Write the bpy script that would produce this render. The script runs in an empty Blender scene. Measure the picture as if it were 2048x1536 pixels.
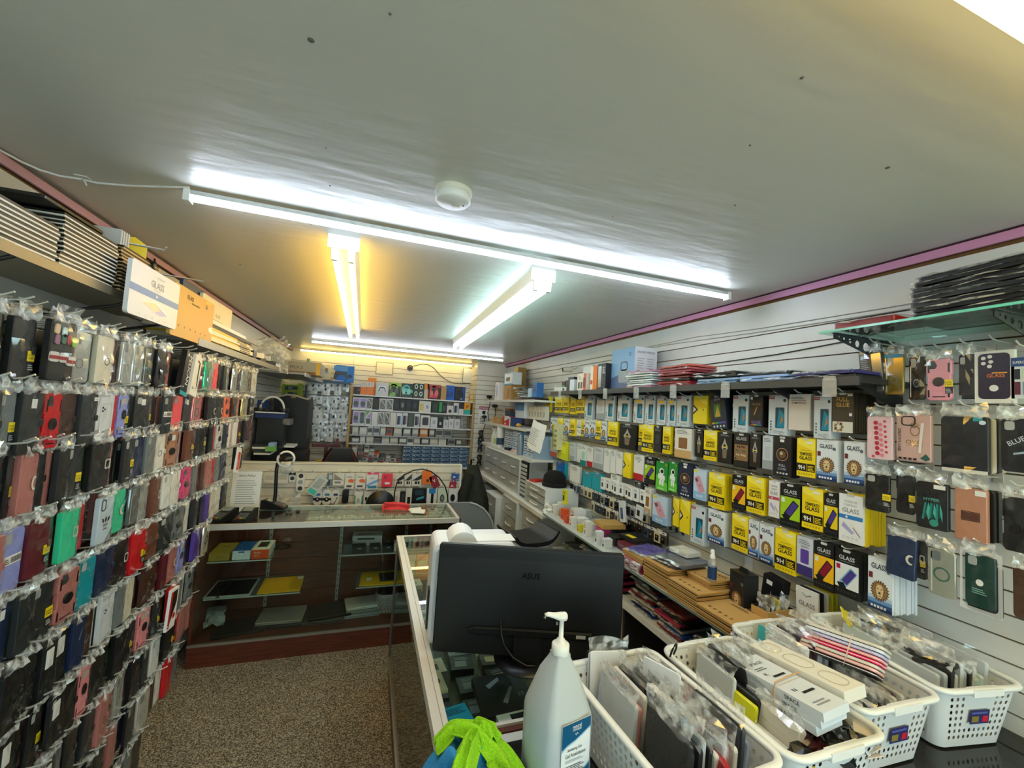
import bpy, math, random
from mathutils import Vector, Matrix, noise
R = random.Random(11)
sc = bpy.context.scene
COL = sc.collection
PI = math.pi
# ------------------------------------------------------------------ camera
CAM_Z = 1.90
F_PX = 824.16
yaw, pitch, roll = (math.radians(a) for a in (18.698, 3.5237, 3.4315))
_f = Vector((math.sin(yaw) * math.cos(pitch), math.cos(yaw) * math.cos(pitch), math.sin(pitch)))
_r = Vector((math.cos(yaw), -math.sin(yaw), 0))
_u = _r.cross(_f)
_rt = math.cos(roll) * _r + math.sin(roll) * _u
_up = -math.sin(roll) * _r + math.cos(roll) * _u
cam = bpy.data.cameras.new('camera')
cam.sensor_width = 36
cam.lens = F_PX / 2048 * 36
cam.clip_start = 0.02
camo = bpy.data.objects.new('camera', cam)
COL.objects.link(camo)
camo.matrix_world = Matrix(((_rt.x, _up.x, -_f.x, 0), (_rt.y, _up.y, -_f.y, 0), (_rt.z, _up.z, -_f.z, CAM_Z), (0, 0, 0, 1)))
sc.camera = camo
# ------------------------------------------------------------------ view, world, daylight
sc.view_settings.view_transform = 'Standard'
sc.view_settings.look = 'None'
sc.view_settings.gamma = 1
sc.view_settings.use_curve_mapping = False
sc.view_settings.exposure = 1.15
sc.cycles.transparent_max_bounces = 24
sc.cycles.max_bounces = 7
sc.cycles.diffuse_bounces = 4
sc.cycles.glossy_bounces = 3
sc.cycles.transmission_bounces = 6
sc.cycles.sample_clamp_indirect = 4
sc.cycles.caustics_reflective = False
sc.cycles.caustics_refractive = False
w = bpy.data.worlds.new('daylight')
sc.world = w
w.use_nodes = True
w.node_tree.nodes['Background'].inputs[0].default_value = (0.80, 0.90, 1.0, 1)
w.node_tree.nodes['Background'].inputs[1].default_value = 3.4
E_COOL, E_WARM, E_WHITE, E_NEAR = 20.0, 9.5, 7.5, 2.4     # tube strengths
# ------------------------------------------------------------------ sight lines of the survey: a point on a known plane of the room
def _ray(px, py):
 return _rt * ((px - 1024) / F_PX) + _up * (-(py - 768) / F_PX) + _f
def atX(px, py, X):
 d = _ray(px, py); return Vector((X, d.y * X / d.x, CAM_Z + d.z * X / d.x))
def atY(px, py, Y):
 d = _ray(px, py); return Vector((d.x * Y / d.y, Y, CAM_Z + d.z * Y / d.y))
def atZ(px, py, Z):
 d = _ray(px, py); k = (Z - CAM_Z) / d.z; return Vector((d.x * k, d.y * k, Z))
def y_along(px, X, z):
 """y of the point on the wall plane X at height z that lies on the sight line column px"""
 lo, hi = 0.3, 9.0
 for _ in range(40):
  m = (lo + hi) / 2
  p = Vector((X, m, z - CAM_Z))
  x = 1024 + F_PX * p.dot(_rt) / max(1e-6, p.dot(_f)) if p.dot(_f) > 0.01 else (-9e9 if X < 0 else 9e9)
  if (x < px) == (X < 0): lo = m
  else: hi = m
 return (lo + hi) / 2
# ------------------------------------------------------------------ materials
def lin(h):
 h = h.lstrip('#')
 if len(h) == 3: h = ''.join(c * 2 for c in h)
 o = []
 for i in (0, 2, 4):
  c = int(h[i:i + 2], 16) / 255
  o.append(c / 12.92 if c <= .04045 else ((c + .055) / 1.055) ** 2.4)
 return (*o, 1)
_M = {}
def m(col, rough=.5, metal=0.0, emit=0.0, spec=.5, coat=0.0):
 k = (col, rough, metal, emit, spec, coat)
 if k in _M: return _M[k]
 a = bpy.data.materials.new('paint_' + col.strip('#'))
 a.use_nodes = True
 b = a.node_tree.nodes['Principled BSDF']
 b.inputs['Base Color'].default_value = lin(col)
 b.inputs['Roughness'].default_value = rough
 b.inputs['Metallic'].default_value = metal
 b.inputs['Specular IOR Level'].default_value = spec
 b.inputs['Coat Weight'].default_value = coat
 if emit:
  b.inputs['Emission Color'].default_value = lin(col)
  b.inputs['Emission Strength'].default_value = emit
 _M[k] = a
 return a
def nodes_mat(name):
 a = bpy.data.materials.new(name); a.use_nodes = True
 nt = a.node_tree
 return a, nt, nt.nodes['Principled BSDF'], nt.nodes.new, nt.links.new
def film(name, white=0.0, gloss=.08, rough=.12, col='#ffffff', patchy=0.0):
 """thin clear plastic: see-through, with a sharp sheen and, where crumpled, some white"""
 a = bpy.data.materials.new(name); a.use_nodes = True
 nt = a.node_tree; nt.nodes.clear(); N = nt.nodes.new; L = nt.links.new
 out = N('ShaderNodeOutputMaterial'); tr = N('ShaderNodeBsdfTransparent'); gl = N('ShaderNodeBsdfGlossy')
 gl.inputs['Roughness'].default_value = rough
 tr.inputs['Color'].default_value = lin(col)
 lw = N('ShaderNodeLayerWeight'); lw.inputs['Blend'].default_value = .5
 pw = N('ShaderNodeMath'); pw.operation = 'POWER'; pw.inputs[1].default_value = 4.5; L(lw.outputs['Facing'], pw.inputs[0])
 fr = N('ShaderNodeMath'); fr.operation = 'MULTIPLY_ADD'; fr.inputs[1].default_value = .85 - gloss; fr.inputs[2].default_value = gloss; L(pw.outputs[0], fr.inputs[0])
 mx = N('ShaderNodeMixShader'); L(fr.outputs[0], mx.inputs[0]); L(tr.outputs[0], mx.inputs[1]); L(gl.outputs[0], mx.inputs[2])
 last = mx
 if white:
  df = N('ShaderNodeBsdfDiffuse'); df.inputs['Color'].default_value = (.85, .87, .85, 1)
  tc = N('ShaderNodeTexCoord'); nz = N('ShaderNodeTexNoise'); nz.inputs['Scale'].default_value = 34; nz.inputs['Detail'].default_value = 2
  L(tc.outputs['Object'], nz.inputs['Vector'])
  rp = N('ShaderNodeMapRange'); rp.inputs['From Min'].default_value = .42; rp.inputs['From Max'].default_value = .62
  rp.inputs['To Min'].default_value = white * (1 - patchy); rp.inputs['To Max'].default_value = white
  L(nz.outputs['Fac'], rp.inputs['Value'])
  m2 = N('ShaderNodeMixShader'); L(rp.outputs['Result'], m2.inputs[0]); L(mx.outputs[0], m2.inputs[1]); L(df.outputs[0], m2.inputs[2])
  last = m2
 L(last.outputs[0], out.inputs[0])
 return a
FILM = film('clear_bag_film', 0, .045, .07)
HEAD = film('crumpled_bag_film', .60, .16, .12, '#ffffff', .9)
FOG = film('cloudy_bag_film', .45, .12, .2)
GLASS = film('display_glass', 0, .035, .02, '#eef6f2')
GGREEN = film('green_glass_edge', 0, .04, .03, '#dcf4ec')
CLEARP = film('clear_plastic', .22, .10, .15)
def carpet_mat():
 a, nt, b, N, L = nodes_mat('loop_carpet')
 tc = N('ShaderNodeTexCoord'); vo = N('ShaderNodeTexVoronoi'); vo.inputs['Scale'].default_value = 210
 L(tc.outputs['Object'], vo.inputs['Vector'])
 rp = N('ShaderNodeValToRGB'); e = rp.color_ramp.elements
 e[0].position = .25; e[0].color = lin('#554b3c'); e[1].position = .8; e[1].color = lin('#c6bba4')
 e2 = rp.color_ramp.elements.new(.55); e2.color = lin('#90836e')
 sp = N('ShaderNodeSeparateColor'); L(vo.outputs['Color'], sp.inputs[0]); L(sp.outputs[0], rp.inputs[0])
 nz = N('ShaderNodeTexNoise'); nz.inputs['Scale'].default_value = 2.2; L(tc.outputs['Object'], nz.inputs['Vector'])
 mx = N('ShaderNodeMix'); mx.data_type = 'RGBA'; mx.blend_type = 'MULTIPLY'; mx.inputs[0].default_value = .35
 L(rp.outputs[0], mx.inputs[6]); L(nz.outputs['Fac'], mx.inputs[7]); L(mx.outputs[2], b.inputs['Base Color'])
 b.inputs['Roughness'].default_value = .95
 bp = N('ShaderNodeBump'); bp.inputs['Strength'].default_value = .7; bp.inputs['Distance'].default_value = .006
 L(vo.outputs['Distance'], bp.inputs['Height']); L(bp.outputs[0], b.inputs['Normal'])
 return a
def ceiling_mat():
 a, nt, b, N, L = nodes_mat('satin_ceiling_paint')
 tc = N('ShaderNodeTexCoord')
 b.inputs['Base Color'].default_value = lin('#cacac0')
 b.inputs['Roughness'].default_value = .36
 b.inputs['Specular IOR Level'].default_value = .7
 mp = N('ShaderNodeMapping'); mp.inputs['Scale'].default_value = (1.2, 5, 1); L(tc.outputs['Object'], mp.inputs[0])
 nz = N('ShaderNodeTexNoise'); nz.inputs['Scale'].default_value = 3; nz.inputs['Detail'].default_value = 2; L(mp.outputs[0], nz.inputs['Vector'])
 n2 = N('ShaderNodeTexNoise'); n2.inputs['Scale'].default_value = 260; L(tc.outputs['Object'], n2.inputs['Vector'])
 ad = N('ShaderNodeMath'); ad.operation = 'MULTIPLY_ADD'; ad.inputs[1].default_value = .04
 L(n2.outputs['Fac'], ad.inputs[0]); L(nz.outputs['Fac'], ad.inputs[2])
 bp = N('ShaderNodeBump'); bp.inputs['Strength'].default_value = .35; bp.inputs['Distance'].default_value = .012
 L(ad.outputs[0], bp.inputs['Height']); L(bp.outputs[0], b.inputs['Normal'])
 return a
def speckled(name, c1, c2, scale, rough, stretch=(1, 1, 1)):
 a, nt, b, N, L = nodes_mat(name)
 tc = N('ShaderNodeTexCoord'); mp = N('ShaderNodeMapping'); mp.inputs['Scale'].default_value = stretch
 nz = N('ShaderNodeTexNoise'); nz.inputs['Scale'].default_value = scale; nz.inputs['Detail'].default_value = 4
 L(tc.outputs['Object'], mp.inputs[0]); L(mp.outputs[0], nz.inputs['Vector'])
 rp = N('ShaderNodeValToRGB'); rp.color_ramp.elements[0].color = lin(c1); rp.color_ramp.elements[1].color = lin(c2)
 rp.color_ramp.elements[0].position = .3; rp.color_ramp.elements[1].position = .7
 L(nz.outputs['Fac'], rp.inputs[0]); L(rp.outputs[0], b.inputs['Base Color']); b.inputs['Roughness'].default_value = rough
 return a
CARPET = carpet_mat(); CEIL = ceiling_mat()
WOOD = speckled('reddish_brown_laminate', '#4a2013', '#6b3220', 6, .38, (1, 1, 12))
WOODP = speckled('pale_pine', '#b98a45', '#d9b06a', 8, .5, (8, 8, 1))
SLAT = speckled('white_slat_laminate', '#d3d3cd', '#dededa', 3, .42)
SLATW = speckled('cream_slat_laminate', '#d6d1c0', '#e2ddcd', 3, .45)
GROOVE = m('#6e4c22', .8)
KRAFT = m('#c49a5a', .75); KRAFTD = m('#8a6433', .8)
WHITE = m('#e9e9e6', .45); OFFW = m('#dcd8c8', .5); BLACK = m('#0b0c0e', .35); DARK = m('#1b1d1f', .45); GREYP = m('#8d9092', .5)
ALU = m('#d4d4ce', .35, .3); STEEL = m('#9b9d9e', .3, .9); WIRE = m('#d8d6cf', .35, .5); YEL = m('#f2d60c', .45); RED = m('#c01820', .4)
# ------------------------------------------------------------------ mesh builder
_TXT = {}
def text_mesh(s):
 if s in _TXT: return _TXT[s]
 key, bold = s, s[0] == '*'; s = s.lstrip('*')
 cu = bpy.data.curves.new('lettering', 'FONT'); cu.body = s; cu.align_x = 'CENTER'; cu.resolution_u = 2; cu.size = 1
 cu.offset = .019 if bold else .006
 o = bpy.data.objects.new('lettering', cu); COL.objects.link(o)
 dg = bpy.context.evaluated_depsgraph_get(); dg.update()
 me = o.evaluated_get(dg).to_mesh()
 vs = [tuple(v.co) for v in me.vertices]; fs = [tuple(p.vertices) for p in me.polygons]
 o.evaluated_get(dg).to_mesh_clear()
 bpy.data.objects.remove(o); bpy.data.curves.remove(cu)
 if vs:
  x0 = min(v[0] for v in vs); x1 = max(v[0] for v in vs); z0 = min(v[1] for v in vs); z1 = max(v[1] for v in vs)
  cx = (x0 + x1) / 2
  vs = [((v[0] - cx) / max(1e-6, x1 - x0), (v[1] - z0) / max(1e-6, z1 - z0)) for v in vs]
  r = (vs, fs, (x1 - x0) / max(1e-6, z1 - z0))
 else: r = ([], [], 1)
 _TXT[key] = r
 return r
def rrect(cx, cz, w, h, r, n=3):
 p = []
 r = min(r, w / 2 - 1e-5, h / 2 - 1e-5)
 for (sx, sz, a0) in ((1, 1, 0), (-1, 1, 90), (-1, -1, 180), (1, -1, 270)):
  for i in range(n + 1):
   a = math.radians(a0 + 90 * i / n)
   p.append((cx + sx * (w / 2 - r) + r * math.cos(a), cz + sz * (h / 2 - r) + r * math.sin(a)))
 return p
def circ(cx, cz, r, n=12):
 return [(cx + r * math.cos(2 * PI * i / n), cz + r * math.sin(2 * PI * i / n)) for i in range(n)]
class MB:
 def __init__(s): s.v = []; s.f = []; s.mi = []; s.ms = []; s.sm = []; s.T = None
 def mat(s, a):
  if a not in s.ms: s.ms.append(a)
  return s.ms.index(a)
 def add(s, vs, fs, a, smooth=False):
  o = len(s.v); i = s.mat(a)
  if s.T is not None: vs = [tuple(s.T @ Vector(v)) for v in vs]
  s.v += vs
  for f in fs: s.f.append(tuple(o + k for k in f)); s.mi.append(i); s.sm.append(smooth)
  return s
 def box(s, x0, x1, y0, y1, z0, z1, a):
  return s.add([(x0, y0, z0), (x1, y0, z0), (x1, y1, z0), (x0, y1, z0), (x0, y0, z1), (x1, y0, z1), (x1, y1, z1), (x0, y1, z1)],
                     [(0, 3, 2, 1), (4, 5, 6, 7), (0, 1, 5, 4), (1, 2, 6, 5), (2, 3, 7, 6), (3, 0, 4, 7)], a)
 def prism(s, poly, y0, y1, a, ch=0.0, smooth=False):
  """poly in x,z seen from the front (-y), counter-clockwise; front at y0; optional chamfer on the front edge"""
  n = len(poly); cx = sum(p[0] for p in poly) / n; cz = sum(p[1] for p in poly) / n
  rings = [[(x, y1, z) for x, z in poly]]
  if ch:
   rings.append([(x, y0 + ch, z) for x, z in poly])
   mx = max(abs(x - cx) for x, z in poly); mz = max(abs(z - cz) for x, z in poly)
   rings.append([(cx + (x - cx) * (1 - ch / mx), y0, cz + (z - cz) * (1 - ch / mz)) for x, z in poly])
  else: rings.append([(x, y0, z) for x, z in poly])
  vs = [p for r in rings for p in r]; fs = []
  for k in range(len(rings) - 1):
   for i in range(n):
    j = (i + 1) % n
    fs.append((k * n + i, k * n + j, (k + 1) * n + j, (k + 1) * n + i))
  s.add(vs, [tuple(reversed(f)) for f in fs], a, smooth)
  k = (len(rings) - 1) * n
  s.add([tuple(v) for v in rings[-1]], [tuple(range(n))], a)
  return s.add([tuple(v) for v in rings[0]], [tuple(reversed(range(n)))], a)
 def flat(s, poly, y, a):
  n = len(poly)
  return s.add([(x, y, z) for x, z in poly], [tuple(range(n))], a)
 def rect(s, x0, x1, z0, z1, y, a): return s.flat([(x0, z0), (x1, z0), (x1, z1), (x0, z1)], y, a)
 def frame(s, outer, inner, y, a):
  n = len(outer)
  return s.add([(x, y, z) for x, z in outer] + [(x, y, z) for x, z in inner], [(i, (i + 1) % n, n + (i + 1) % n, n + i) for i in range(n)], a)
 def text(s, t, cx, z0, h, y, a, maxw=None, rot=0, sx=1.0):
  vs, fs, asp = text_mesh(t)
  wd = asp * h * sx
  if maxw and wd > maxw: wd = maxw
  c, sn = math.cos(rot), math.sin(rot)
  out = []
  for u, q in vs:
   X, Z = u * wd, q * h
   out.append((cx + X * c - Z * sn, y, z0 + X * sn + Z * c))
  return s.add(out, fs, a)
 def lines(s, x0, x1, z0, z1, n, y, a, k=.45):
  d = (z1 - z0) / n
  for i in range(n):
   e = x1 - (x1 - x0) * (.05 + .3 * ((i * 7) % 5) / 5)
   s.rect(x0, e, z0 + i * d, z0 + i * d + d * k, y, a)
  return s
 def tube(s, pts, r, a, n=6, smooth=True):
  pts = [Vector(p) for p in pts]; vs = []; fs = []
  for i, p in enumerate(pts):
   t = (pts[min(i + 1, len(pts) - 1)] - pts[max(i - 1, 0)]).normalized()
   e = Vector((0, 0, 1)) if abs(t.z) < .9 else Vector((1, 0, 0))
   b = t.cross(e).normalized(); c = b.cross(t)
   rr = r[i] if isinstance(r, (list, tuple)) else r
   for k in range(n):
    g = 2 * PI * k / n
    vs.append(tuple(p + b * (rr * math.cos(g)) + c * (rr * math.sin(g))))
  for i in range(len(pts) - 1):
   for k in range(n):
    j = (k + 1) % n
    fs.append((i * n + k, i * n + j, (i + 1) * n + j, (i + 1) * n + k))
  s.add(vs, fs, a, smooth)
  l = (len(pts) - 1) * n
  s.add(vs[:n], [tuple(reversed(range(n)))], a)
  return s.add(vs[l:], [tuple(range(n))], a)
 def lathe(s, prof, a, n=16, c=(0, 0, 0), smooth=True, sq=0.0):
  vs = []; fs = []
  for r, z in prof:
   for k in range(n):
    g = 2 * PI * k / n; q = 1.0
    if sq: q = 1 + sq * (1 / max(abs(math.cos(g)), abs(math.sin(g))) - 1)
    vs.append((c[0] + r * q * math.cos(g), c[1] + r * q * math.sin(g), c[2] + z))
  for i in range(len(prof) - 1):
   for k in range(n):
    j = (k + 1) % n
    fs.append((i * n + k, i * n + j, (i + 1) * n + j, (i + 1) * n + k))
  s.add(vs, fs, a, smooth)
  if prof[0][0] > 1e-4: s.add(vs[:n], [tuple(reversed(range(n)))], a)
  if prof[-1][0] > 1e-4: s.add(vs[-n:], [tuple(range(n))], a)
  return s
 def sheet(s, x0, x1, z0, z1, nx, nz, y, amp, a, rnd, edge=True, bow=0.0):
  vs = []; fs = []
  for j in range(nz + 1):
   for i in range(nx + 1):
    u = i / nx; q = j / nz
    e = amp * rnd.uniform(-1, 1)
    vs.append((x0 + (x1 - x0) * u + (amp * .7 * rnd.uniform(-1, 1)), y + e - bow * math.sin(PI * u) + (.004 if edge and i in (0, nx) else 0), z0 + (z1 - z0) * q + (amp * rnd.uniform(-1, 1) if j in (0, nz) else 0)))
  for j in range(nz):
   for i in range(nx):
    k = j * (nx + 1) + i
    q = (k, k + 1, k + nx + 2, k + nx + 1)
    if rnd.random() < .5: fs += [(q[0], q[1], q[2]), (q[0], q[2], q[3])]
    else: fs += [(q[0], q[1], q[3]), (q[1], q[2], q[3])]
  return s.add(vs, fs, a)
 def mesh(s, name):
  me = bpy.data.meshes.new(name)
  me.from_pydata(s.v, [], s.f)
  for a in s.ms: me.materials.append(a)
  me.polygons.foreach_set('material_index', s.mi)
  me.polygons.foreach_set('use_smooth', s.sm)
  me.update()
  return me
# ------------------------------------------------------------------ objects
def link(name, data, parent=None):
 o = bpy.data.objects.new(name, data); COL.objects.link(o)
 if parent is not None: o.parent = parent
 return o
_LAB = {}
def tag(o, label, cat, group=None):
 if label in _LAB and not group: print('DUP LABEL', label)
 _LAB[label] = 1
 n = len(label.split())
 if n < 4 or n > 16: print('LABEL LEN', n, label)
 o['label'] = label; o['category'] = cat
 if group: o['group'] = group
 return o
def place(o, loc, rz=0, rx=0, ry=0, scale=None):
 o.location = loc; o.rotation_euler = (rx, ry, rz)
 if scale: o.scale = scale
 return o
def thing(name, label, cat, parts, loc=(0, 0, 0), rz=0, rx=0, ry=0, group=None, scale=None):
 """parts: a mesh, or a list of (name, mesh[, [(sub name, mesh)...]]). A first entry named None is the thing's own mesh."""
 if isinstance(parts, MB): parts = parts.mesh(name)
 if isinstance(parts, bpy.types.Mesh): parts = [(None, parts)]
 own = None
 if parts and parts[0][0] is None: own = parts[0][1]; parts = parts[1:]
 if isinstance(own, MB): own = own.mesh(name)
 o = link(name, own)
 tag(o, label, cat, group); place(o, loc, rz, rx, ry, scale)
 for p in parts:
  me = p[1].mesh(p[0]) if isinstance(p[1], MB) else p[1]
  c = link(p[0], me, o)
  for q in (p[2] if len(p) > 2 else ()):
   link(q[0], q[1].mesh(q[0]) if isinstance(q[1], MB) else q[1], c)
 return o
def struct(name, mb, parent=None):
 o = link(name, mb.mesh(name) if mb else None, parent)
 if parent is None: o['kind'] = 'structure'
 return o
def B(*a): return MB().box(*a)
ORD = ['first', 'second', 'third', 'fourth', 'fifth', 'sixth', 'seventh', 'eighth', 'ninth', 'tenth', 'eleventh', 'twelfth', 'thirteenth', 'fourteenth', 'fifteenth', 'sixteenth', 'seventeenth', 'eighteenth', 'nineteenth', 'twentieth'] + ['twenty-' + q for q in ('first', 'second', 'third', 'fourth', 'fifth', 'sixth', 'seventh', 'eighth', 'ninth')] + ['thirtieth'] + ['thirty-' + q for q in ('first', 'second', 'third', 'fourth', 'fifth')]
# ================================================================== room shell
XL, XR, YB, YF, ZC = -1.17, 2.03, 6.80, -2.6, 2.615
PIL_Y, PIL_X = 6.33, 1.57
PITCH = .0762
struct('floor', B(XL - .1, XR + .1, YF - .1, YB + .1, -.05, 0, CARPET))
c_ = struct('ceiling', B(XL - .1, XR + .1, YF - .1, YB + .1, ZC, ZC + .05, CEIL))
# small screw holes and filler spots left in the ceiling paint
mb = MB()
for (px, py, r) in ((622, 80, .007), (780, 27, .003), (1775, 335, .006), (1604, 155, .004), (660, 371, .003), (1470, 410, .003), (652, 295, .002), (1225, 432, .002), (480, 528, .005), (1500, 290, .003)):
 p = atZ(px, py, ZC)
 mb.lathe([(r, -.0006), (r * .5, -.003)], m('#5f5d57', .8), 8, (p.x, p.y, p.z))
link('screw_hole', mb.mesh('screw_hole'), c_)['kind'] = 'stuff'
def slat_wall(name, back, z0, z1, board, mat):
 """backing board plus one object per slat; board(za, zb) adds one slat to a builder"""
 o = struct(name, back)
 z = z0
 i = 0
 while z < z1 - .01:
  b = MB(); top = z1 if z > 2.39 and z1 > 2.5 else min(z + PITCH - .003, z1)
  board(b, z + .003, top, mat)
  if top == z1 and z1 > 2.5: z = 9
  link('slat', b.mesh('slat'), o)
  z += PITCH; i += 1
 return o
TOPZ = ZC - .055
wall_right = slat_wall('wall_right', B(XR, XR + .04, YF, PIL_Y, 0, ZC, GROOVE), 2.395 - 31 * PITCH, TOPZ, lambda b, a, z, q: b.box(XR - .012, XR, YF, PIL_Y, a, z, q), SLAT)
wall_left = slat_wall('wall_left', B(XL - .04, XL, YF, YB, 0, ZC, GROOVE), 2.395 - 31 * PITCH, TOPZ, lambda b, a, z, q: b.box(XL, XL + .012, YF, YB, a, z, q), SLAT)
wall_back = slat_wall('wall_back', B(XL, PIL_X, YB, YB + .04, 0, ZC, GROOVE), TOPZ - 32.6 * PITCH, ZC, lambda b, a, z, q: (b.box(XL, -.30, YB - .012, YB, a, z, q), b.box(-.297, PIL_X, YB - .012, YB, a, z, q)), SLATW)
pil = slat_wall('wall_pier', MB().box(PIL_X, XR, PIL_Y + .012, YB + .04, 0, ZC, GROOVE), TOPZ - 33 * PITCH, ZC,
    lambda b, a, z, q: (b.box(PIL_X, XR, PIL_Y, PIL_Y + .012, a, z, q), b.box(PIL_X - .012, PIL_X, PIL_Y, YB, a, z, q)), SLATW)
# shop front behind the camera: piers, sill and header round a wide window
wf = MB()
wf.box(XL, XL + .3, YF - .1, YF, 0, ZC, SLATW); wf.box(XR - .3, XR, YF - .1, YF, 0, ZC, SLATW)
wf.box(XL + .3, XR - .3, YF - .1, YF, 0, .5, SLATW); wf.box(XL + .3, XR - .3, YF - .1, YF, 2.4, ZC, SLATW)
struct('wall_front', wf)
wn = MB(); wn.box(XL + .3, XR - .3, YF - .06, YF - .05, .5, 2.4, GLASS)
win = struct('window_1', wn)
fr = MB()
for x in (XL + .3, .43, XR - .34): fr.box(x, x + .04, YF - .08, YF - .02, .5, 2.4, ALU)
link('window_frame', fr.mesh('window_frame'), win)
# pink trim where walls meet the ceiling
PINK = m('#cf8fb6', .45)
struct('trim_1', B(XR - .024, XR - .012, YF, PIL_Y, TOPZ + .016, ZC - .006, PINK))
struct('trim_2', B(XL + .012, XL + .022, YF, YB, TOPZ + .012, ZC - .012, m('#c79aa8', .45)))
struct('trim_3', MB().box(XR - .03, XR - .012, YF, PIL_Y, ZC - .004, ZC, m('#3a1a24', .5)))
# ================================================================== lights on the ceiling
def led_tube(name, x0, x1, y, label, col, strength, drop=.0, warm=False):
 z = ZC - drop - .012
 em = m(col, .4, 0, strength)
 parts = [('housing', B(x0, x1, y - .014, y + .014, z - .018, z - .002, m('#c9cccb', .35, .3))),
             ('diffuser', MB()), ('end_cap', B(x0 - .02, x0, y - .017, y + .017, z - .042, z, WHITE)), ('end_cap', B(x1, x1 + .02, y - .017, y + .017, z - .042, z, WHITE))]
 d = parts[1][1]
 pr = [(-.014, 0)] + [(-.014 * math.cos(PI * i / 8), -.019 * math.sin(PI * i / 8)) for i in range(1, 8)] + [(.014, 0)]
 vs = [(x, y + a, z - .0185 + b) for x in (x0 + .001, x1 - .001) for a, b in pr]
 n = len(pr)
 d.add(vs, [(i, n + i, n + i + 1, i + 1) for i in range(n - 1)], em, True)
 return thing(name, label, 'ceiling light', parts)
led_tube('led_tube_light', -.655, 1.775, 1.72, 'long cool white LED tube light crossing the ceiling near the smoke detector', '#dfecff', E_COOL)
led_tube('led_tube_light', -.73, 1.70, 5.50, 'cool white LED tube on the ceiling just in front of the rear wall', '#eaf3ff', E_COOL * .6)
led_tube('led_tube_light', -1.02, 1.52, 6.64, 'warm yellow LED tube where the rear wall meets the ceiling', '#ffe08a', E_COOL * .4)
def strip_fixture(xc, y0, y1, label, col, strength, rz=0):
 zt = ZC; h = .055
 parts = [('housing', MB())]
 g = parts[0][1]
 L = y1 - y0
 g.add([(-.06, 0, 0), (.06, 0, 0), (.045, 0, -h), (-.045, 0, -h), (-.06, L, 0), (.06, L, 0), (.045, L, -h), (-.045, L, -h)],
          [(0, 1, 2, 3), (4, 7, 6, 5), (0, 4, 5, 1), (1, 5, 6, 2), (2, 6, 7, 3), (3, 7, 4, 0)], m('#d9d8cf', .4))
 parts.append(('end_plate', MB().box(-.065, .065, -.006, 0, -h - .004, 0, WHITE).flat([(.014 * math.cos(a * PI / 4), -.024 + .014 * math.sin(a * PI / 4)) for a in range(8)], -.0066, m('#b9bcc0', .4))))
 for s in (-1, 1):
  x = s * .034
  for y in (0.0, L - .02):
   parts.append(('lamp_holder', MB().prism([(x - .016, -h), (x - .011, -h - .055), (x + .011, -h - .055), (x + .016, -h)], y, y + .02, WHITE)))
  parts.append(('tube', MB().tube([(x, .022, -h - .034), (x, L - .022, -h - .034)], .0135, m(col, .4, 0, strength), 12)))
 return thing('strip_light_fixture', label, 'ceiling light', parts, (xc, y0, zt), rz)
strip_fixture(-.165, 1.93, 4.40, 'two tube strip light glowing warm yellow on the ceiling', '#ffcf5a', E_WARM, math.radians(1.0))
strip_fixture(.775, 1.90, 4.37, 'two tube strip light glowing pale bluish white on the ceiling', '#c8eef0', E_WHITE, math.radians(-1.4))
pe = m('#ffe5a0', .4, 0, E_NEAR)
thing('panel_light', 'wide cream ceiling light panel overhead at the shop front', 'ceiling light', [('housing', B(.22, 1.92, -.26, .35, ZC - .03, ZC, m('#efe6c8', .4))), ('diffuser', MB().prism(rrect(1.07, .045, 1.64, .59, .02), 0, .047, pe))])
bpy.data.objects['diffuser.003' if 'diffuser.003' in bpy.data.objects else 'diffuser'].matrix_local = Matrix(((1, 0, 0, 0), (0, 0, 1, 0), (0, 1, 0, ZC - .078), (0, 0, 0, 1)))
sd = atZ(907, 382, ZC)
thing('smoke_detector', 'round white smoke detector on the ceiling', 'smoke detector', [
 ('base', MB().lathe([(.062, 0), (.062, -.012), (.058, -.016)], OFFW, 28)),
 ('body', MB().lathe([(.056, -.016), (.059, -.024), (.059, -.034), (.052, -.042), (.0, -.043)], WHITE, 28)),
 ('test_button', MB().lathe([(.016, -.043), (.015, -.0455), (0, -.0458)], m('#cfccc2', .5), 16, (.012, .01, 0))),
 ('indicator_lamp', MB().lathe([(.004, -.042), (.003, -.0455), (0, -.046)], m('#7a7a70', .3), 8, (.036, .0, 0)))], (sd.x, sd.y, ZC))
# cable feeding the near tube
pts = [atZ(a, b, ZC - .008) for a, b in ((378, 375), (340, 374), (300, 373), (250, 371), (195, 366), (160, 358), (120, 352), (80, 340), (40, 322), (10, 306), (-40, 280))]
thing('light_cable', 'thin white cable along the ceiling feeding the long LED tube', 'cable', MB().tube(pts, .004, WHITE, 6))
p = atZ(165, 353, ZC)
thing('cable_clip', 'clear stick-on clip holding the white cable to the ceiling', 'clip', [(None, MB().box(-.018, .018, -.012, .012, -.004, 0, OFFW).tube([(0, 0, -.003), (.004, -.006, -.012), (.012, -.004, -.02), (.015, .0, -.030)], .0035, FOG, 6))], p)
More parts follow.
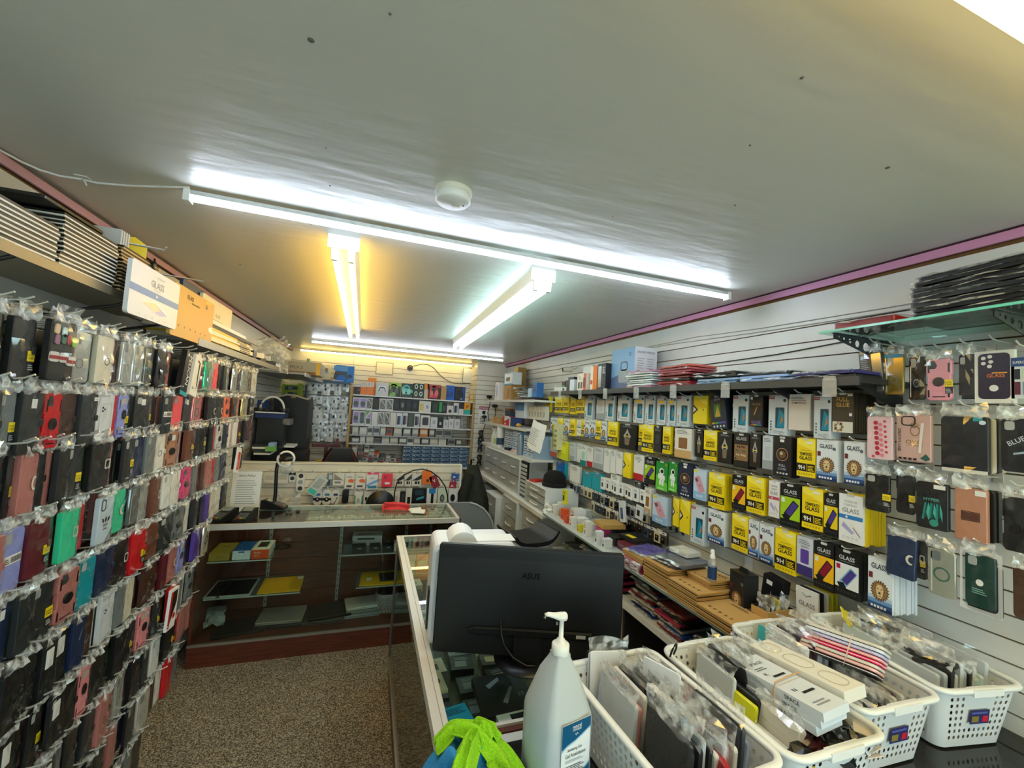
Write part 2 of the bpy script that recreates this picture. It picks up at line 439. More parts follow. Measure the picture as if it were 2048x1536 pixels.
# ================================================================== phone cases: shapes shared by the hanging stock
PAL = {'k': ('#15181a', 'black'), 'K': ('#24292c', 'charcoal'), 'g': ('#6f7678', 'grey'), 'n': ('#18284a', 'navy'), 'm': ('#5c1522', 'maroon'), 'r': ('#c50f1c', 'red'),
       'o': ('#b0706a', 'dusty rose'), 'p': ('#e63f82', 'hot pink'), 's': ('#c9cfce', 'silver'), 't': ('#0c94a4', 'teal'), 'i': ('#35c896', 'mint green'), 'I': ('#9fdcb2', 'pale mint'),
       'l': ('#8f97d8', 'lavender'), 'u': ('#553a9c', 'purple'), 'w': ('#e4e4de', 'white'), 'e': ('#d6cfb8', 'cream'), 'b': ('#43261b', 'brown'), 'B': ('#6b3a26', 'chestnut'), 'a': ('#a8775b', 'tan'),
       'c': ('#ee5460', 'coral'), 'f': ('#f4754a', 'orange'), 'v': ('#496f45', 'green'), 'P': ('#e98f92', 'salmon pink'), 'd': ('#123c36', 'dark green'), 'y': ('#d8c98c', 'pale yellow'), 'q': ('#c9a7b4', 'pale lilac')}
TYPES = {'w': ('flip_wallet_case', 'flip wallet case'), 'W': ('flip_wallet_case', 'flip wallet case with pale round clasp'), 'q': ('flip_wallet_case', 'flip wallet case with square clasp'),
         'r': ('ring_stand_case', 'armour case with ring stand'), 'p': ('phone_case', 'phone case with camera opening'), 'c': ('clear_case', 'glossy clear case'),
         'k': ('clear_case', 'clear case with printed ring'), 'x': ('carded_case', 'carded case with phone outline'), 'e': ('folio_case', 'slim folio case'),
         'z': ('ring_stand_case', 'armour case with slot and ring')}
_CASE = {}
def case_mesh(t, col):
 k = (t, col)
 if k in _CASE: return _CASE[k]
 a = m(col, .42, 0, 0, .45); dk = m('#0d0f11', .3); b = MB(); ex = []
 if t in 'wWqe':
  b.prism(rrect(0, .079, .082, .158, .007), 0, .015, a, .002)
  b.box(-.042, -.0385, .001, .0145, .008, .150, a)
  if t == 'w':
   b.frame(rrect(.012, .075, .026, .026, .013, 4), rrect(.012, .075, .021, .021, .0105, 4), -.0006, m('#3a4043', .3))
   ex.append(('clasp', MB().prism(rrect(.037, .080, .016, .020, .005), -.003, 0, a, .001)))
  if t == 'W':
   q = MB(); q.T = Matrix.Translation((.028, 0, .080))
   arc = [(-.014 * math.cos(x), .019 * math.sin(x)) for x in [PI * (-.62 + 1.24 * i / 10) for i in range(11)]]
   arc2 = [(-.009 * math.cos(x) + .003, .013 * math.sin(x)) for x in [PI * (-.62 + 1.24 * i / 10) for i in range(11)]]
   for i in range(10): q.flat([arc[i], arc[i + 1], arc2[i + 1], arc2[i]][::-1], -.0025, m('#d8d4c6', .3))
   ex.append(('clasp', q))
  if t == 'q':
   ex.append(('clasp', MB().frame(rrect(.028, .083, .024, .034, .006), rrect(.028, .083, .015, .024, .005), -.002, m('#cfccc2', .3)).prism(rrect(.033, .083, .014, .016, .004), -.0015, 0, a)))
 elif t in 'rz':
  n = [(-.030, 0), (.030, 0), (.039, .010), (.039, .045), (.036, .050), (.036, .095), (.039, .100), (.039, .148), (.031, .158), (-.031, .158), (-.039, .148), (-.039, .100), (-.036, .095), (-.036, .050), (-.039, .045), (-.039, .010)]
  b.prism(n, 0, .013, a, .0025)
  for s in (-1, 1):
   b.rect(s * .031 - .003, s * .031 + .003, .012, .040, -.0004, dk); b.rect(s * .031 - .003, s * .031 + .003, .105, .140, -.0004, dk)
  b.rect(-.02, .02, .012, .016, -.0004, dk)
  if t == 'r':
   b.flat([(-.028, .120), (-.010, .120), (-.004, .132), (-.012, .150), (-.028, .150)], -.0005, m('#3c4042', .15))
   ex.append(('ring_stand', MB().prism(circ(0, .070, .0175, 14), -.004, 0, dk, .001).prism(rrect(0, .050, .022, .026, .003), -.002, 0, a)))
  else:
   b.flat(rrect(0, .134, .044, .020, .009), -.0005, m('#b9b5a8', .4))
   ex.append(('ring_stand', MB().prism([(x * .8, z) for x, z in circ(.004, .085, .018, 14)], -.004, 0, dk, .001)))
 elif t in 'ck':
  b.prism(rrect(0, .079, .076, .156, .010), 0, .010, m(col, .12, .55), .002, True)
  b.rect(-.030, -.026, .01, .148, -.0005, m('#eef2f2', .1, .3))
  b.flat(rrect(-.016, .134, .028, .032, .008), -.0005, m('#7d8486', .2, .2))
  if t == 'k': b.frame(circ(0, .075, .024, 20), circ(0, .075, .018, 20), -.0006, m('#6f9a8c', .2, .6))
  else: b.frame(circ(0, .06, .015, 14), circ(0, .06, .012, 14), -.0006, m('#8b9192', .2, .3))
 elif t == 'p':
  b.prism(rrect(0, .079, .078, .158, .011), 0, .010, a, .002)
  b.flat(rrect(-.018, .136, .024, .026, .006), -.0005, m('#a9adab', .3)); b.frame(rrect(-.018, .136, .028, .030, .008), rrect(-.018, .136, .024, .026, .006), -.0008, a)
 elif t == 'x':
  b.prism(rrect(0, .085, .084, .175, .003), 0, .012, m(col, .5))
  b.frame(rrect(.003, .066, .056, .118, .009), rrect(.003, .066, .054, .116, .008), -.0005, m('#8d9499', .5))
  for x, z in ((-.012, .112), (-.003, .106), (-.012, .100)): b.flat(circ(x, z, .0042, 8), -.0006, dk)
  b.text('5G CASE', -.005, .150, .007, -.0006, m('#777d82', .5)); b.lines(.0, .035, .006, .012, 2, -.0006, m('#8d9499', .5))
 me = b.mesh(TYPES[t][0])
 r = (me, [(n_, q.mesh(n_)) for n_, q in ex])
 _CASE[k] = r
 return r
def bag_mesh(seed):
 rr = random.Random(seed); b = MB()
 b.sheet(-.043, .043, -.010, .162, 4, 6, -.0065, .0030, FILM, rr)
 b.sheet(-.042, .042, .157, .198, 5, 3, -.003, .0065, HEAD, rr, False)
 b.sheet(-.040, .040, .156, .188, 4, 2, .012, .006, HEAD, rr, False)
 return b.mesh('clear_bag')
BAGS = [bag_mesh(i) for i in range(7)]
def sticker(kind):
 b = MB()
 if kind == 'y':
  b.box(.018, .043, -.0012, 0, .052, .078, YEL); b.text('PROFESSIONAL', .0305, .066, .004, -.0016, BLACK, .022); b.text('CASE', .0305, .057, .006, -.0016, BLACK)
  b.box(.020, .043, -.0012, 0, .026, .051, m('#111214', .4)); b.lines(.022, .041, .030, .046, 3, -.0016, m('#c9cacb', .5))
 elif kind == 'w': b.box(-.008, .012, -.0012, 0, .118, .142, WHITE)
 elif kind == 'b':
  b.box(-.028, .034, -.0012, 0, .070, .092, WHITE)
  for i in range(12): b.rect(-.004 + i * .003, -.004 + i * .003 + .001 + .001 * (i % 2), .074, .088, -.0016, BLACK)
  b.lines(-.026, -.008, .074, .088, 3, -.0016, BLACK)
 elif kind == 'l': b.box(.018, .038, -.0012, 0, .136, .148, WHITE); b.lines(.020, .036, .139, .145, 2, -.0016, GREYP)
 elif kind == 'T': b.prism(rrect(0, .112, .040, .052, .003), -.0012, 0, WHITE)
 return b.mesh('price_sticker' if kind != 'T' else 'white_label')
STK = {k: sticker(k) for k in 'ywblT'}
STN = {'y': 'yellow sticker', 'w': 'white sticker', 'b': 'barcode sticker', 'l': 'small price tag', 'T': 'large white label'}
# ================================================================== the wall of hanging cases
ROWS = [  # (case top height, row word, tokens: sight column, colour, type, sticker)
 (2.075, '-12kw 10kw 36kwy 108xx! 165sc 206ew 228mw 245sc 272sc 294gc 318kr 335oz 356xP 380xx2 402mw 410ic 422sc 431cp 440ke 448Ke 456sk 466sk 477nc 487sc 497gc 513sxb'),
 (1.865, '-20kw 12gpy 62Kww 107rr 136bw 176Kwl 214wx 233re 248lzy 263ke 284Kpw 303mey 315ke 328Kpb 344ie 356cp 374Kpw 385ke 394Pk 406re 421kW 438KW 448ce 458fr 470br 479oe 487yc 503kpb'),
 (1.685, '-25kw 12Kw 33key 60oW 88kw 103oe 118kw 145Kpy 173oe 198kq 228oe 238ke 252Kpy 277np 294gp 315ww 346arw 364qe 378Bwy 393kw 402kqy 411oe 419ke 427re 437sr 447nw 454we 462qe 469we 478mwy 488ke 502mw'),
 (1.475, '-30ow 23lpb 76mwy 108ve 128iq 155me 164ve 174re 203xA 241iW 268gc 287scl 314Bq 330wp 348ww 370pr 386ge 396me 404be 413oe 424re 434ge 449nw 466xR 483Ke'),
 (1.262, '-40kw 10npw 42Kw 80Kpy 138or 174tp 209nw 246kq 268ry 302Bw 328Kp 346ke 359gr 377we 387ke 395oe 402ke 410ue 420ee 431we 449ke'),
 (1.055, '-35kw 12kw 60kw 92kwT 122kpT 146ne 186be 198se 216wx 236ge 265ee 297bw 331me 347oW 363lz 373pe 382ke 394uw 409ek'),
 (.850, '-30Kw 14kwT 45kw 72kpy 103kpT 132kw 166Pz 188kw 206kw 224ke 242kw 258ky 272ke 292Pz 312ky 323xQ 340rq 352ge 366ee 377gr 388kr'),
 (.645, '10Pz 45kw 84kpT 118gp 142kw 160ke 178Kw 198ow 222or 244sc 258ge 276kw 290Kp 306wp 320ke 336kwy 350re 366oe 378oe'),
 (.440, '0gc 30kw 62Kw 92ew 120kp 150gp 172kw 190Kw 206ke 226oe 244ke 258kp 280wc 300ke 318we 332re 345ge'),
 (.235, '40kw 80gc 110Kw 136ee 158kw 180ke 200Kp 222kw 246ge 268ke')]
XF = -.85
hooks = MB()
def wall_hook(parent, x0, x1, y, z, mat=WIRE, r=.0028):
 s = 1 if x1 > x0 else -1
 b = MB().tube([(x0, y, z), (x0 + s * .03, y, z), (x1 - s * .05, y, z), (x1 - s * .02, y, z + .004), (x1, y, z + .014)], r, mat, 5)
 b.box(min(x0, x0 + s * .004), max(x0, x0 + s * .004), y - .012, y + .012, z - .02, z + .01, mat)
 link('hook', b.mesh('hook'), parent)
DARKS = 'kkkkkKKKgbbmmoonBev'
SPECIAL_LEFT = []
GL = 'phone cases on hooks along the case wall'
RW = ['one', 'two', 'three', 'four', 'five', 'six', 'seven', 'eight', 'nine', 'ten']
def zrow(zt): return CAM_Z + (zt - CAM_Z) * XF / -.93
for ri, (zt, toks) in enumerate(ROWS):
 zt = zrow(zt); h = .156
 tk_ = []
 for tk in toks.split():
  i = 1 if tk[0] == '-' else 0
  while tk[i].isdigit(): i += 1
  tk_.append((y_along(int(tk[:i]), XF, zt - .08), tk[i], tk[i + 1], tk[i + 2:] or ''))
 tk_.sort()
 for n_, (y, ck, ty, st) in enumerate(tk_):
  if y < .75 or y > 4.3: continue
  W_ = lambda q: .32 if q[2] == 'e' else 1.0
  lo = y - (y - tk_[n_ - 1][0]) * W_(tk_[n_]) / (W_(tk_[n_]) + W_(tk_[n_ - 1])) if n_ else y - .045
  hi = y + (tk_[n_ + 1][0] - y) * W_(tk_[n_]) / (W_(tk_[n_]) + W_(tk_[n_ + 1])) if n_ + 1 < len(tk_) else y + .045
  wd = max(.022, min(.125, (hi - lo) * .97)); y = (lo + hi) / 2
  x = XF + R.uniform(-.012, .010) - (.018 if wd < .05 else 0)
  where = 'case wall row %s, %s hook along' % (RW[ri], ORD[n_])
  wall_hook(wall_left, XL + .012, XF + R.uniform(.012, .05), y, zt + .034)
  if (ty in 'P2ARQ!' and ck == 'x') or st == '!' or st == '2':
   SPECIAL_LEFT.append((st if st in ('!', '2') else ty, y, zt - h, x, where)); continue
  if ty == 'y': ty, st = 'w', 'y'
  if ty == 'T': ty, st = 'p', 'T'
  col, cn = PAL[ck if ck != 'x' else 's']
  if ty == 'x': col, cn = ('#d3d8dc', 'pale grey')
  me, ex = case_mesh(ty, col)
  sz = R.uniform(.96, 1.06)
  parts = [(None, me)] + ex + [('clear_bag', R.choice(BAGS))]
  if st: parts.append(('price_sticker', STK[st]))
  thing(TYPES[ty][0], '%s %s, %s' % (cn, TYPES[ty][0].replace('_', ' ') + (' with ' + STN[st] if st else ''), where), 'phone case', parts, (x, y, zt - h * sz), PI / 2 + R.uniform(-.06, .06), 0, R.uniform(-.02, .02), GL, (wd / .084, 1, sz * h / .158))
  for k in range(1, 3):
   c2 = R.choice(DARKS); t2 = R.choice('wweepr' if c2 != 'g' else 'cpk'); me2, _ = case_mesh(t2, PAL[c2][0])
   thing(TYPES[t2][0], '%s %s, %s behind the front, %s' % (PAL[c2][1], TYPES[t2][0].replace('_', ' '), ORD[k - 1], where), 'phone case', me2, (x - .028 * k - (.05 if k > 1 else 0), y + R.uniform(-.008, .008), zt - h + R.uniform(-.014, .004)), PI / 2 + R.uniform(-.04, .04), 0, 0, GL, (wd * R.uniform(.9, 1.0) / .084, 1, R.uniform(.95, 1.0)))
for ty, y, zb, x, where in SPECIAL_LEFT:
 if ty == 'P':
  b = MB().box(-.048, .026, 0, .022, -.012, .196, BLACK).box(.026, .030, 0, .022, -.012, .196, WHITE)
  f = MB().text('PELICAN', -.010, .11, .026, -.0006, WHITE, None, -PI / 2); f.rect(-.048, .026, -.012, .006, -.0005, m('#159aa2', .4)); f.flat(circ(-.026, .178, .008, 10), -.0006, m('#d8dcdc', .4))
  thing('boxed_case', 'tall black case box with white lettering, hung askew in the first row', 'phone case', [(None, b), ('printed_front', f)], (x + .03, y, zb - .02), PI / 2, 0, .2)
 elif ty == '2':
  b = MB().box(-.044, .040, 0, .018, -.012, .192, m('#dcdcd6', .5)); f = MB().tube([(-.010, -.001, .165), (.012, -.001, .158), (.012, -.001, .10), (.018, -.001, .05), (.030, -.001, .035)], .0025, BLACK, 5).rect(-.03, -.012, .02, .03, -.0006, GREYP)
  thing('boxed_case', 'white case box with a black curved line, hung askew in the first row', 'phone case', [(None, b), ('printed_front', f)], (x + .025, y, zb - .02), PI / 2, 0, .2)
 elif ty == 'A':
  me, ex = case_mesh('e', '#bfd0dc'); f = MB()
  for s, an in ((-1, .55), (0, 0), (1, -.55)):
   f.flat([(s * .010 + a_ * math.cos(an) - b_ * math.sin(an), .070 + a_ * math.sin(an) + b_ * math.cos(an)) for a_, b_ in ((0, 0), (.006, .010), (0, .022), (-.006, .010))], -.0008, BLACK)
  for k in range(2): f.rect(-.013, .013, .063 - k * .005, .0655 - k * .005, -.0008, BLACK)
  f.text('adidas', 0, .046, .007, -.0008, BLACK)
  for k in range(3): f.flat([(.006 + k * .011, .006), (.012 + k * .011, .006), (.040, .042 - k * .013), (.040, .034 - k * .013)], -.0008, BLACK)
  f.frame(rrect(-.020, .132, .026, .040, .010), rrect(-.020, .132, .018, .032, .008), -.0008, BLACK)
  thing('phone_case', 'pale blue sports case with black three stripe logo, fourth row of the case wall', 'phone case', [(None, me), ('printed_logo', f), ('clear_bag', BAGS[2])], (x + .02, y, zb), PI / 2)
 elif ty == 'R':
  f = MB().rect(-.028, .03, .02, .14, -.0006, m('#d93f3f', .4)).text('CASE', 0, .06, .03, -.0008, WHITE, .05, PI / 2)
  thing('boxed_case', 'white box with red panel, tilted over the policy sheet at the row end', 'phone case', [(None, MB().box(-.04, .04, 0, .012, 0, .17, WHITE)), ('printed_front', f)], (x + .02, y, zb), PI / 2, 0, .24)
 elif ty == 'Q':
  f = MB().flat([(-.04, .0), (-.02, .0), (-.02, .16), (-.04, .16)], -.0006, RED).flat([(-.02, .02), (.03, .10), (.03, .16), (-.02, .16)], -.0007, m('#2a1c14', .4)).flat(circ(.016, .045, .014, 10), -.0007, RED)
  thing('boxed_case', 'red and white carded case hung low near the carpet in the seventh row', 'phone case', [(None, MB().box(-.042, .042, 0, .012, -.01, .17, WHITE)), ('printed_front', f)], (x + .03, y, zb), PI / 2, 0, .1)
 else:
  me, ex = case_mesh('e', '#101214'); f = MB()
  for i, (cx, cz, c) in enumerate(((-.026, .135, '#d8b58c'), (-.022, .108, '#8d5f7a'), (-.002, .112, '#1f6a55'), (.014, .112, '#a31626'), (.031, .108, '#5fae1e'), (-.002, .130, '#bcd8d2'))):
   f.prism(rrect(cx, cz, .014, .026, .005), -.003, 0, m(c, .4))
  for cx, cz in ((-.026, .062), (.004, .062), (.028, .055)):
   f.prism(rrect(cx, cz, .028, .026, .006), -.003, 0, m('#d5d2cb', .4)); f.box(cx - .016, cx + .012, -.004, -.003, cz - .006, cz + .003, m('#9d1420', .4))
  thing('phone_case', 'wide black pouch with small coloured charms in a clear bag, first row', 'phone case', [(None, me), ('charm', f), ('clear_bag', BAGS[4])], (x + .02, y, zb), PI / 2, 0, 0, None, (1.25, 1, 1.06))
# ================================================================== screen protector packs on the opposite wall
def pm(w, h, col, t=.012, r=.0):
 return MB().box(-w / 2, w / 2, 0, t, 0, h, m(col, .42, 0, 0, .5, .3))
def f_y9h():
 f = MB(); bk = m('#17150c', .45)
 f.flat([(-.047, .19), (-.047, .165), (.047, .13), (.047, .19)], -.0005, m('#f7e24a', .4))
 f.rect(.004, .034, .166, .176, -.0008, WHITE); f.text('screen protector', 0, .128, .007, -.0008, m('#b39a10', .5), .05)
 f.text('*TEMPERED', 0, .106, .015, -.0008, bk, .066); f.text('*GLASS', 0, .084, .019, -.0008, bk, .066)
 f.rect(-.0475, .0475, .027, .066, -.0006, bk); f.text('*9H', -.022, .034, .022, -.0009, m('#efe9d0', .5), .040)
 f.lines(.012, .044, .032, .060, 4, -.0009, YEL); f.rect(.006, .008, .03, .063, -.0009, YEL)
 for i in range(6): f.rect(-.036 + i * .013, -.029 + i * .013, .010, .018, -.0008, m('#b9a20c', .5))
 return f
def f_white():
 f = MB()
 f.rect(-.048, -.016, .172, .186, -.0006, m('#a6243a', .4)); f.text('SUPER', -.032, .176, .007, -.0009, WHITE, .026)
 f.flat(rrect(.012, .083, .046, .098, .004), -.0006, m('#0d4a5c', .3)); f.flat([(-.005, .038), (.034, .038), (.034, .10), (.01, .125)], -.0008, m('#0e86a6', .3)); f.flat([(.012, .05), (.030, .07), (.024, .10)], -.0010, m('#c07a3a', .4))
 f.flat(circ(.036, .165, .008, 10), -.0006, m('#20262a', .3))
 for i in range(4): f.flat(circ(-.034, .025 + i * .013, .0045, 8), -.0006, m('#3a4246', .4))
 f.lines(-.02, .04, .012, .024, 2, -.0006, m('#8d979c', .5))
 return f
def f_white_y(): return f_white().rect(-.030, .022, .143, .158, -.0009, YEL)
def f_lion():
 f = MB()
 for i, c in enumerate(('#0f2c5c', '#25508a', '#6d93c2', '#b3c6dc')): f.rect(-.0475, .0475, i * .013 if i else 0, .013 * (i + 1) + (.01 if i == 0 else 0), -.0005 - .00005 * i, m(c, .4))
 f.text('*GLASS', -.004, .150, .020, -.0008, m('#22303c', .4), .06); f.flat(circ(.034, .150, .008, 10), -.0008, m('#5f6d7a', .4))
 f.rect(-.044, -.028, .112, .134, -.0008, m('#6a2130', .4))
 c0, c1, c2, c3 = m('#5a3d22', .6), m('#a5804c', .6), m('#d8bd8c', .6), m('#2b1c10', .6)
 def star(r1, r2, n, y, a, ph=0): f.flat([((r1 if i % 2 else r2) * math.sin(2 * PI * i / n + ph), .072 + 1.05 * (r1 if i % 2 else r2) * math.cos(2 * PI * i / n + ph)) for i in range(n)][::-1], y, a)
 star(.038, .031, 44, -.0008, c0); star(.033, .024, 36, -.0010, c1, .1); star(.029, .019, 40, -.0011, m('#8a653a', .6), .05); star(.026, .016, 30, -.0012, c0, .2); star(.021, .014, 26, -.0013, m('#b8905a', .6), .12)
 f.flat([(-.012, .056), (-.006, .046), (.006, .046), (.012, .056), (.014, .082), (.008, .094), (-.008, .094), (-.014, .082)], -.0014, c2)
 f.flat([(-.005, .060), (.005, .060), (.003, .068), (-.003, .068)], -.0016, c3); f.rect(-.006, .006, .052, .054, -.0016, c3)
 for s in (-1, 1): f.flat([(s * .010, .078), (s * .004, .076), (s * .004, .079), (s * .010, .082)][::s], -.0016, c3)
 for i in range(5): f.rect(-.036 + i * .013, -.027 + i * .013, .008, .017, -.0010, WHITE)
 return f
def f_gold():
 g = m('#c9a55a', .4)
 f = MB().text('*FULL', 0, .150, .020, -.0008, g, .056).text('*GLUE', 0, .124, .020, -.0008, g, .06).rect(-.046, .046, 0, .052, -.0006, m('#d9d5c9', .4)).rect(.022, .044, .176, .184, -.0008, WHITE)
 for i in range(7): f.flat([(-.018 + .016 * math.cos(i * .9) + .006 * a, .026 + .018 * math.sin(i * .9) + .006 * b) for a, b in ((-1, -1), (1, -1), (1.3, 1), (-.6, 1.4))], -.0008 - i * .00005, m(('#8d6f44', '#5d4830', '#b8975f')[i % 3], .5))
 f.rect(.030, .042, .080, .094, -.0008, WHITE)
 f.rect(-.046, .046, .186, .19, -.0008, g)
 return f
def f_blackglass(body, phone='#20242c', word='GLASS', top='#101214'):
 f = MB(); f.rect(-.0475, .0475, 0, .19, -.0003, m(top, .4)); f.text('*' + word, 0, .150, .017, -.0008, m('#c9ced0', .35), .066); f.rect(-.03, .03, .142, .144, -.0008, GREYP)
 f.rect(-.0475, .0475, .034, .134, -.0006, m(body, .4)); f.rect(-.042, -.026, .108, .128, -.0009, m('#d8e6d4', .4) if body != '#e3e6e6' else m('#b01c4a', .4))
 an = -.6
 def rot(p): return [(.006 + x * math.cos(an) - z * math.sin(an), .080 + x * math.sin(an) + z * math.cos(an)) for x, z in p]
 f.flat(rot(rrect(0, 0, .034, .084, .005)), -.0010, m(phone, .3)); f.flat(rot(rrect(.001, .004, .026, .066, .003)), -.0012, m('#4b3c8c' if body != '#f0b818' else '#8a1830', .25))
 f.flat([(-.03, .034), (.0, .034), (-.012, .056), (-.04, .05)], -.0012, m('#15171a', .3))
 for i in range(6): f.flat(circ(-.034 + i * .0136, .018, .0042, 8), -.0008, m('#3d4246', .4))
 return f
def f_prem(band='#2f7cc0'):
 f = MB(); g = m('#8d949a', .5)
 f.text('PREMIUM', 0, .158, .009, -.0008, m('#b9bfc4', .5), .06).text('*TEMPERED', 0, .144, .008, -.0008, m('#b9bfc4', .5), .06); f.text('*GLASS', 0, .118, .018, -.0008, g, .068)
 f.rect(-.0475, .0475, .092, .108, -.0006, m(band, .4)); f.flat(circ(-.016, .100, .005, 8), -.0009, WHITE)
 f.flat([(-.036, .060), (.006, .034), (.014, .042), (-.028, .078)], -.0008, m('#a9a3d0', .3)); f.flat([(-.004, .066), (.036, .04), (.040, .046), (.004, .078)], -.0009, m('#e6dfd8', .3)); f.tube([(.01, -.001, .062), (.038, -.001, .030)], .0012, BLACK, 4)
 for i in range(4): f.frame(circ(-.028 + i * .018, .018, .005, 8), circ(-.028 + i * .018, .018, .004, 8), -.0008, g)
 return f
def f_navy(ring='#a8834a'):
 f = MB().flat(circ(0, .105, .032, 20), -.0006, m('#141a26', .3)).frame(circ(0, .105, .032, 20), circ(0, .105, .028, 20), -.0008, m(ring, .3, .4)).flat(circ(0, .105, .020, 16), -.0010, m('#6f5334', .3)).flat(circ(-.004, .11, .008, 12), -.0012, m('#c9b89a', .3))
 f.text('*FULL', 0, .046, .012, -.0008, m('#b9bfc8', .4), .05).text('COVER', 0, .030, .010, -.0008, m('#b9bfc8', .4), .05)
 for i in range(4): f.rect(-.028 + i * .016, -.018 + i * .016, .010, .018, -.0008, m('#cfd3d8', .4))
 f.rect(-.012, .010, .165, .178, -.0008, WHITE)
 return f
def f_green():
 f = MB(); wq = m('#e6ece6', .4)
 f.flat([(-.0475, .0), (.0475, .0), (.0475, .05), (-.0475, .10)], -.0005, m('#63c23c', .4))
 for cx, cz, rx, rz in ((0, .125, .020, .022), (-.002, .090, .018, .024), (-.022, .092, .008, .018), (.020, .084, .008, .018), (-.010, .052, .009, .022), (.010, .050, .009, .022)): f.flat([(cx + rx * a / .01, cz + rz * b / .01) for a, b in circ(0, 0, .01, 12)], -.0008, wq)
 f.flat([(x, z) for x, z in circ(.003, .126, .013, 12)], -.0011, m('#1c2a22', .2)); f.flat(circ(.034, .172, .007, 8), -.0009, m('#c6902c', .4)); f.lines(-.03, .03, .008, .018, 2, -.0009, wq)
 return f
def f_pink():
 f = MB().rect(-.0475, .0475, 0, .05, -.0005, m('#8fb6dc', .4)).rect(-.0475, -.02, .17, .186, -.0006, m('#d8d23a', .4))
 an = .45
 def rot(p): return [(.0 + x * math.cos(an) - z * math.sin(an), .098 + x * math.sin(an) + z * math.cos(an)) for x, z in p]
 f.flat(rot(rrect(0, 0, .048, .106, .009)), -.0008, m('#d09aa8', .3)); f.flat(rot(rrect(-.008, .032, .020, .024, .005)), -.0010, m('#6a5560', .3)); f.flat(rot(circ(0, -.008, .007, 8)), -.0010, m('#a8707f', .3))
 f.text('*GLASS', 0, .018, .014, -.0008, WHITE, .05)
 return f
def f_dia():
 return MB().flat([(-.0475, .06), (-.012, .095), (-.0475, .13)], -.0006, m('#2a2a24', .4)).flat([(-.047, .075), (-.026, .095), (-.047, .115)], -.0008, m('#d9dad0', .4)).flat([(-.0475, .19), (.0475, .12), (.0475, .19)], -.0005, m('#f7e450', .4)).rect(.018, .028, .09, .10, -.0006, m('#8a7a10', .5))
def f_dark(kind):
 f = MB()
 if kind == 'holo':
  f.flat(rrect(-.004, .105, .040, .075, .004), -.0006, m('#3f7a3c', .3)).flat([(-.02, .07), (.014, .07), (.0, .14)], -.0008, m('#c9a23a', .3))
  for i, c in enumerate(('#d8a830', '#5fb05a', '#3a7fc0', '#8a4fb0')): f.rect(-.044 + i * .022, -.024 + i * .022, .030, .040, -.0006, m(c, .25, .3))
  for i in range(4): f.flat(circ(-.03 + i * .02, .015, .006, 8), -.0006, m('#cfd3d8', .4))
  f.text('*GLASS', 0, .165, .010, -.0006, m('#cfd3d8', .4), .05)
 elif kind == 'hood':
  f.flat([(-.018, .085), (.018, .085), (.022, .10), (.010, .125), (0, .155), (-.010, .125), (-.022, .10)], -.0006, m('#b9b6ac', .3, .3)); f.flat([(-.010, .088), (.010, .088), (.008, .108), (0, .122), (-.008, .108)], -.0008, m('#141414', .4)); f.rect(-.012, .012, .095, .102, -.001, YEL)
  f.flat([(-.012, .03), (.012, .03), (.016, .082), (-.016, .082)], -.0006, m('#7a6a58', .4)); f.lines(-.03, .03, .168, .178, 2, -.0006, GREYP)
 elif kind == 'leo':
  f.text('*GLASS', 0, .155, .018, -.0008, m('#b9bcc0', .4), .07); f.rect(-.044, .044, .04, .13, -.0006, m('#8f6a42', .5))
  for i in range(14): f.flat([(x * 1.0, z) for x, z in circ(-.034 + (i * 37 % 70) / 1000, .05 + (i * 23 % 70) / 1000, .006, 6)], -.0008 - i * .00003, m(('#2a1a10', '#c9b89a', '#2f5a5c')[i % 3], .5))
 elif kind == 'seven':
  f.flat([(-.02, .07), (-.012, .07), (.010, .12), (.002, .12)], -.0006, m('#d08a3a', .4)); f.text('*FULL GLUE', 0, .13, .014, -.0006, GREYP, .06); f.text('*GLASS', 0, .016, .020, -.0008, m('#9a8ad8', .25, .3), .07)
  for i, c in enumerate(('#d05a5a', '#d8c04a', '#5ab86a', '#4a7ad8')): f.rect(-.04 + i * .02, -.02 + i * .02, .006, .012, -.0007, m(c, .3));
  f.rect(-.045, -.028, .165, .182, -.0006, WHITE)
 return f
def f_misc(cols, word=None):
 f = MB()
 if cols: f.rect(-.0475, .0475, .0, .05, -.0005, m(cols[0], .4))
 if len(cols) > 1: f.flat(rrect(0, .095, .05, .07, .006), -.0006, m(cols[1], .4))
 f.lines(-.036, .036, .155, .180, 3, -.0006, m('#70777c', .5))
 if word: f.text(word, 0, .138, .012, -.0008, m('#40464a', .5), .07)
 return f
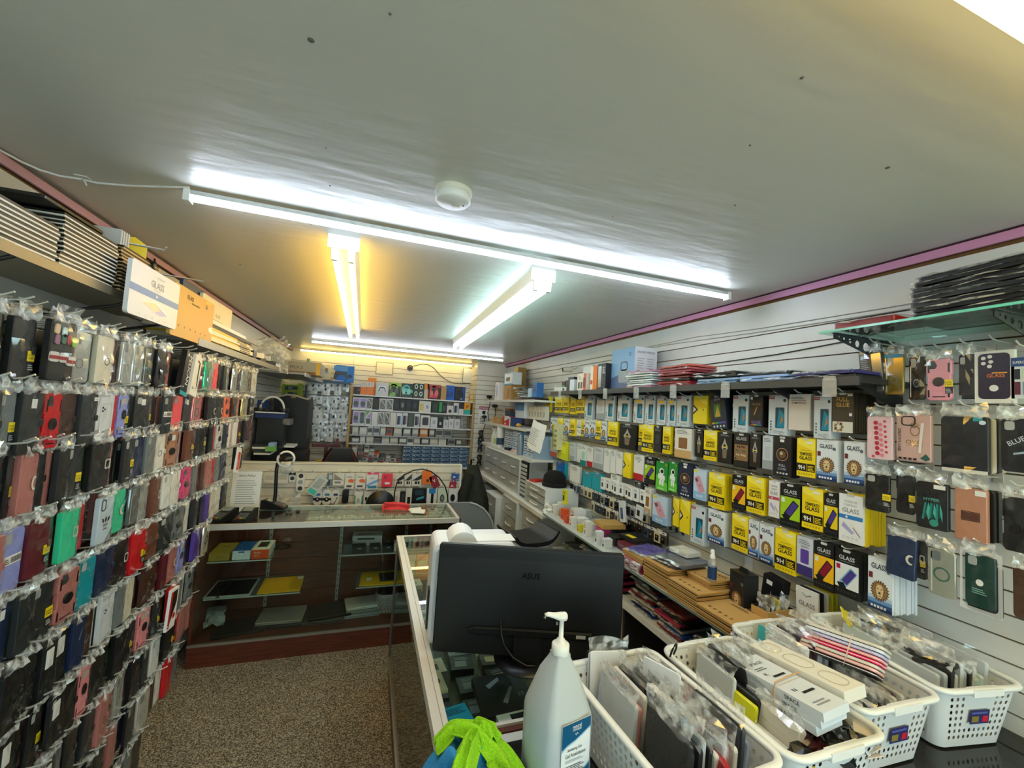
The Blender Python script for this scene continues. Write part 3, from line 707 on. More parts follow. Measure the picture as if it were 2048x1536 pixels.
PK = {  # code: (front, box colour, words)
 'Y': (f_y9h, '#f0d20a', 'yellow tempered glass pack'), 'H': (f_white, '#cdd5da', 'pale grey protector pack with teal phone picture'), 'h': (f_white_y, '#cdd5da', 'pale grey protector pack with yellow tag'),
 'L': (f_lion, '#dde3e8', 'white and blue glass pack with a lion head'), 'G': (f_gold, '#3a3226', 'bronze full glue glass pack'), 'y': (lambda: f_blackglass('#e6c81a'), '#14161a', 'black and yellow glass pack'),
 'i': (lambda: f_blackglass('#a4c81c'), '#14161a', 'black and lime glass pack'), 'z': (lambda: f_blackglass('#f0b818'), '#14161a', 'black and amber glass pack with red phone'), 'W': (lambda: f_blackglass('#e3e6e6', '#7fb3cc'), '#14161a', 'black and white glass pack with blue phone'),
 'P': (f_prem, '#e6e7e6', 'white premium glass pack with blue band'), 'Q': (lambda: f_prem('#c04a62'), '#e6e0de', 'white glass pack with crimson band'), 'N': (f_navy, '#16223e', 'navy pack with bronze lens picture'), 'C': (lambda: f_navy('#b98a6a'), '#10131c', 'dark navy pack with copper coin picture'),
 'A': (f_green, '#1f8a34', 'green pack with white astronaut picture'), 'k': (f_pink, '#c2d4e6', 'pale blue pack with pink phone picture'), 'D': (f_dia, '#efd414', 'yellow pack with black triangle'),
 'o': (lambda: f_dark('holo'), '#1c2738', 'dark blue hologram glass pack'), 'b': (lambda: f_dark('hood'), '#0e0f10', 'black privacy pack with hooded figure'), 'l': (lambda: f_dark('leo'), '#121315', 'black glass pack with leopard picture'), 's': (lambda: f_dark('seven'), '#121418', 'black rainbow print glass pack'),
 'u': (lambda: f_misc(('#3a2f74', '#5a3f9c'), 'GLASS'), '#cfd2dc', 'grey and purple glass pack'), 'w': (lambda: f_misc((), 'CABLE'), '#e2e3e0', 'white accessory pack'), 'c': (lambda: f_misc((), 'TEMPERED'), '#e0d3c6', 'cream glass pack with orange line'),
 'r': (lambda: f_misc(('#b5202c',), 'USB'), '#e6e4e0', 'white accessory pack with red base'), 't': (lambda: f_misc(('#17807f', '#9fd0cc')), '#dfe6e4', 'white and teal accessory pack'), 'T': (lambda: f_misc(('#1797a8',)), '#1c9eb4', 'turquoise accessory box'),
 'B': (lambda: f_misc(('#1254a8', '#2a78c8')), '#1b64b8', 'blue accessory box'), 'M': (lambda: f_misc(('#d8df0c', '#e8ee30')), '#dbe010', 'lime yellow accessory pack'), 'g': (lambda: f_misc(('#9aa0a4', '#b9bec2')), '#c6ccd0', 'grey accessory pack'), 'x': (lambda: f_misc(('#2a2c2e', '#3a3c3e')), '#1a1b1d', 'black accessory pack'),
 'O': (lambda: f_misc(('#e0672a',)), '#e8e2da', 'white pack with orange base'), 'e': (lambda: f_misc(('#c9a26a', '#8a5f36')), '#e4ded2', 'white pack with golden pattern')}
_PM = {}
def pack_meshes(c):
 if c not in _PM:
  f, col, words_ = PK[c]
  _PM[c] = (pm(.095, .19, col).mesh('glass_pack'), f().mesh('printed_front'), MB().prism(rrect(0, .187, .030, .010, .004), -.0012, 0, m('#c9ccca', .3)).mesh('hang_hole'))
 return _PM[c]
def Z3(cx, cy): return 1060 + cx / 2.926, 740 + cy / 2.926
PX = 1.865
PROW = [  # (row word, [code, x0, x1, y0, y1 in the close view, stack depth, tilt])
 ('top', [('Y', 90, 120, 155, 245), ('Y', 145, 190, 158, 250), ('Y', 192, 226, 157, 250), ('Y', 236, 266, 160, 258), ('Y', 272, 318, 155, 252), ('H', 320, 368, 150, 290), ('g', 388, 436, 150, 290), ('H', 440, 490, 152, 298), ('H', 512, 582, 150, 300), ('h', 606, 666, 148, 310), ('H', 674, 728, 150, 318), ('h', 742, 795, 150, 322), ('h', 800, 853, 152, 328), ('H', 858, 932, 152, 332), ('D', 955, 1036, 150, 315), ('o', 1066, 1158, 150, 345, .14), ('H', 1186, 1276, 148, 362), ('s', 1287, 1362, 150, 330), ('H', 1395, 1505, 148, 382), ('c', 1512, 1636, 142, 352), ('H', 1660, 1764, 152, 402), ('G', 1768, 1894, 136, 366)]),
 ('second', [('L', 120, 160, 280, 372), ('Y', 163, 193, 280, 380), ('L', 196, 228, 285, 380), ('Y', 230, 262, 285, 385), ('P', 262, 287, 290, 385), ('Y', 288, 314, 288, 388), ('L', 316, 348, 292, 395), ('L', 350, 382, 292, 395), ('Y', 384, 414, 295, 405), ('L', 416, 446, 300, 415), ('Y', 455, 512, 302, 440), ('b', 522, 618, 318, 462), ('Y', 622, 650, 318, 440), ('Y', 655, 722, 320, 480), ('x', 724, 768, 330, 480), ('Y', 776, 822, 332, 490), ('C', 824, 842, 335, 495), ('e', 846, 946, 342, 515), ('b', 966, 1012, 350, 510), ('Y', 1016, 1094, 355, 530), ('b', 1098, 1182, 366, 545), ('l', 1192, 1280, 375, 572), ('b', 1284, 1350, 380, 570), ('g', 1360, 1420, 385, 580), ('C', 1424, 1530, 392, 622), ('Y', 1560, 1670, 402, 626), ('L', 1676, 1800, 410, 648), ('L', 1836, 1960, 420, 672)]),
 ('third', [('O', 118, 160, 398, 508), ('M', 166, 224, 415, 525), ('g', 230, 262, 425, 530), ('w', 264, 292, 430, 540), ('t', 294, 330, 440, 560), ('r', 333, 368, 450, 566), ('g', 372, 428, 452, 580), ('w', 432, 468, 462, 600), ('w', 470, 500, 466, 605), ('w', 503, 540, 480, 610), ('D', 545, 590, 485, 630), ('r', 606, 665, 500, 645), ('i', 670, 732, 512, 665), ('A', 736, 806, 536, 705), ('A', 810, 862, 540, 712), ('N', 866, 950, 548, 745), ('k', 955, 1030, 585, 760), ('Y', 1044, 1140, 606, 810), ('z', 1182, 1262, 618, 818), ('Y', 1266, 1372, 628, 840), ('Q', 1396, 1460, 650, 862), ('i', 1464, 1582, 672, 922), ('Y', 1590, 1716, 692, 934), ('y', 1720, 1802, 726, 972), ('P', 1806, 1950, 732, 1012)]),
 ('fourth', [('w', 122, 150, 530, 630), ('B', 152, 190, 540, 640), ('T', 190, 212, 535, 640), ('g', 212, 228, 545, 645), ('w', 232, 290, 562, 660), ('T', 305, 360, 600, 722), ('T', 362, 420, 602, 730), ('w', 470, 520, 625, 720), ('x', 612, 662, 662, 810), ('e', 668, 706, 690, 850), ('k', 716, 800, 738, 900), ('D', 836, 872, 750, 915), ('D', 876, 936, 762, 955), ('H', 940, 1022, 798, 1018), ('L', 1040, 1140, 822, 1016), ('Y', 1180, 1276, 850, 1060), ('L', 1278, 1338, 880, 1090), ('L', 1342, 1426, 908, 1130), ('Y', 1432, 1556, 940, 1186), ('u', 1560, 1656, 980, 1205), ('z', 1660, 1780, 1012, 1285), ('W', 1784, 1926, 1058, 1330), ('L', 1976, 2122, 1106, 1410)])]
for row, items in PROW:
 n = 0; lasty = 99
 for it in items:
  c, x0, x1, y0, y1 = it[:5]; tilt = it[5] if len(it) > 5 else 0
  a = atX(*Z3(x0, (y0 + y1) / 2), PX); b = atX(*Z3(x1, (y0 + y1) / 2), PX)
  t = atX(*Z3((x0 + x1) / 2, y0), PX); q = atX(*Z3((x0 + x1) / 2, y1), PX)
  wd = abs(a.y - b.y) * .97; ht = t.z - q.z; yc = (a.y + b.y) / 2
  ht = min(max(ht, .14), .235)
  back = 0
  n += 1
  me_of = lambda q: pack_meshes(q)[0]
  me, fm, hh = pack_meshes(c)
  deep = 9 if it is items[-1] else 4 if yc < 1.9 else 3 if yc < 2.6 else 2
  if c == 'P': back_me, c_b = pack_meshes('Y')[0], 'Y'
  else: back_me, c_b = me_of(c), c
  sc_ = (wd / .095, 1, ht / .19)
  wall_hook(wall_right, XR - .012, PX - .03, yc, t.z + .006, WIRE)
  for k in range(deep):
   if k == 0: lab = '%s, %s hook along, %s glass wall row' % (PK[c][2].replace(' with', ', with', 0), ORD[n - 1], row)
   else: lab = '%s, %s behind, %s hook along, %s glass wall row' % (PK[c_b][2].split(' with ')[0], ORD[k - 1], ORD[n - 1], row)
   thing('glass_pack', lab, 'screen protector', [(None, me), ('printed_front', fm), ('hang_hole', hh)] if k == 0 else back_me, (PX + k * .0135 + (.02 if x1 - x0 < 30 else 0), yc - k * .0015 + (R.uniform(-.002, .002) if k else 0), q.z + (R.uniform(-.004, .004) if k else 0)),
                  -PI / 2, 0, -tilt, 'screen protector packs on the glass wall', sc_)
# ================================================================== helpers for boxes and flat cases
def carton(name, label, cat, loc, w_, d, h, col, rz=0, front=None, top=None, side=None, group=None, rx=0, ry=0, rough=.45):
 """box: x centred, front face at y=0 (facing -y before turning), depth d; front/top/side: functions drawing prints into a builder"""
 b = MB().box(-w_ / 2, w_ / 2, 0, d, 0, h, m(col, rough))
 parts = [(None, b)]
 if front: f = MB(); front(f); parts.append(('printed_front', f))
 if top:
  f = MB(); f.T = Matrix(((1, 0, 0, 0), (0, 0, 1, 0), (0, -1, 0, h), (0, 0, 0, 1))); top(f); parts.append(('printed_top', f))
 if side:
  f = MB(); f.T = Matrix(((0, 1, 0, w_ / 2), (1, 0, 0, 0), (0, 0, 1, 0), (0, 0, 0, 1))) @ Matrix.Scale(-1, 4, (0, 1, 0)); side(f); parts.append(('printed_side', f))
 return thing(name, label, cat, parts, loc, rz, rx, ry, group)
def flat_case(name, label, cat, x, y, z, wx, wy, t, col, rz=0, group=None, bag=True, rx=0, ry=0, rough=.4):
 """a flat case lying down; wx by wy, t thick"""
 b = MB(); b.T = Matrix(((1, 0, 0, 0), (0, 0, 1, 0), (0, -1, 0, t), (0, 0, 0, 1)))
 b.prism(rrect(0, 0, wx, wy, .008), 0, t, m(col, rough), min(.002, t * .3))
 parts = [(None, b)]
 if bag:
  s = MB(); s.T = Matrix(((1, 0, 0, 0), (0, 0, 1, 0), (0, -1, 0, t + .003), (0, 0, 0, 1)))
  s.sheet(-wx / 2 - .012, wx / 2 + .012, -wy / 2 - .01, wy / 2 + .01, 6, 6, 0, .003, FILM, R)
  s.sheet(-wx / 2 - .02, -wx / 2 + .01, -wy / 2, wy / 2, 2, 6, .004, .006, HEAD, R)
  parts.append(('clear_bag', s))
 return thing(name, label, cat, parts, (x, y, z), rz, rx, ry, group)
def txt(t, cx, z, h, col, mw=None, y=-.0008): return lambda f: f.text(t, cx, z, h, y, m(col, .5), mw)
# ================================================================== cases on the right wall by the front counter
def Q4(cx, cy): return 1640 + cx / 2.603, 680 + cy / 2.603
def hang_right(name, label, parts, box, dx=0.0, tilt=0, X=PX - .01, hook=True, w0=.084, h0=.16, cat='phone case'):
 x0, x1, y0, y1 = box
 a = atX(*Q4(x0, (y0 + y1) / 2), X); b = atX(*Q4(x1, (y0 + y1) / 2), X); t = atX(*Q4((x0 + x1) / 2, y0), X); q = atX(*Q4((x0 + x1) / 2, y1), X)
 if hook: wall_hook(wall_right, XR - .012, X - .03, (a.y + b.y) / 2, t.z + .035)
 return thing(name, label, cat, parts, (X + dx, (a.y + b.y) / 2, q.z), -PI / 2, 0, -tilt, None, ((a.y - b.y) / w0, 1, (t.z - q.z) / h0))
def cs(t, col, extra=None, st=None, bag=True):
 me, ex = case_mesh(t, col)
 p = [(None, me)] + ex
 if extra: f = MB(); extra(f); p.append(('printed_front', f))
 if bag: p.append(('clear_bag', R.choice(BAGS)))
 if st: p.append(('price_sticker', STK[st]))
 return p
hang_right('clear_case', 'clear case pack with black label card, top of the hooks under the glass shelf', cs('c', '#8d8a80', lambda f: f.rect(-.045, -.002, .01, .165, -.003, m('#101113', .4)).lines(-.040, -.008, .06, .15, 12, -.0035, m('#9a9c9c', .5)).rect(-.030, .0, .012, .034, -.0036, WHITE)), (225, 340, 60, 270), 0, .08)
hang_right('clear_case', 'gold and black tinted case in a clear bag under the glass shelf', cs('c', '#a88f45', lambda f: f.rect(-.036, .036, .146, .160, -.003, m('#1585a8', .4))), (330, 440, 75, 285))
hang_right('clear_case', 'smoky black tinted case in a bag beside the gold one', cs('c', '#2c2c28'), (440, 530, 80, 310), .02)
hang_right('ring_stand_case', 'pink armour case with round ring stand and yellow sticker', cs('r', '#e59aa6', None, 'y'), (548, 690, 95, 315))
hang_right('phone_case', 'plain black case in a clear bag beside the pink armour case', cs('p', '#141618'), (704, 796, 70, 305), .015)
def plum(f):
 f.flat(rrect(0, .082, .068, .140, .012), -.0006, m('#241a30', .35))
 for x, z in ((-.022, .138), (-.008, .142), (-.022, .122), (-.006, .126), (-.009, .112)): f.flat(circ(x, z, .0055, 10), -.0009, m('#d8d3d0', .4))
 f.text('GLASS', .004, .078, .010, -.0009, m('#e0762a', .4), .044); f.rect(-.004, .028, .090, .093, -.0009, m('#e0a02a', .4)); f.flat(circ(0, .045, .010, 12), -.0009, m('#d8d3d0', .4))
hang_right('boxed_case', 'white carded box showing a deep plum phone back with orange lettering', [(None, B(-.042, .042, 0, .016, 0, .16, m('#d9d7d0', .5))), ('printed_front', None or (lambda f: (plum(f), f)[1])(MB()))], (805, 1012, 55, 328))
hang_right('boxed_case', 'small card with blue header showing colour swatches at the frame of the wall', [(None, B(-.042, .042, 0, .012, 0, .16, m('#c9ced4', .5))), ('printed_front', MB().rect(-.042, .042, .125, .16, -.0006, m('#1d3f78', .4)).text('SUPERCASE', 0, .136, .010, -.0009, WHITE, .07).rect(-.03, -.005, .075, .115, -.0006, m('#23262b', .3)).rect(.004, .03, .075, .115, -.0006, m('#b8c8a8', .3)).rect(-.03, -.004, .015, .065, -.0006, m('#5a2434', .3)).rect(.004, .03, .015, .065, -.0006, m('#7c8fb0', .3)))], (995, 1105, 90, 305))
def flor(f):
 for i in range(22):
  c = m(('#d4325a', '#e87a9a', '#c01a44')[i % 3], .4); f.flat(circ(-.02 + ((i * 29) % 44) / 1000, .010 + i * .0062, .005 + (i % 3) * .0015, 7), -.0012 - i * .00002, c)
hang_right('phone_case', 'pale pink case printed with red flowers and ribbons', cs('e', '#e9c9cf', flor), (245, 378, 395, 622))
def owl(f):
 g = m('#8d6a3a', .4)
 f.text('CREATIVE CASE', -.038, .070, .008, -.0012, BLACK, None, -PI / 2); f.frame(rrect(-.012, .136, .036, .034, .010), rrect(-.012, .136, .028, .026, .007), -.0012, m('#23262a', .4))
 f.frame([(x + .004, z * 1.5 - .035) for x, z in circ(0, .092, .012, 12)], [(x + .004, z * 1.5 - .035) for x, z in circ(0, .092, .010, 12)], -.0012, g); f.frame(circ(.002, .122, .009, 10), circ(.002, .122, .007, 10), -.0012, g)
 f.text('OVO', .002, .058, .014, -.0012, g, .040); f.rect(-.018, .022, .052, .0535, -.0012, g)
 for i in range(4): f.rect(-.036 + i * .012, -.028 + i * .012, .004, .011, -.0012, BLACK)
 f.flat([(.016, .012), (.030, .004), (.040, .012), (.030, .028)], -.0014, m('#1f5a52', .4)); f.flat([(.012, .03), (.018, .03), (.026, .13), (.018, .13)], -.0013, m('#e9e2df', .2))
hang_right('phone_case', 'beige pink case with fine owl outline drawing in a printed bag', cs('e', '#cfa9a0', owl), (398, 580, 385, 632))
hang_right('tablet_case', 'large near black folio with teal corner tag and cream ones behind', cs('e', '#10171f', lambda f: f.rect(.016, .032, .146, .157, -.0012, m('#1d93a0', .4)).flat(circ(.032, .142, .006, 10), -.0014, m('#cfdcea', .4)).rect(-.040, .040, .0, .010, -.0012, m('#d9d6cc', .5)), None), (630, 880, 395, 692), 0, 0, PX - .01)
for k in range(3): hang_right('tablet_case', ['cream', 'black', 'sand'][k] + ' folio edge showing behind the large near black folio', cs('e', ['#cfc8b2', '#1a1c1e', '#b8ab90'][k], None, None, False), (640 + k * 8, 890 + k * 8, 400, 685), .02 + .018 * k, 0, PX - .01, False)
hang_right('phone_case', 'black baseball print case with pale script and window at the frame edge', cs('p', '#14161c', lambda f: f.text('BLUE', 0, .085, .014, -.0012, m('#c9d2dc', .4), .05, .5).flat([(-.01, .05), (.03, .06), (.03, .066), (-.01, .056)], -.0012, m('#9fb0c4', .4))), (935, 1130, 405, 690))
hang_right('phone_case', 'black case with pale camera window and yellow sticker, third hook row', cs('p', '#15181a', None, 'y'), (230, 366, 695, 892))
hang_right('phone_case', 'black ring case half hidden beside the yellow stickered black case', cs('r', '#1a1d20', None, 'y'), (380, 482, 700, 905), .012)
def teal(f):
 for i in range(9): f.flat([(-.026 + i * .006, .03 + (i % 3) * .012), (-.020 + i * .006, .028 + (i % 2) * .01), (-.012 + i * .005, .085 - (i % 3) * .012), (-.018 + i * .005, .09)], -.0012 - .00003 * i, m(('#1f8a80', '#0f4f50', '#49b0a0')[i % 3], .35))
 f.text('HYPER', 0, .095, .010, -.0016, m('#5fb8aa', .4), .05); f.flat(circ(.006, .022, .012, 12), -.0016, m('#2c8f80', .4)); f.rect(.006, .036, .138, .152, -.002, WHITE)
hang_right('phone_case', 'dark case with teal streaked artwork and white barcode label', cs('e', '#12181d', teal), (500, 668, 740, 985))
hang_right('phone_case', 'tan rose cork case with dark barcode plate', cs('e', '#b98368', lambda f: f.rect(-.022, .022, .064, .086, -.0012, m('#5a3424', .5)).frame(rrect(0, .075, .048, .028, .001), rrect(0, .075, .044, .024, .001), -.0013, m('#3a2418', .5)).rect(.012, .040, .138, .154, -.0016, WHITE)), (700, 872, 770, 1050))
for k in range(2): hang_right('phone_case', ['black', 'charcoal'][k] + ' case edge stacked behind the tan rose cork case', cs('e', ['#15181a', '#24292c'][k], None, None, False), (716 + 12 * k, 890 + 12 * k, 775, 1045), .02 + .018 * k, 0, PX - .01, False)
hang_right('phone_case', 'black ring case with fashion header at the frame edge, third hook row', cs('r', '#191b1e', lambda f: f.text('Fashion', 0, .166, .014, -.002, BLACK, .06)), (942, 1110, 820, 1105))
hang_right('flip_wallet_case', 'navy flip wallet with pale round clasp on the lowest hook row', cs('W', '#1c2f52'), (342, 492, 1022, 1235), 0, -.05)
hang_right('flip_wallet_case', 'black wallet half hidden behind the navy flip wallet', cs('q', '#1c1f22', None, 'y'), (440, 530, 1040, 1240), .02, 0, PX - .01, False)
hang_right('clear_case', 'frosted white case with green ring and camera outline', cs('k', '#cfd3c4'), (556, 714, 1090, 1338))
hang_right('phone_case', 'dark green phone case with white round label in a white edged bag', cs('p', '#0f3a33', lambda f: (f.flat(circ(0, .074, .010, 12), -.0014, WHITE), f.lines(-.02, .02, .040, .058, 3, -.0014, m('#7fb0a4', .5)), f.frame(rrect(.004, .078, .108, .185, .004), rrect(.002, .080, .090, .165, .012), -.004, FOG))), (748, 920, 1115, 1395))
hang_right('phone_case', 'navy case peeking below the dark green phone case', cs('e', '#121a2c', None, None, False), (752, 928, 1170, 1432), .016, 0, PX - .01, False)
hang_right('phone_case', 'brown patterned case cut by the frame on the lowest hook row', cs('e', '#4a3020'), (1005, 1150, 1200, 1460))
# ================================================================== glass shelf on punched brackets
gz = 2.272
gs = thing('glass_shelf', 'green edged glass shelf high on the slat wall', 'shelf', [
 (None, MB().box(1.645, XR - .013, .35, 1.135, gz - .004, gz + .004, GGREEN)), ('front_edge', B(1.642, 1.6455, .35, 1.135, gz - .004, gz + .004, m('#6fd0b8', .15)))])
def bracket(y, label):
 b = MB(); n = 24
 holes = [(1.690, gz - .016, .0045), (1.718, gz - .020, .0065), (1.752, gz - .026, .0095), (1.794, gz - .033, .0135), (1.845, gz - .042, .018), (1.908, gz - .052, .023)]
 # plate built as strips round each hole so the holes are really open
 xs = 0
 zt = gz - .006
 def zb(x): return gz - .024 - (x - 1.66) / (XR - .014 - 1.66) * .085
 for yy in (y - .0012, y + .0012):
  prev = 1.66
  for hx, hz, hr in holes:
   b.add([(prev, yy, zb(prev)), (hx - hr, yy, zb(hx - hr)), (hx - hr, yy, zt), (prev, yy, zt)], [(0, 1, 2, 3)], m('#3b4143', .4, .3))
   k = 8
   up = [(hx + hr * math.cos(PI - PI * i / k), hz + hr * math.sin(PI * i / k)) for i in range(k + 1)]
   dn = [(hx + hr * math.cos(PI - PI * i / k), hz - hr * math.sin(PI * i / k)) for i in range(k + 1)]
   for i in range(k):
    b.add([(up[i][0], yy, up[i][1]), (up[i + 1][0], yy, up[i + 1][1]), (up[i + 1][0], yy, zt), (up[i][0], yy, zt)], [(0, 1, 2, 3)], m('#3b4143', .4, .3))
    b.add([(dn[i][0], yy, zb(dn[i][0])), (dn[i + 1][0], yy, zb(dn[i + 1][0])), (dn[i + 1][0], yy, dn[i + 1][1]), (dn[i][0], yy, dn[i][1])], [(0, 1, 2, 3)], m('#3b4143', .4, .3))
   prev = hx + hr
  b.add([(prev, yy, zb(prev)), (XR - .014, yy, zb(XR - .014)), (XR - .014, yy, zt), (prev, yy, zt)], [(0, 1, 2, 3)], m('#3b4143', .4, .3))
 b.box(1.66, XR - .014, y - .008, y + .008, zt, zt + .002, m('#4a5052', .4, .3))
 return thing('shelf_bracket', label, 'bracket', b)
bracket(1.09, 'grey punched bracket with round holes under the far end of the glass shelf')
bracket(.66, 'grey punched bracket with round holes under the near end of the glass shelf')
for i in range(9):
 flat_case('tablet_case', '%s black tablet case from the bottom in the pile on the glass shelf' % ORD[i], 'tablet case', 1.85 + R.uniform(-.01, .01), .745 + R.uniform(-.012, .012), gz + .006 + i * .0185, .20, .29, .014, '#101214', R.uniform(-.06, .06), 'tablet cases on the glass shelf', True)
flat_case('tablet_case', 'slim red tablet sleeve lying alone on the glass shelf', 'tablet case', 1.745, .995, gz + .006, .17, .19, .024, '#8c1f1c', .03, None, True)
# ================================================================== long black shelf and its load
SZ = 2.098
sh = [(None, B(1.70, XR - .013, 1.02, 3.78, SZ - .022, SZ, m('#2c2f31', .45, .2))), ('front_lip', B(1.69, 1.70, 1.02, 3.78, SZ - .032, SZ + .002, m('#3a3e40', .4, .3)))]
for i, y in enumerate((1.06, 1.42, 1.80, 2.22, 2.62, 3.05, 3.5)):
 sh.append(('bracket', MB().add([(1.72, y - .002, SZ - .024), (XR - .014, y - .002, SZ - .024), (XR - .014, y - .002, SZ - .12), (1.72, y + .002, SZ - .024), (XR - .014, y + .002, SZ - .024), (XR - .014, y + .002, SZ - .12)], [(0, 2, 1), (3, 4, 5), (0, 3, 5, 2), (0, 1, 4, 3)], m('#1d1f21', .4, .3))))
thing('display_shelf', 'long black metal shelf above the screen protectors', 'shelf', sh)
for i, y in enumerate((1.12, 1.62, 2.0, 2.36, 2.75, 3.15, 3.55)):
 thing('ticket_holder', 'clear plastic ticket holder, %s along the black shelf from the shop front' % ORD[i], 'holder', [(None, B(1.682, 1.688, y - .025, y + .025, SZ - .075, SZ - .004, CLEARP)), ('clip', B(1.680, 1.6895, y - .02, y + .02, SZ - .012, SZ + .006, CLEARP))], (0, 0, 0), 0, 0, 0, 'clear ticket holders')
def on_shelf(px, z=SZ, X=1.78):
 lo = y_along(px, X, z + .05); return lo
# big cartons
carton('speaker_box', 'tall printed speaker box with suitcase speaker picture and white text side', 'box', (1.77, 2.66, SZ), .30, .19, .31, '#d9dadd', -PI / 2,
       lambda f: (f.rect(-.15, .15, 0, .31, -.0004, m('#7fa6d0', .4)), f.flat([(-.15, 0), (.15, 0), (.15, .06), (-.02, .12), (-.15, .09)], -.0006, m('#54648c', .4)), f.flat([(.05, .0), (.15, .0), (.15, .08), (.09, .05)], -.0008, m('#d88a3a', .4)), f.flat(rrect(.02, .10, .14, .10, .02), -.001, m('#8d9298', .3)), f.frame(rrect(.02, .175, .09, .07, .02), rrect(.02, .175, .07, .05, .012), -.001, BLACK), f.text('Q', .09, .245, .03, -.001, BLACK)),
       None, lambda f: (f.text('DANCER WIRELESS', .095, .265, .016, -.0008, m('#4a5058', .5), .15), f.lines(.02, .085, .05, .24, 11, -.0008, m('#8c9098', .5), .25), f.lines(.105, .17, .05, .24, 11, -.0008, m('#8c9098', .5), .25)))
carton('speaker_box', 'black mesh patterned speaker box in front of the suitcase speaker box', 'box', (1.72, 2.87, SZ), .12, .14, .21, '#1a1c1f', -PI / 2, lambda f: (f.rect(-.055, -.005, .02, .19, -.0006, m('#8a8f94', .25, .4)), [f.flat(circ(.012 + (i % 4) * .012, .02 + (i // 4) * .014, .004, 6), -.0007, m('#4a4e52', .3)) for i in range(24)], f.lines(.008, .05, .13, .19, 4, -.0007, m('#b8bcc0', .5))))
carton('gadget_box', 'tall bright orange box on the black shelf', 'box', (1.74, 3.03, SZ), .11, .16, .205, '#ef7d12', -PI / 2, lambda f: (f.rect(-.055, -.01, 0, .205, -.0006, m('#f0e2cf', .4)), f.flat(circ(-.034, .07, .02, 12), -.0008, m('#c0501a', .4))))
carton('case_box', 'white and orange box with rugged case pictures on the black shelf', 'box', (1.715, 3.19, SZ), .16, .10, .15, '#e9e2d6', -PI / 2, lambda f: (f.rect(.035, .08, 0, .15, -.0006, m('#d8541a', .4)), f.flat(rrect(.05, .07, .04, .085, .012), -.0010, m('#7a2c12', .4)), f.rect(-.06, -.028, .02, .075, -.0008, m('#3a3e42', .3)), f.rect(-.015, .018, .02, .075, -.0008, m('#4a4e52', .3)), f.lines(-.06, .0, .1, .13, 3, -.0008, m('#9a8f80', .5))))
carton('gadget_box', 'white box with dark lid standing behind the orange boxes', 'box', (1.83, 3.30, SZ), .17, .12, .235, '#dfe1e3', -PI / 2, lambda f: (f.rect(-.085, .085, .13, .16, -.0006, m('#20242a', .4)), f.lines(-.06, .05, .05, .11, 5, -.0006, m('#9aa2c0', .5))))
carton('gadget_box', 'small pale lavender white box beside the round speaker', 'box', (1.71, 3.36, SZ), .085, .09, .105, '#d5d6e2', -PI / 2)
thing('round_speaker', 'black and silver drum shaped bluetooth speaker on the black shelf', 'speaker', [('body', MB().lathe([(.045, 0), (.05, .01), (.05, .10), (.045, .11)], m('#7d848a', .4), 16)), ('end_panel', MB().box(-.058, -.035, -.04, .04, .008, .105, m('#1a1d20', .4)))], (1.78, 3.47, SZ))
carton('gadget_box', 'dark navy upright gadget box behind the round speaker', 'box', (1.82, 3.60, SZ), .12, .09, .15, '#23304a', -PI / 2, lambda f: f.rect(-.04, .04, .03, .11, -.0006, m('#8d959c', .4)))
carton('gadget_box', 'flat white box with blue corner at the far end of the black shelf', 'box', (1.72, 3.60, SZ), .22, .14, .042, '#dad9d2', -PI / 2, lambda f: f.rect(.03, .07, .008, .034, -.0006, m('#26408c', .4)))
carton('gadget_box', 'black and green boxed charger at the far end of the black shelf', 'box', (1.80, 3.72, SZ), .075, .06, .11, '#15241c', -PI / 2, lambda f: f.rect(-.03, .03, .04, .07, -.0006, m('#3f9a6a', .4)))
carton('gadget_box', 'white grey boxed cable at the far end of the black shelf', 'box', (1.725, 3.735, SZ), .075, .10, .05, '#e2e2dc', -PI / 2)
# bagged tablet cases lying in piles
def pile(prefix, x, y, z, n, wx, wy, t, cols, group, jit=.012, names=None, nm='tablet_case', cat='tablet case', bag=True):
 for i in range(n):
  c, cn = cols[i % len(cols)]
  flat_case(nm, '%s %s, %s up' % (cn, prefix, ORD[i]), cat, x + R.uniform(-jit, jit), y + R.uniform(-jit, jit), z + .001 + i * (t + .005), wx, wy, t, c, R.uniform(-.06, .06), group, bag and (i == n - 1 or i % 2 == 0))
 return z + n * (t + .005)
pile('bagged tablet case in the pale pile on the black shelf', 1.80, 2.36, SZ, 8, .20, .27, .010, [('#d78fb0', 'pink'), ('#dfe2e0', 'white'), ('#c9d2cf', 'grey'), ('#e2e4e0', 'white'), ('#b9cfc8', 'pale green'), ('#dcdcd8', 'white'), ('#cfd4d0', 'grey'), ('#e387ae', 'pink')], 'bagged tablet cases on the black shelf')
pile('bagged tablet case in the red pile on the black shelf', 1.80, 2.03, SZ, 8, .20, .27, .011, [('#a01c28', 'red'), ('#8c1a24', 'red'), ('#1d1f22', 'black'), ('#7a2434', 'wine'), ('#a8484a', 'rust'), ('#8a2a38', 'wine'), ('#b0585a', 'rust'), ('#c8584a', 'coral')], 'bagged tablet cases on the black shelf')
pile('bagged tablet case in the blue pile on the black shelf', 1.80, 1.70, SZ, 4, .20, .27, .011, [('#7fa8d0', 'light blue'), ('#8fb4d8', 'light blue'), ('#1a1d22', 'black'), ('#1d2026', 'black')], 'bagged tablet cases on the black shelf')
pile('bagged tablet case in the second blue pile on the black shelf', 1.80, 1.415, SZ, 3, .20, .26, .011, [('#8fb0dc', 'light blue'), ('#86a4d0', 'light blue'), ('#22262c', 'black')], 'bagged tablet cases on the black shelf')
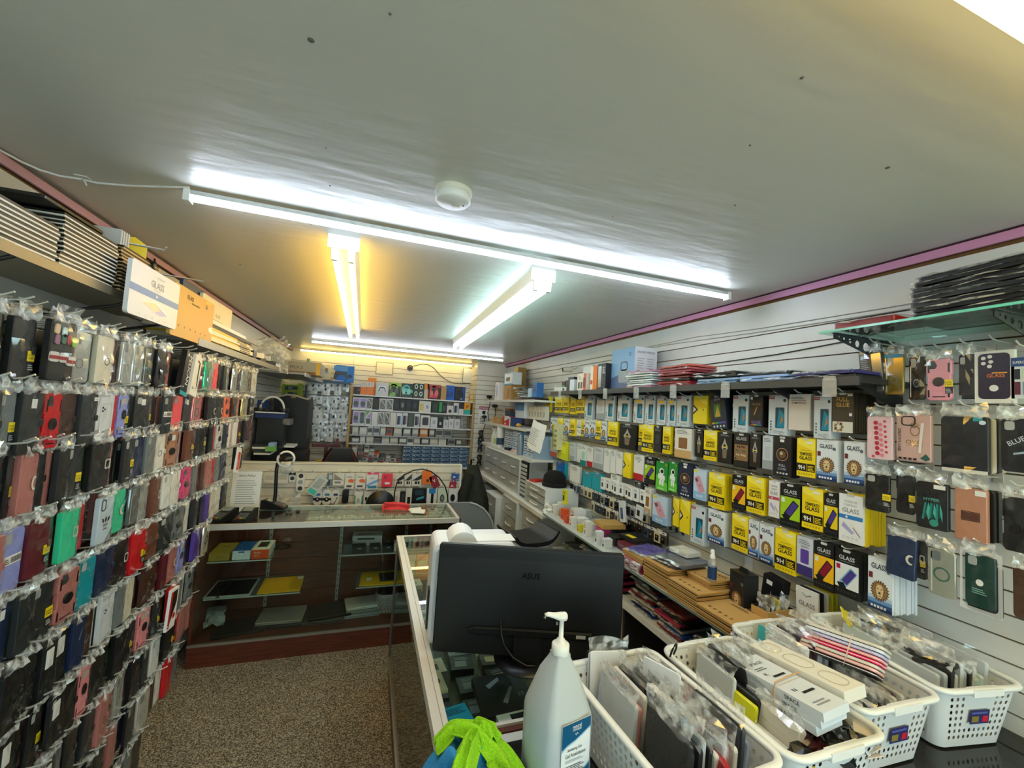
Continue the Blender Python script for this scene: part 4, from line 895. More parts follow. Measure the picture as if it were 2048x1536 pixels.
pile('bagged tablet case at the near end of the black shelf', 1.80, 1.16, SZ, 2, .20, .23, .012, [('#1a1c22', 'black'), ('#34307a', 'indigo')], 'bagged tablet cases on the black shelf')
thing('security_camera', 'white bullet camera on the wall above the black shelf', 'camera', [('body', MB().tube([(0, 0, 0), (-.09, .03, -.005)], .028, OFFW, 14)), ('lens', MB().tube([(-.09, .03, -.005), (-.098, .033, -.006)], .021, BLACK, 14)), ('mount', MB().tube([(.0, 0, 0), (.06, .0, .03)], .008, OFFW, 8))], (1.955, 3.85, 2.35))
# thin cables stapled along the wall
for i, (a, b, c) in enumerate((((1.15, 2.42), (2.2, 2.455), 'thin grey'), ((1.15, 2.40), (2.5, 2.44), 'thin silver'))):
 thing('wall_cable', c + ' cable run along the slat wall above the black shelf', 'cable', MB().tube([(XR - .016, a[0] - .8, a[1] - .01), (XR - .016, a[0], a[1]), (XR - .016, 1.7, a[1] + .012), (XR - .016, b[0], b[1]), (XR - .016, 4.0, 2.44), (XR - .016, 6.2, 2.45)], .0025, m('#a9aba8', .4), 5))
thing('wall_cable', 'black cable sloping behind the glass shelf down the slat wall', 'cable', MB().tube([(XR - .017, .8, 2.385), (XR - .017, 1.0, 2.345), (XR - .017, 1.25, 2.30), (XR - .017, 1.6, 2.275), (XR - .017, 2.1, 2.262), (XR - .017, 3.3, 2.255)], .003, BLACK, 5))
# ================================================================== wall ledge below the screen protectors
LZ = 1.00
thing('glass_ledge', 'frosted glass shelf along the wall under the screen protectors', 'shelf', [(None, B(1.52, XR - .013, 1.28, 3.42, LZ - .010, LZ, film('frosted_glass', .5, .06, .1, '#cfe6de'))), ('front_edge', B(1.516, 1.5198, 1.28, 3.42, LZ - .012, LZ + .001, m('#7c8d88', .25)))] +
      [('bracket', MB().box(1.56, XR - .013, y - .006, y + .006, LZ - .045, LZ - .0105, m('#2a2c2e', .4))) for y in (1.5, 2.1, 2.7, 3.3)])
thing('lower_shelf', 'white lower shelf under the frosted glass ledge', 'shelf', [(None, B(1.64, XR - .013, 1.28, 3.42, .68, .70, WHITE)), ('front_edge', B(1.632, 1.6398, 1.28, 3.42, .67, .703, m('#dcdcd6', .4)))] + [('side_panel', B(1.66, XR - .013, y, y + .018, 0, .678, m('#2a2c2e', .5))) for y in (1.28, 2.35, 3.40)])
# kraft tablet-glass boxes
def kraft_stack(tag_, x, y, z, n, wx, wy, t=.0085, jit=.004, rz=0):
 for i in range(n):
  b = MB(); b.box(-wx / 2, wx / 2, -wy / 2, wy / 2, 0, t * .62, KRAFT); b.box(-wx / 2 + .002, wx / 2 - .002, -wy / 2 + .002, wy / 2 - .002, t * .62, t, m('#15110c', .6))
  b2 = MB(); b2.box(-wx / 2, wx / 2, -wy / 2, wy / 2, 0, t * .9, KRAFT)
  parts = [(None, b2 if i == n - 1 else b)]
  if i == n - 1:
   f = MB(); f.T = Matrix(((0, 0, 0, 0), (0, 0, 0, 0), (0, 0, 0, 0), (0, 0, 0, 1)))
   f.T = Matrix(((0, 0, 1, 0), (-1, 0, 0, 0), (0, -1, 0, t * .9), (0, 0, 0, 1)))
   f.text('GLASS', 0, wx * .24, .026, -.0008, m('#2a2014', .6)); f.lines(-.05, .05, wx * .12, wx * .2, 2, -.0008, m('#5a4526', .6))
   for k in range(5): f.rect(-wy * .32 + k * wy * .15, -wy * .32 + k * wy * .15 + .012, -wx * .38, -wx * .32, -.0008, m('#7a5f34', .6))
   parts.append(('printed_top', f))
  thing('tablet_glass_box', '%s kraft tablet glass box from the bottom of the %s stack on the ledge' % (ORD[i], tag_), 'box', parts, (x + R.uniform(-jit, jit), y + R.uniform(-jit, jit), z + i * t), rz + R.uniform(-.012, .012), 0, 0, 'kraft tablet glass boxes')
 return z + n * t
z1 = kraft_stack('tallest', 1.655, 1.905, LZ + .001, 13, .25, .205)
z2 = kraft_stack('middle', 1.645, 1.692, LZ + .001, 10, .25, .205)
z3 = kraft_stack('low', 1.635, 1.482, LZ + .001, 6, .25, .20)
kraft_stack('small upper', 1.70, 1.69, z2 + .001, 4, .16, .15)
kraft_stack('fanned', 1.60, 1.33, LZ + .001, 5, .19, .085, .0085, .012, .12)
kraft_stack('far thin', 1.66, 2.13, LZ + .06, 3, .24, .20)
for i, (a, b, c) in enumerate(((1.655, 1.905, z1), (1.66, 1.85, z1 + .02))):
 flat_case('tablet_case', ['dark grey clear tablet case on the tallest kraft stack', 'smoky clear tablet case topping the tallest kraft stack'][i], 'tablet case', a + .01, b, c + .001, .20, .18, .018, ['#4a4e58', '#5f6474'][i], .1, None, True)
flat_case('tablet_case', 'white foam wrapped tablet case on top of the dark grey one', 'tablet case', 1.72, 1.90, z1 + .045, .11, .13, .022, '#d9dad8', .1, None, True)
for i in range(5): flat_case('tablet_case', '%s bagged magenta tablet case up the pile beside the tallest kraft stack' % ORD[i], 'tablet case', 1.64, 2.125, LZ + .001 + i * .0115, .22, .18, .009, '#9c2a50' if i % 2 else '#b8486a', R.uniform(-.08, .08), 'magenta bagged tablet cases', True)
flat_case('tablet_case', 'violet bagged tablet case lying on the far thin kraft stack', 'tablet case', 1.66, 2.13, LZ + .09, .20, .17, .014, '#4a3c9a', .25, None, True)
thing('spray_bottle', 'small clear spray bottle with blue label standing on kraft boxes', 'bottle', [
 ('body', MB().lathe([(.018, 0), (.0205, .004), (.0205, .085), (.017, .095), (.010, .105), (.010, .112)], CLEARP, 16)), ('label', MB().lathe([(.0209, .012), (.0209, .07)], m('#23406a', .4), 16)),
 ('spray_head', MB().lathe([(.012, .108), (.012, .122), (.009, .124), (.009, .146), (.006, .150)], WHITE, 14)), ('nozzle', B(-.014, -.007, -.003, .003, .134, .142, WHITE))], (1.645, 1.63, z2 + .036))
lp = pack_meshes('L')
thing('glass_pack', 'lion head glass box standing on the ledge beside the kraft stacks', 'screen protector', [(None, B(-.0475, .0475, 0, .075, 0, .19, m('#1b1d22', .4))), ('printed_front', lp[1]), ('carry_top', MB().box(-.0475, .0475, .0, .075, .19, .194, BLACK).prism([(-.03, .194), (.03, .194), (.022, .215), (-.022, .215)], .034, .040, BLACK))], (1.70, 1.535, LZ + .001), -PI / 2 - .15)
thing('glass_pack', 'black glass boxes leaning behind the standing lion box', 'screen protector', [(None, B(-.05, .05, 0, .05, 0, .18, m('#14161a', .4))), ('printed_front', MB().rect(-.03, .0, .14, .16, -.0006, WHITE).flat(circ(.0, .07, .03, 12), -.0006, m('#6a5030', .5)))], (1.86, 1.50, LZ + .001), -PI / 2, 0, .12)
ob = MB()
ob.box(1.70, 1.86, 1.372, 1.376, LZ, LZ + .085, KRAFT); ob.box(1.70, 1.704, 1.376, 1.455, LZ, LZ + .085, KRAFT); ob.box(1.856, 1.86, 1.376, 1.455, LZ, LZ + .085, m('#1d1b2a', .5)); ob.box(1.70, 1.86, 1.455, 1.459, LZ, LZ + .085, m('#1d1b2a', .5)); ob.box(1.704, 1.856, 1.376, 1.455, LZ, LZ + .004, KRAFT)
thing('open_carton', 'open kraft carton of loose bags behind the baskets', 'box', ob)
for i, (x, y, c, n) in enumerate(((1.74, 1.42, '#1d1f22', 'black'), (1.78, 1.41, '#d8c810', 'yellow'), (1.82, 1.42, '#c9cccc', 'clear'))):
 b = MB().prism(rrect(0, .07, .05, .09, .006), 0, .010, m(c, .4), .002)
 thing('bagged_charger', n + ' bagged accessory poking out of the open kraft carton', 'accessory', [(None, b), ('clear_bag', MB().sheet(-.035, .035, .02, .135, 5, 6, -.004, .008, HEAD, R))], (x, y, LZ + .006), -PI / 2 + R.uniform(-.4, .4), R.uniform(-.3, .3))
for i, (c, n) in enumerate((('#e6e6e2', 'white'), ('#1a1b1d', 'black'), ('#dcdad2', 'off white'), ('#d8cf2a', 'yellow'), ('#c9c022', 'dark yellow'))):
 f = MB()
 if i == 0: f.text('GLASS', 0, .115, .020, -.0008, m('#6a7076', .5), .07); f.frame(rrect(.0, .05, .03, .06, .004), rrect(0, .05, .026, .056, .004), -.0008, m('#b08a3a', .4)); f.tube([(-.02, -.001, .17), (0, -.003, .16), (.02, -.001, .17)], .001, BLACK, 4)
 thing('glass_pack', n + (' glass pack standing at the front of the row behind the rear basket' if i == 0 else ' pack in the standing row behind the white glass pack'), 'screen protector', [(None, B(-.048, .048, 0, .010, 0, .19, m(c, .45))), ('printed_front', f)] if i == 0 else B(-.048, .048, 0, .010, 0, .19, m(c, .45)), (1.875 + i * .022, 1.325 - i * .004, LZ + .001), -PI / 2, .05)
# small stock further along the ledge
small = [  # x, y, w, d, h, colour, words
 (1.585, 3.36, .05, .05, .085, '#e6e4de', 'white box with red corner'), (1.645, 3.38, .055, .06, .10, '#e2e2de', 'white upright box'), (1.62, 3.285, .055, .05, .055, '#c39a55', 'small kraft cube'), (1.60, 3.20, .075, .05, .085, '#e8501a', 'orange sided box'), (1.70, 3.20, .12, .10, .085, '#e6e6e4', 'white earphone box'),
 (1.575, 3.09, .05, .045, .06, '#e44a1c', 'small orange red box'), (1.66, 3.05, .10, .09, .05, '#e9e9e6', 'flat white box'), (1.57, 2.99, .05, .05, .075, '#e4e4de', 'white box with dark foot'), (1.65, 2.91, .09, .08, .045, '#e6e5e0', 'flat white carton'), (1.57, 2.86, .045, .045, .05, '#d8cf20', 'lime yellow box'),
 (1.57, 2.755, .05, .05, .105, '#e4e2d8', 'tall white and yellow box'), (1.66, 2.72, .10, .08, .07, '#d33f8a', 'pink striped box'), (1.78, 2.70, .16, .18, .10, '#131416', 'large black box'), (1.56, 2.58, .05, .05, .085, '#dfe2e4', 'grey white bottle box'), (1.565, 2.49, .05, .06, .06, '#e0e3e4', 'pale small box'),
 (1.66, 2.55, .14, .10, .055, '#191a1c', 'black flat box'), (1.66, 2.40, .18, .12, .05, '#6a1d2c', 'wine red box'), (1.80, 2.45, .20, .15, .045, '#1b1c1e', 'wide black box'), (1.64, 2.28, .16, .08, .04, '#d9d3c2', 'cream flat box'), (1.80, 2.95, .12, .10, .05, '#e1e0da', 'white flat stock box'), (1.80, 3.25, .10, .10, .06, '#d8d8d2', 'grey stock box')]
for x, y, a, d, h, c, n in small:
 carton('accessory_box', n + ' among the small stock on the glass ledge', 'box', (x - .0, y, LZ + .001), a * .8, d, h, c, -PI / 2 + R.uniform(-.08, .08), lambda f, a=a, h=h: (f.lines(-a * .3, a * .25, h * .55, h * .85, 3, -.0006, m('#7d8286', .5)), f.rect(-a * .2, a * .15, h * .12, h * .42, -.0006, m(R.choice(('#2a2d30', '#b8441a', '#34507a', '#8d9296')), .4))))
carton('accessory_box', 'kraft sided black box with cut corner on the large black box', 'box', (1.66, 2.72, LZ + .075), .16, .18, .03, '#bf9650', -PI / 2 - .1)
carton('accessory_box', 'black and yellow flat box on the wide black box', 'box', (1.72, 2.44, LZ + .055), .18, .16, .025, '#15161a', -PI / 2 + .08, None, lambda f: f.rect(-.05, .03, .02, .06, -.0006, YEL))
carton('earphone_pack', 'lime yellow earphone hang pack propped on the small stock', 'earphones', (1.66, 3.30, LZ + .105), .07, .02, .12, '#d9d61c', -PI / 2, lambda f: (f.flat(rrect(-.01, .05, .03, .05, .01), -.0006, BLACK), f.lines(-.02, .02, .09, .11, 2, -.0006, BLACK)), None, None, None, 0)
# hanging lens packs and cable packs over the ledge (short hooks)
LENSC = ['#17181b', '#23272c', '#34485e', '#c9b890', '#8d8f90', '#4a3c30', '#b0a890', '#1d2a3c']
k = 0
for row, z, y0, y1, n in (('upper', 1.225, 2.45, 3.55, 17), ('lower', 1.135, 2.25, 3.15, 16)):
 for i in range(n):
  y = y1 - (y1 - y0) * i / (n - 1); c = R.choice(LENSC)
  b = MB().box(-.030, .030, 0, .006, 0, .085, m(c, .3)); b.frame(rrect(0, .075, .06, .02, .004), rrect(0, .075, .02, .008, .003), -.0006, m('#cfd0cc', .4)); b.flat(rrect(-.004, .03, .034, .04, .006), -.0008, m('#0f1113', .2)); b.flat(circ(-.008, .036, .007, 8), -.001, m('#7d8896', .1, .4))
  for q in range(2):
   thing('lens_protector_pack', 'small lens protector pack, %s hook of the %s short row, %s' % (ORD[i], row, ('in front', 'behind')[q]), 'lens protector', b.mesh('lens_protector_pack') if q == 0 else B(-.030, .030, 0, .006, 0, .085, m(c, .3)), (1.86 + .016 * q, y, z - .055), -PI / 2 + R.uniform(-.15, .15), 0, 0, 'lens protector packs on short hooks')
  if i % 1 == 0: wall_hook(wall_right, XR - .012, 1.84, y, z + .024, m('#5a5d60', .4, .5), .0016)
for i in range(9):
 y = 2.98 - i * .062
 thing('cable_pack', 'narrow white cable hang box, %s along the white cluster over the ledge' % ORD[i], 'cable pack', [(None, B(-.027, .027, 0, .03, 0, .095, WHITE)), ('printed_front', MB().rect(-.014, .010, .02, .055, -.0006, m('#3a3d40', .4)).lines(-.02, .02, .066, .086, 3, -.0006, GREYP))], (1.84 + (i % 3) * .01, y, 1.295), -PI / 2, 0, 0, 'white cable hang boxes')
for i, (y, z) in enumerate(((2.62, 1.19), (2.44, 1.26))):
 thing('cable_pack', ['long clear cable sleeve dangling below the white cluster', 'white charger box dangling in a clear sleeve'][i], 'cable pack', [(None, B(-.035, .035, 0, .012, 0, .15 if i == 0 else .09, m('#d5dade', .4))), ('printed_front', MB().rect(-.02, .012, .02, .10 if i == 0 else .06, -.0006, m('#3b5a86', .4) if i == 0 else BLACK)), ('clear_bag', MB().sheet(-.042, .042, -.01, .19 if i == 0 else .14, 4, 6, -.006, .004, FILM, R))], (1.80, y, z - .06), -PI / 2, 0, -.18 if i == 0 else .1)
# piles on the lower shelf
LOW = [('#1a1c1f', 'black'), ('#23262a', 'charcoal'), ('#8a1a2a', 'red'), ('#1a4a9c', 'blue'), ('#c9ccca', 'clear'), ('#2f3338', 'black'), ('#b83a5c', 'pink')]
pile('bagged tablet case on the lower white shelf near the monitor', 1.80, 1.66, .70, 6, .26, .20, .012, LOW, 'bagged cases on the lower shelf', .02)
pile('bagged tablet case in the second lower pile', 1.78, 1.93, .70, 9, .24, .20, .012, LOW[1:] + LOW[:1], 'bagged cases on the lower shelf', .02)
pile('bagged tablet case in the third lower pile', 1.80, 2.20, .70, 11, .22, .22, .012, [LOW[3], LOW[2], LOW[0], LOW[4]], 'bagged cases on the lower shelf', .02)
pile('bagged phone case in the fourth lower pile', 1.80, 2.55, .70, 8, .22, .2, .014, [('#15171a', 'black'), ('#a8264a', 'magenta'), ('#1d2023', 'black'), ('#c23a62', 'pink')], 'bagged cases on the lower shelf', .02, nm='phone_case', cat='phone case')
pile('bagged phone case in the fifth lower pile', 1.79, 2.85, .70, 10, .22, .2, .013, [('#aeb4b6', 'grey'), ('#1d2023', 'black'), ('#8fb0b4', 'pale blue'), ('#d8dada', 'clear')], 'bagged cases on the lower shelf', .02, nm='phone_case', cat='phone case')
pile('bagged phone case in the sixth lower pile', 1.79, 3.15, .70, 5, .24, .24, .014, [('#2a2c2e', 'black'), ('#77716a', 'taupe'), ('#1d2023', 'black'), ('#d8c81c', 'yellow')], 'bagged cases on the lower shelf', .02, nm='phone_case', cat='phone case')
flat_case('tablet_case', 'dusty pink tablet folio lying at the near end of the lower shelf', 'tablet case', 1.80, 1.43, .702, .24, .20, .016, '#b0566e', .2, None, True)
carton('open_carton', 'small kraft carton wedged between the lower piles', 'box', (1.70, 1.47, .72), .10, .08, .09, '#b98c45', -PI / 2 + .1)
thing('waste_bin', 'black plastic bin with curved rim under the wall ledge', 'bin', [('body', MB().lathe([(.14, 0), (.17, .40), (.185, .44), (.19, .45), (.182, .45), (.165, .40), (.13, .01), (0, .01)], m('#1c1f22', .35), 24)), ('rim_band', MB().lathe([(.178, .405), (.186, .41), (.188, .425), (.182, .43)], m('#2c3034', .3), 24)), ('label', B(-.196, -.193, -.02, .02, .33, .35, WHITE))], (1.42, 1.95, 0))
# ================================================================== work shelves at the far end of the right wall
def plank(name, label, x0, x1, y0, y1, z, t, mat, cat='shelf', lip=True):
 parts = [(None, B(x0, x1, y0, y1, z - t, z, mat))]
 if lip: parts.append(('front_edge', B(x0 - .006, x0, y0, y1, z - t - .008, z + .001, m('#d5d4cc', .4))))
 return thing(name, label, cat, parts)
plank('wall_shelf', 'top white wall shelf at the far end of the right wall', 1.66, XR - .013, 4.12, 6.0, 2.02, .022, WHITE)
plank('wall_shelf', 'second white wall shelf with red and kraft boxes', 1.66, XR - .013, 4.30, 6.1, 1.69, .022, WHITE)
plank('wall_shelf', 'third white wall shelf holding blue drawer cabinets', 1.64, XR - .013, 4.05, 6.1, 1.385, .025, WHITE)
plank('work_ledge', 'white work ledge below the stacked clear drawers', 1.54, XR - .013, 3.46, 6.0, .965, .028, WHITE)
def box_on(name, label, x, y, z, w_, d, h, c, cat='box', fr=None, rz=0): return carton(name, label, cat, (x, y, z + .0005), w_, d, h, c, -PI / 2 + rz, fr)
box_on('camera_box', 'white box with cyan border and black camera picture on the top far shelf', 1.69, 5.15, 2.22, .36, .12, .16, '#e4eaee', fr=lambda f: (f.frame([(-.18, 0), (.18, 0), (.18, .16), (-.18, .16)], [(-.15, .015), (.172, .015), (.172, .145), (-.15, .145)], -.0006, m('#1aa0d8', .4)), f.flat(rrect(-.02, .075, .16, .05, .01), -.0008, m('#15191d', .3))))
box_on('kraft_box', 'upright kraft carton with dark print on the top far shelf', 1.70, 5.20, 2.02, .30, .20, .2, '#b88f52', fr=lambda f: f.lines(.0, .12, .03, .17, 5, -.0006, m('#7d5560', .5)))
box_on('kraft_box', 'open kraft flap box standing behind the cyan bordered box', 1.86, 5.35, 2.02, .16, .12, .46, '#a98848')
box_on('router_box', 'tall white device box with grey face on the top far shelf', 1.68, 5.62, 2.02, .16, .08, .25, '#e6e6e4', fr=lambda f: (f.rect(-.04, .04, .06, .22, -.0006, m('#b9bdd0', .4)), f.flat(circ(-.02, .04, .012, 10), -.0006, BLACK)))
for i in range(9):
 flat_case('bagged_part', '%s clear bagged part up the untidy heap on the top far shelf' % ORD[i], 'spare part', 1.82 + R.uniform(-.05, .05), 4.72 + R.uniform(-.06, .06), 2.0205 + i * .017, .22, .28, .010, R.choice(('#c4c7c6', '#a9adae', '#dcdcd6', '#8b8f92')), R.uniform(-.4, .4), 'clear bagged parts on the top far shelf', i % 2 == 0)
flat_case('laptop', 'closed black laptop sticking out under the bagged heap', 'laptop', 1.80, 4.36, 2.021, .26, .34, .02, '#17181a', .1, None, False)
box_on('gadget_box', 'blue upright gadget box at the near end of the top far shelf', 1.70, 4.23, 2.05, .12, .08, .16, '#2f6fb8', fr=lambda f: f.rect(-.04, .04, .05, .13, -.0006, m('#1d4c90', .4)))
box_on('gadget_box', 'pale blue gadget box beside the blue upright box', 1.69, 4.36, 2.05, .10, .08, .10, '#b4cbe0')
for i, (y, h, c, n) in enumerate(((4.6, .07, '#d8d8d0', 'white'), (4.75, .10, '#2a2e34', 'black'), (5.0, .06, '#b08a4a', 'kraft'))):
 pass
# second shelf
box_on('kraft_box', 'long kraft carton lying on the second far shelf', 1.68, 5.55, 1.69, .46, .25, .09, '#b78d4d', fr=lambda f: (f.rect(-.20, -.17, .0, .09, -.0006, m('#e0c89a', .5)), f.rect(.05, .12, .03, .07, -.0006, m('#c9b08a', .5))))
box_on('tool_box', 'red and white tool box on the second far shelf', 1.68, 5.12, 1.69, .26, .16, .12, '#c51f2a', fr=lambda f: (f.rect(-.13, -.07, .0, .12, -.0006, RED), f.flat([(-.07, .05), (.13, .09), (.13, .12), (-.07, .12)], -.0006, m('#d8d8dc', .4)), f.rect(-.06, .0, .01, .03, -.0006, WHITE)))
box_on('tool_box', 'navy tool box stacked on the red and white one', 1.70, 5.12, 1.81, .24, .14, .07, '#1a2440')
box_on('kraft_box', 'small brown carton stacked at the back of the second far shelf', 1.80, 5.45, 1.78, .20, .14, .13, '#8a5e2e')
box_on('gadget_box', 'navy and white box near the yellow screwdriver', 1.67, 4.88, 1.69, .14, .12, .11, '#27407c', fr=lambda f: f.rect(-.07, -.03, 0, .11, -.0006, WHITE))
thing('screwdriver', 'yellow handled screwdriver on the second far shelf', 'tool', [('handle', MB().tube([(0, 0, 0), (0, -.05, .004), (0, -.12, .0)], [.014, .022, .016], m('#e8b414', .4), 10)), ('shaft', MB().tube([(0, -.12, 0), (0, -.28, 0)], .004, STEEL, 6))], (1.70, 4.75, 1.715))
box_on('flyer_block', 'block of blue banded white boxes hung below the top far shelf', 1.76, 4.86, 1.80, .34, .12, .19, '#d5dbe0', fr=lambda f: (f.rect(-.17, .17, .09, .19, -.0006, m('#4c7cb4', .4)), [f.rect(-.17 + i * .056, -.168 + i * .056, 0, .19, -.0008, m('#8e9aa8', .4)) for i in range(7)]))
for i in range(6):
 f = MB().flat(rrect(-.012, .06, .012, .06, .004), -.0006, m('#3a3a34', .4)).flat(rrect(.014, .06, .012, .06, .004), -.0006, m('#3a3a34', .4))
 y = 4.60 - i * .085
 thing('cable_pack', 'narrow white cable box hanging %s along the hooks above the policy card' % ORD[i], 'cable pack', [(None, B(-.036, .036, 0, .05, 0, .15, OFFW)), ('printed_front', f)], (1.80, y, 1.80), -PI / 2, 0, 0, 'white cable boxes above the second shelf')
 wall_hook(wall_right, XR - .012, 1.78, y, 1.955, WIRE)
thing('hanging_card', 'curled white printed sheet taped over the shelf end', 'paper', [(None, MB().sheet(-.11, .11, 0, .30, 4, 5, 0, .004, WHITE, R, False, .03)), ('printed_front', MB().lines(-.07, .07, .06, .24, 9, -.036, m('#8c9094', .5), .25))], (1.62, 3.98, 1.50), -PI / 2 + .35, 0, .28)
carton('protector_box', 'olive edged box end beside the white printed sheet', 'box', (1.80, 3.86, 1.52), .10, .12, .26, '#d8d2a4', -PI / 2, lambda f: (f.rect(-.05, -.02, 0, .26, -.0006, m('#c6bf2a', .4)), [f.rect(-.01, .045, .03 + i * .05, .05 + i * .05, -.0006, m('#8c8468', .5)) for i in range(4)]))
# blue-white bit cabinets on the third shelf
def drawer_cabinet(label, x, y0, y1, z0, z1, cols, rows, body, face, knob, name='drawer_cabinet', depth=.24, clear=None):
 w_ = y1 - y0; h = z1 - z0
 parts = [('body', MB().box(x, x + depth, y0, y0 + .008, z0, z1, body).box(x, x + depth, y1 - .008, y1, z0, z1, body).box(x, x + depth, y0 + .008, y1 - .008, z1 - .008, z1, body).box(x, x + depth, y0 + .008, y1 - .008, z0, z0 + .008, body).box(x + depth - .006, x + depth, y0 + .008, y1 - .008, z0 + .008, z1 - .008, body))]
 cw = (w_ - .016) / cols; ch = (h - .016) / rows
 dm = None
 for i in range(cols):
  for j in range(rows):
   a = y0 + .008 + i * cw; c = z0 + .008 + j * ch
   d = MB().box(x - .004, x, a + .004, a + cw - .004, c + .004, c + ch - .004, face)
   d.box(x, x + depth * .8, a + .006, a + cw - .006, c + .005, c + .008, face)
   if clear: d.box(x + .02, x + depth * .7, a + .015, a + cw - .015, c + .009, c + ch * R.uniform(.35, .75), m(R.choice(clear), .5))
   kn = MB().tube([(x - .004, a + cw * .3, c + ch * .5), (x - .016, a + cw * .4, c + ch * .48), (x - .016, a + cw * .6, c + ch * .48), (x - .004, a + cw * .7, c + ch * .5)], min(.006, ch * .08), knob, 5)
   parts.append(('drawer', d, [('drawer_pull', kn)]))
 return thing(name, label, 'drawers', parts)
PB = m('#a9c3dc', .35); PBD = m('#c5d3e2', .35); PBK = m('#48607c', .35)
drawer_cabinet('pale blue drawer cabinet nearest the bottle on the third far shelf', 1.68, 4.12, 4.42, 1.386, 1.62, 2, 4, PB, PBD, PBK, 'drawer_cabinet', .30)
drawer_cabinet('pale blue drawer cabinet in the middle of the third far shelf', 1.70, 4.56, 4.86, 1.386, 1.64, 2, 4, PB, PBD, PBK, 'drawer_cabinet', .28)
drawer_cabinet('pale blue drawer cabinet at the back of the third far shelf', 1.72, 4.95, 5.25, 1.386, 1.62, 2, 4, PB, PBD, PBK, 'drawer_cabinet', .26)
def bottle(name, label, x, y, z, prof, mat_, cap=None, extra=()):
 ps = [('body', MB().lathe(prof, mat_, 16))]
 if cap: ps.append(('cap', MB().lathe(cap[0], cap[1], 12)))
 return thing(name, label, 'bottle', ps + list(extra), (x, y, z))
bottle('water_bottle', 'clear blue water bottle on the edge of the third far shelf', 1.66, 4.47, 1.386, [(.036, 0), (.04, .01), (.038, .05), (.040, .09), (.037, .12), (.04, .16), (.028, .20), (.014, .225), (.014, .235)], film('blue_bottle', .25, .1, .1, '#6fb4e0'), ([(.016, .235), (.016, .252), (0, .253)], m('#3a86c8', .4)))
for i, (y, c, n) in enumerate(((5.55, '#b8cf6a', 'green labelled'), (5.68, '#d9dcdc', 'white'))):
 bottle('spray_bottle', n + ' spray bottle at the back of the third far shelf', 1.71, y, 1.386, [(.045, 0), (.048, .01), (.048, .13), (.020, .19), (.016, .20)], m('#dfe3dc', .3), None, [('label', MB().lathe([(.0485, .03), (.0485, .10)], m(c, .4), 16)), ('spray_head', MB().box(-.045, .02, -.012, .012, .20, .235, m('#e6e8e6', .4)).box(-.03, -.022, -.006, .006, .165, .20, m('#e6e8e6', .4)))])
bottle('cleaner_can', 'tall white cleaner canister on the third far shelf', 1.70, 5.38, 1.386, [(.048, 0), (.05, .005), (.05, .26), (.04, .275), (0, .276)], m('#e6e6e4', .35), None, [('label', MB().lathe([(.0505, .03), (.0505, .12)], m('#36506a', .4), 16))])
for i, (y, c, n) in enumerate(((4.98, '#1a2230', 'dark'), (4.72, '#e0b4b4', 'pink'), (4.60, '#d8d4d0', 'pale'))):
 flat_case('bagged_part', n + ' small loose part on the edge of the third far shelf', 'spare part', 1.685, y, 1.386, .05, .12, .03, c, .2, None, False)
# clear drawer towers
CLR = ('#9a9c98', '#6f7274', '#c9c8c0', '#4a4d50', '#a8a294')
FR = film('clear_drawer_front', .24, .07, .15); WB = m('#dfe1de', .4)
drawer_cabinet('four wide white cabinet with cloudy drawers hung under the third far shelf', 1.60, 4.30, 5.75, .968, 1.352, 4, 2, WB, FR, WHITE, 'drawer_cabinet', .34, CLR)
drawer_cabinet('white three drawer unit on the work ledge under the black cap', 1.57, 3.50, 4.02, .9665, 1.185, 1, 3, WB, FR, WHITE, 'drawer_tower', .34, CLR)
drawer_cabinet('tall clear drawer tower under the work ledge beside the stool', 1.56, 3.55, 4.05, .02, .925, 1, 5, WB, FR, WHITE, 'drawer_tower', .36, CLR)
drawer_cabinet('second clear drawer tower under the work ledge', 1.52, 4.10, 4.58, .02, .925, 1, 5, WB, FR, WHITE, 'drawer_tower', .40, CLR)
drawer_cabinet('third clear drawer tower pulled forward of the ledge', 1.46, 4.64, 5.12, .02, .86, 1, 4, WB, FR, WHITE, 'drawer_tower', .44, CLR)
drawer_cabinet('last clear drawer tower near the coat', 1.44, 5.18, 5.62, .02, .86, 1, 4, m('#6f7274', .4), FR, WHITE, 'drawer_tower', .44, CLR)
pr = MB()
for i in range(7):
 for j in range(8): pr.box(1.606, 1.612, 4.10 + i * .026, 4.118 + i * .026, 1.0 + j * .042, 1.026 + j * .042, m('#c4c4bc', .4))
thing('key_rack', 'dark rack full of small pale keys beside the white drawer unit', 'rack', [(None, B(1.613, 1.63, 4.08, 4.285, .97, 1.35, BLACK)), ('key_blank', pr)])
bpy.data.objects['key_blank']['kind'] = 'stuff'
thing('knitted_hat', 'black knitted cap resting on the white three drawer unit', 'hat', [('crown', MB().lathe([(.10, .02), (.115, .05), (.105, .10), (.07, .14), (0, .152)], m('#0a0a0b', .95), 20)), ('brim', MB().lathe([(.118, 0), (.122, .018), (.118, .04), (.105, .045)], m('#0d0d0e', .95), 20))], (1.74, 3.68, 1.186))
flat_case('phone_case', 'red and white box lying under the black cap', 'box', 1.66, 3.92, 1.187, .14, .10, .02, '#b8301e', .3, None, False)
thing('tissue_heap', 'crumpled white tissue on the end of the work ledge', 'tissue', MB().sheet(-.07, .07, 0, .09, 6, 5, 0, .02, WHITE, R, False, .04), (1.60, 3.475, .975), -PI / 2, -.2)
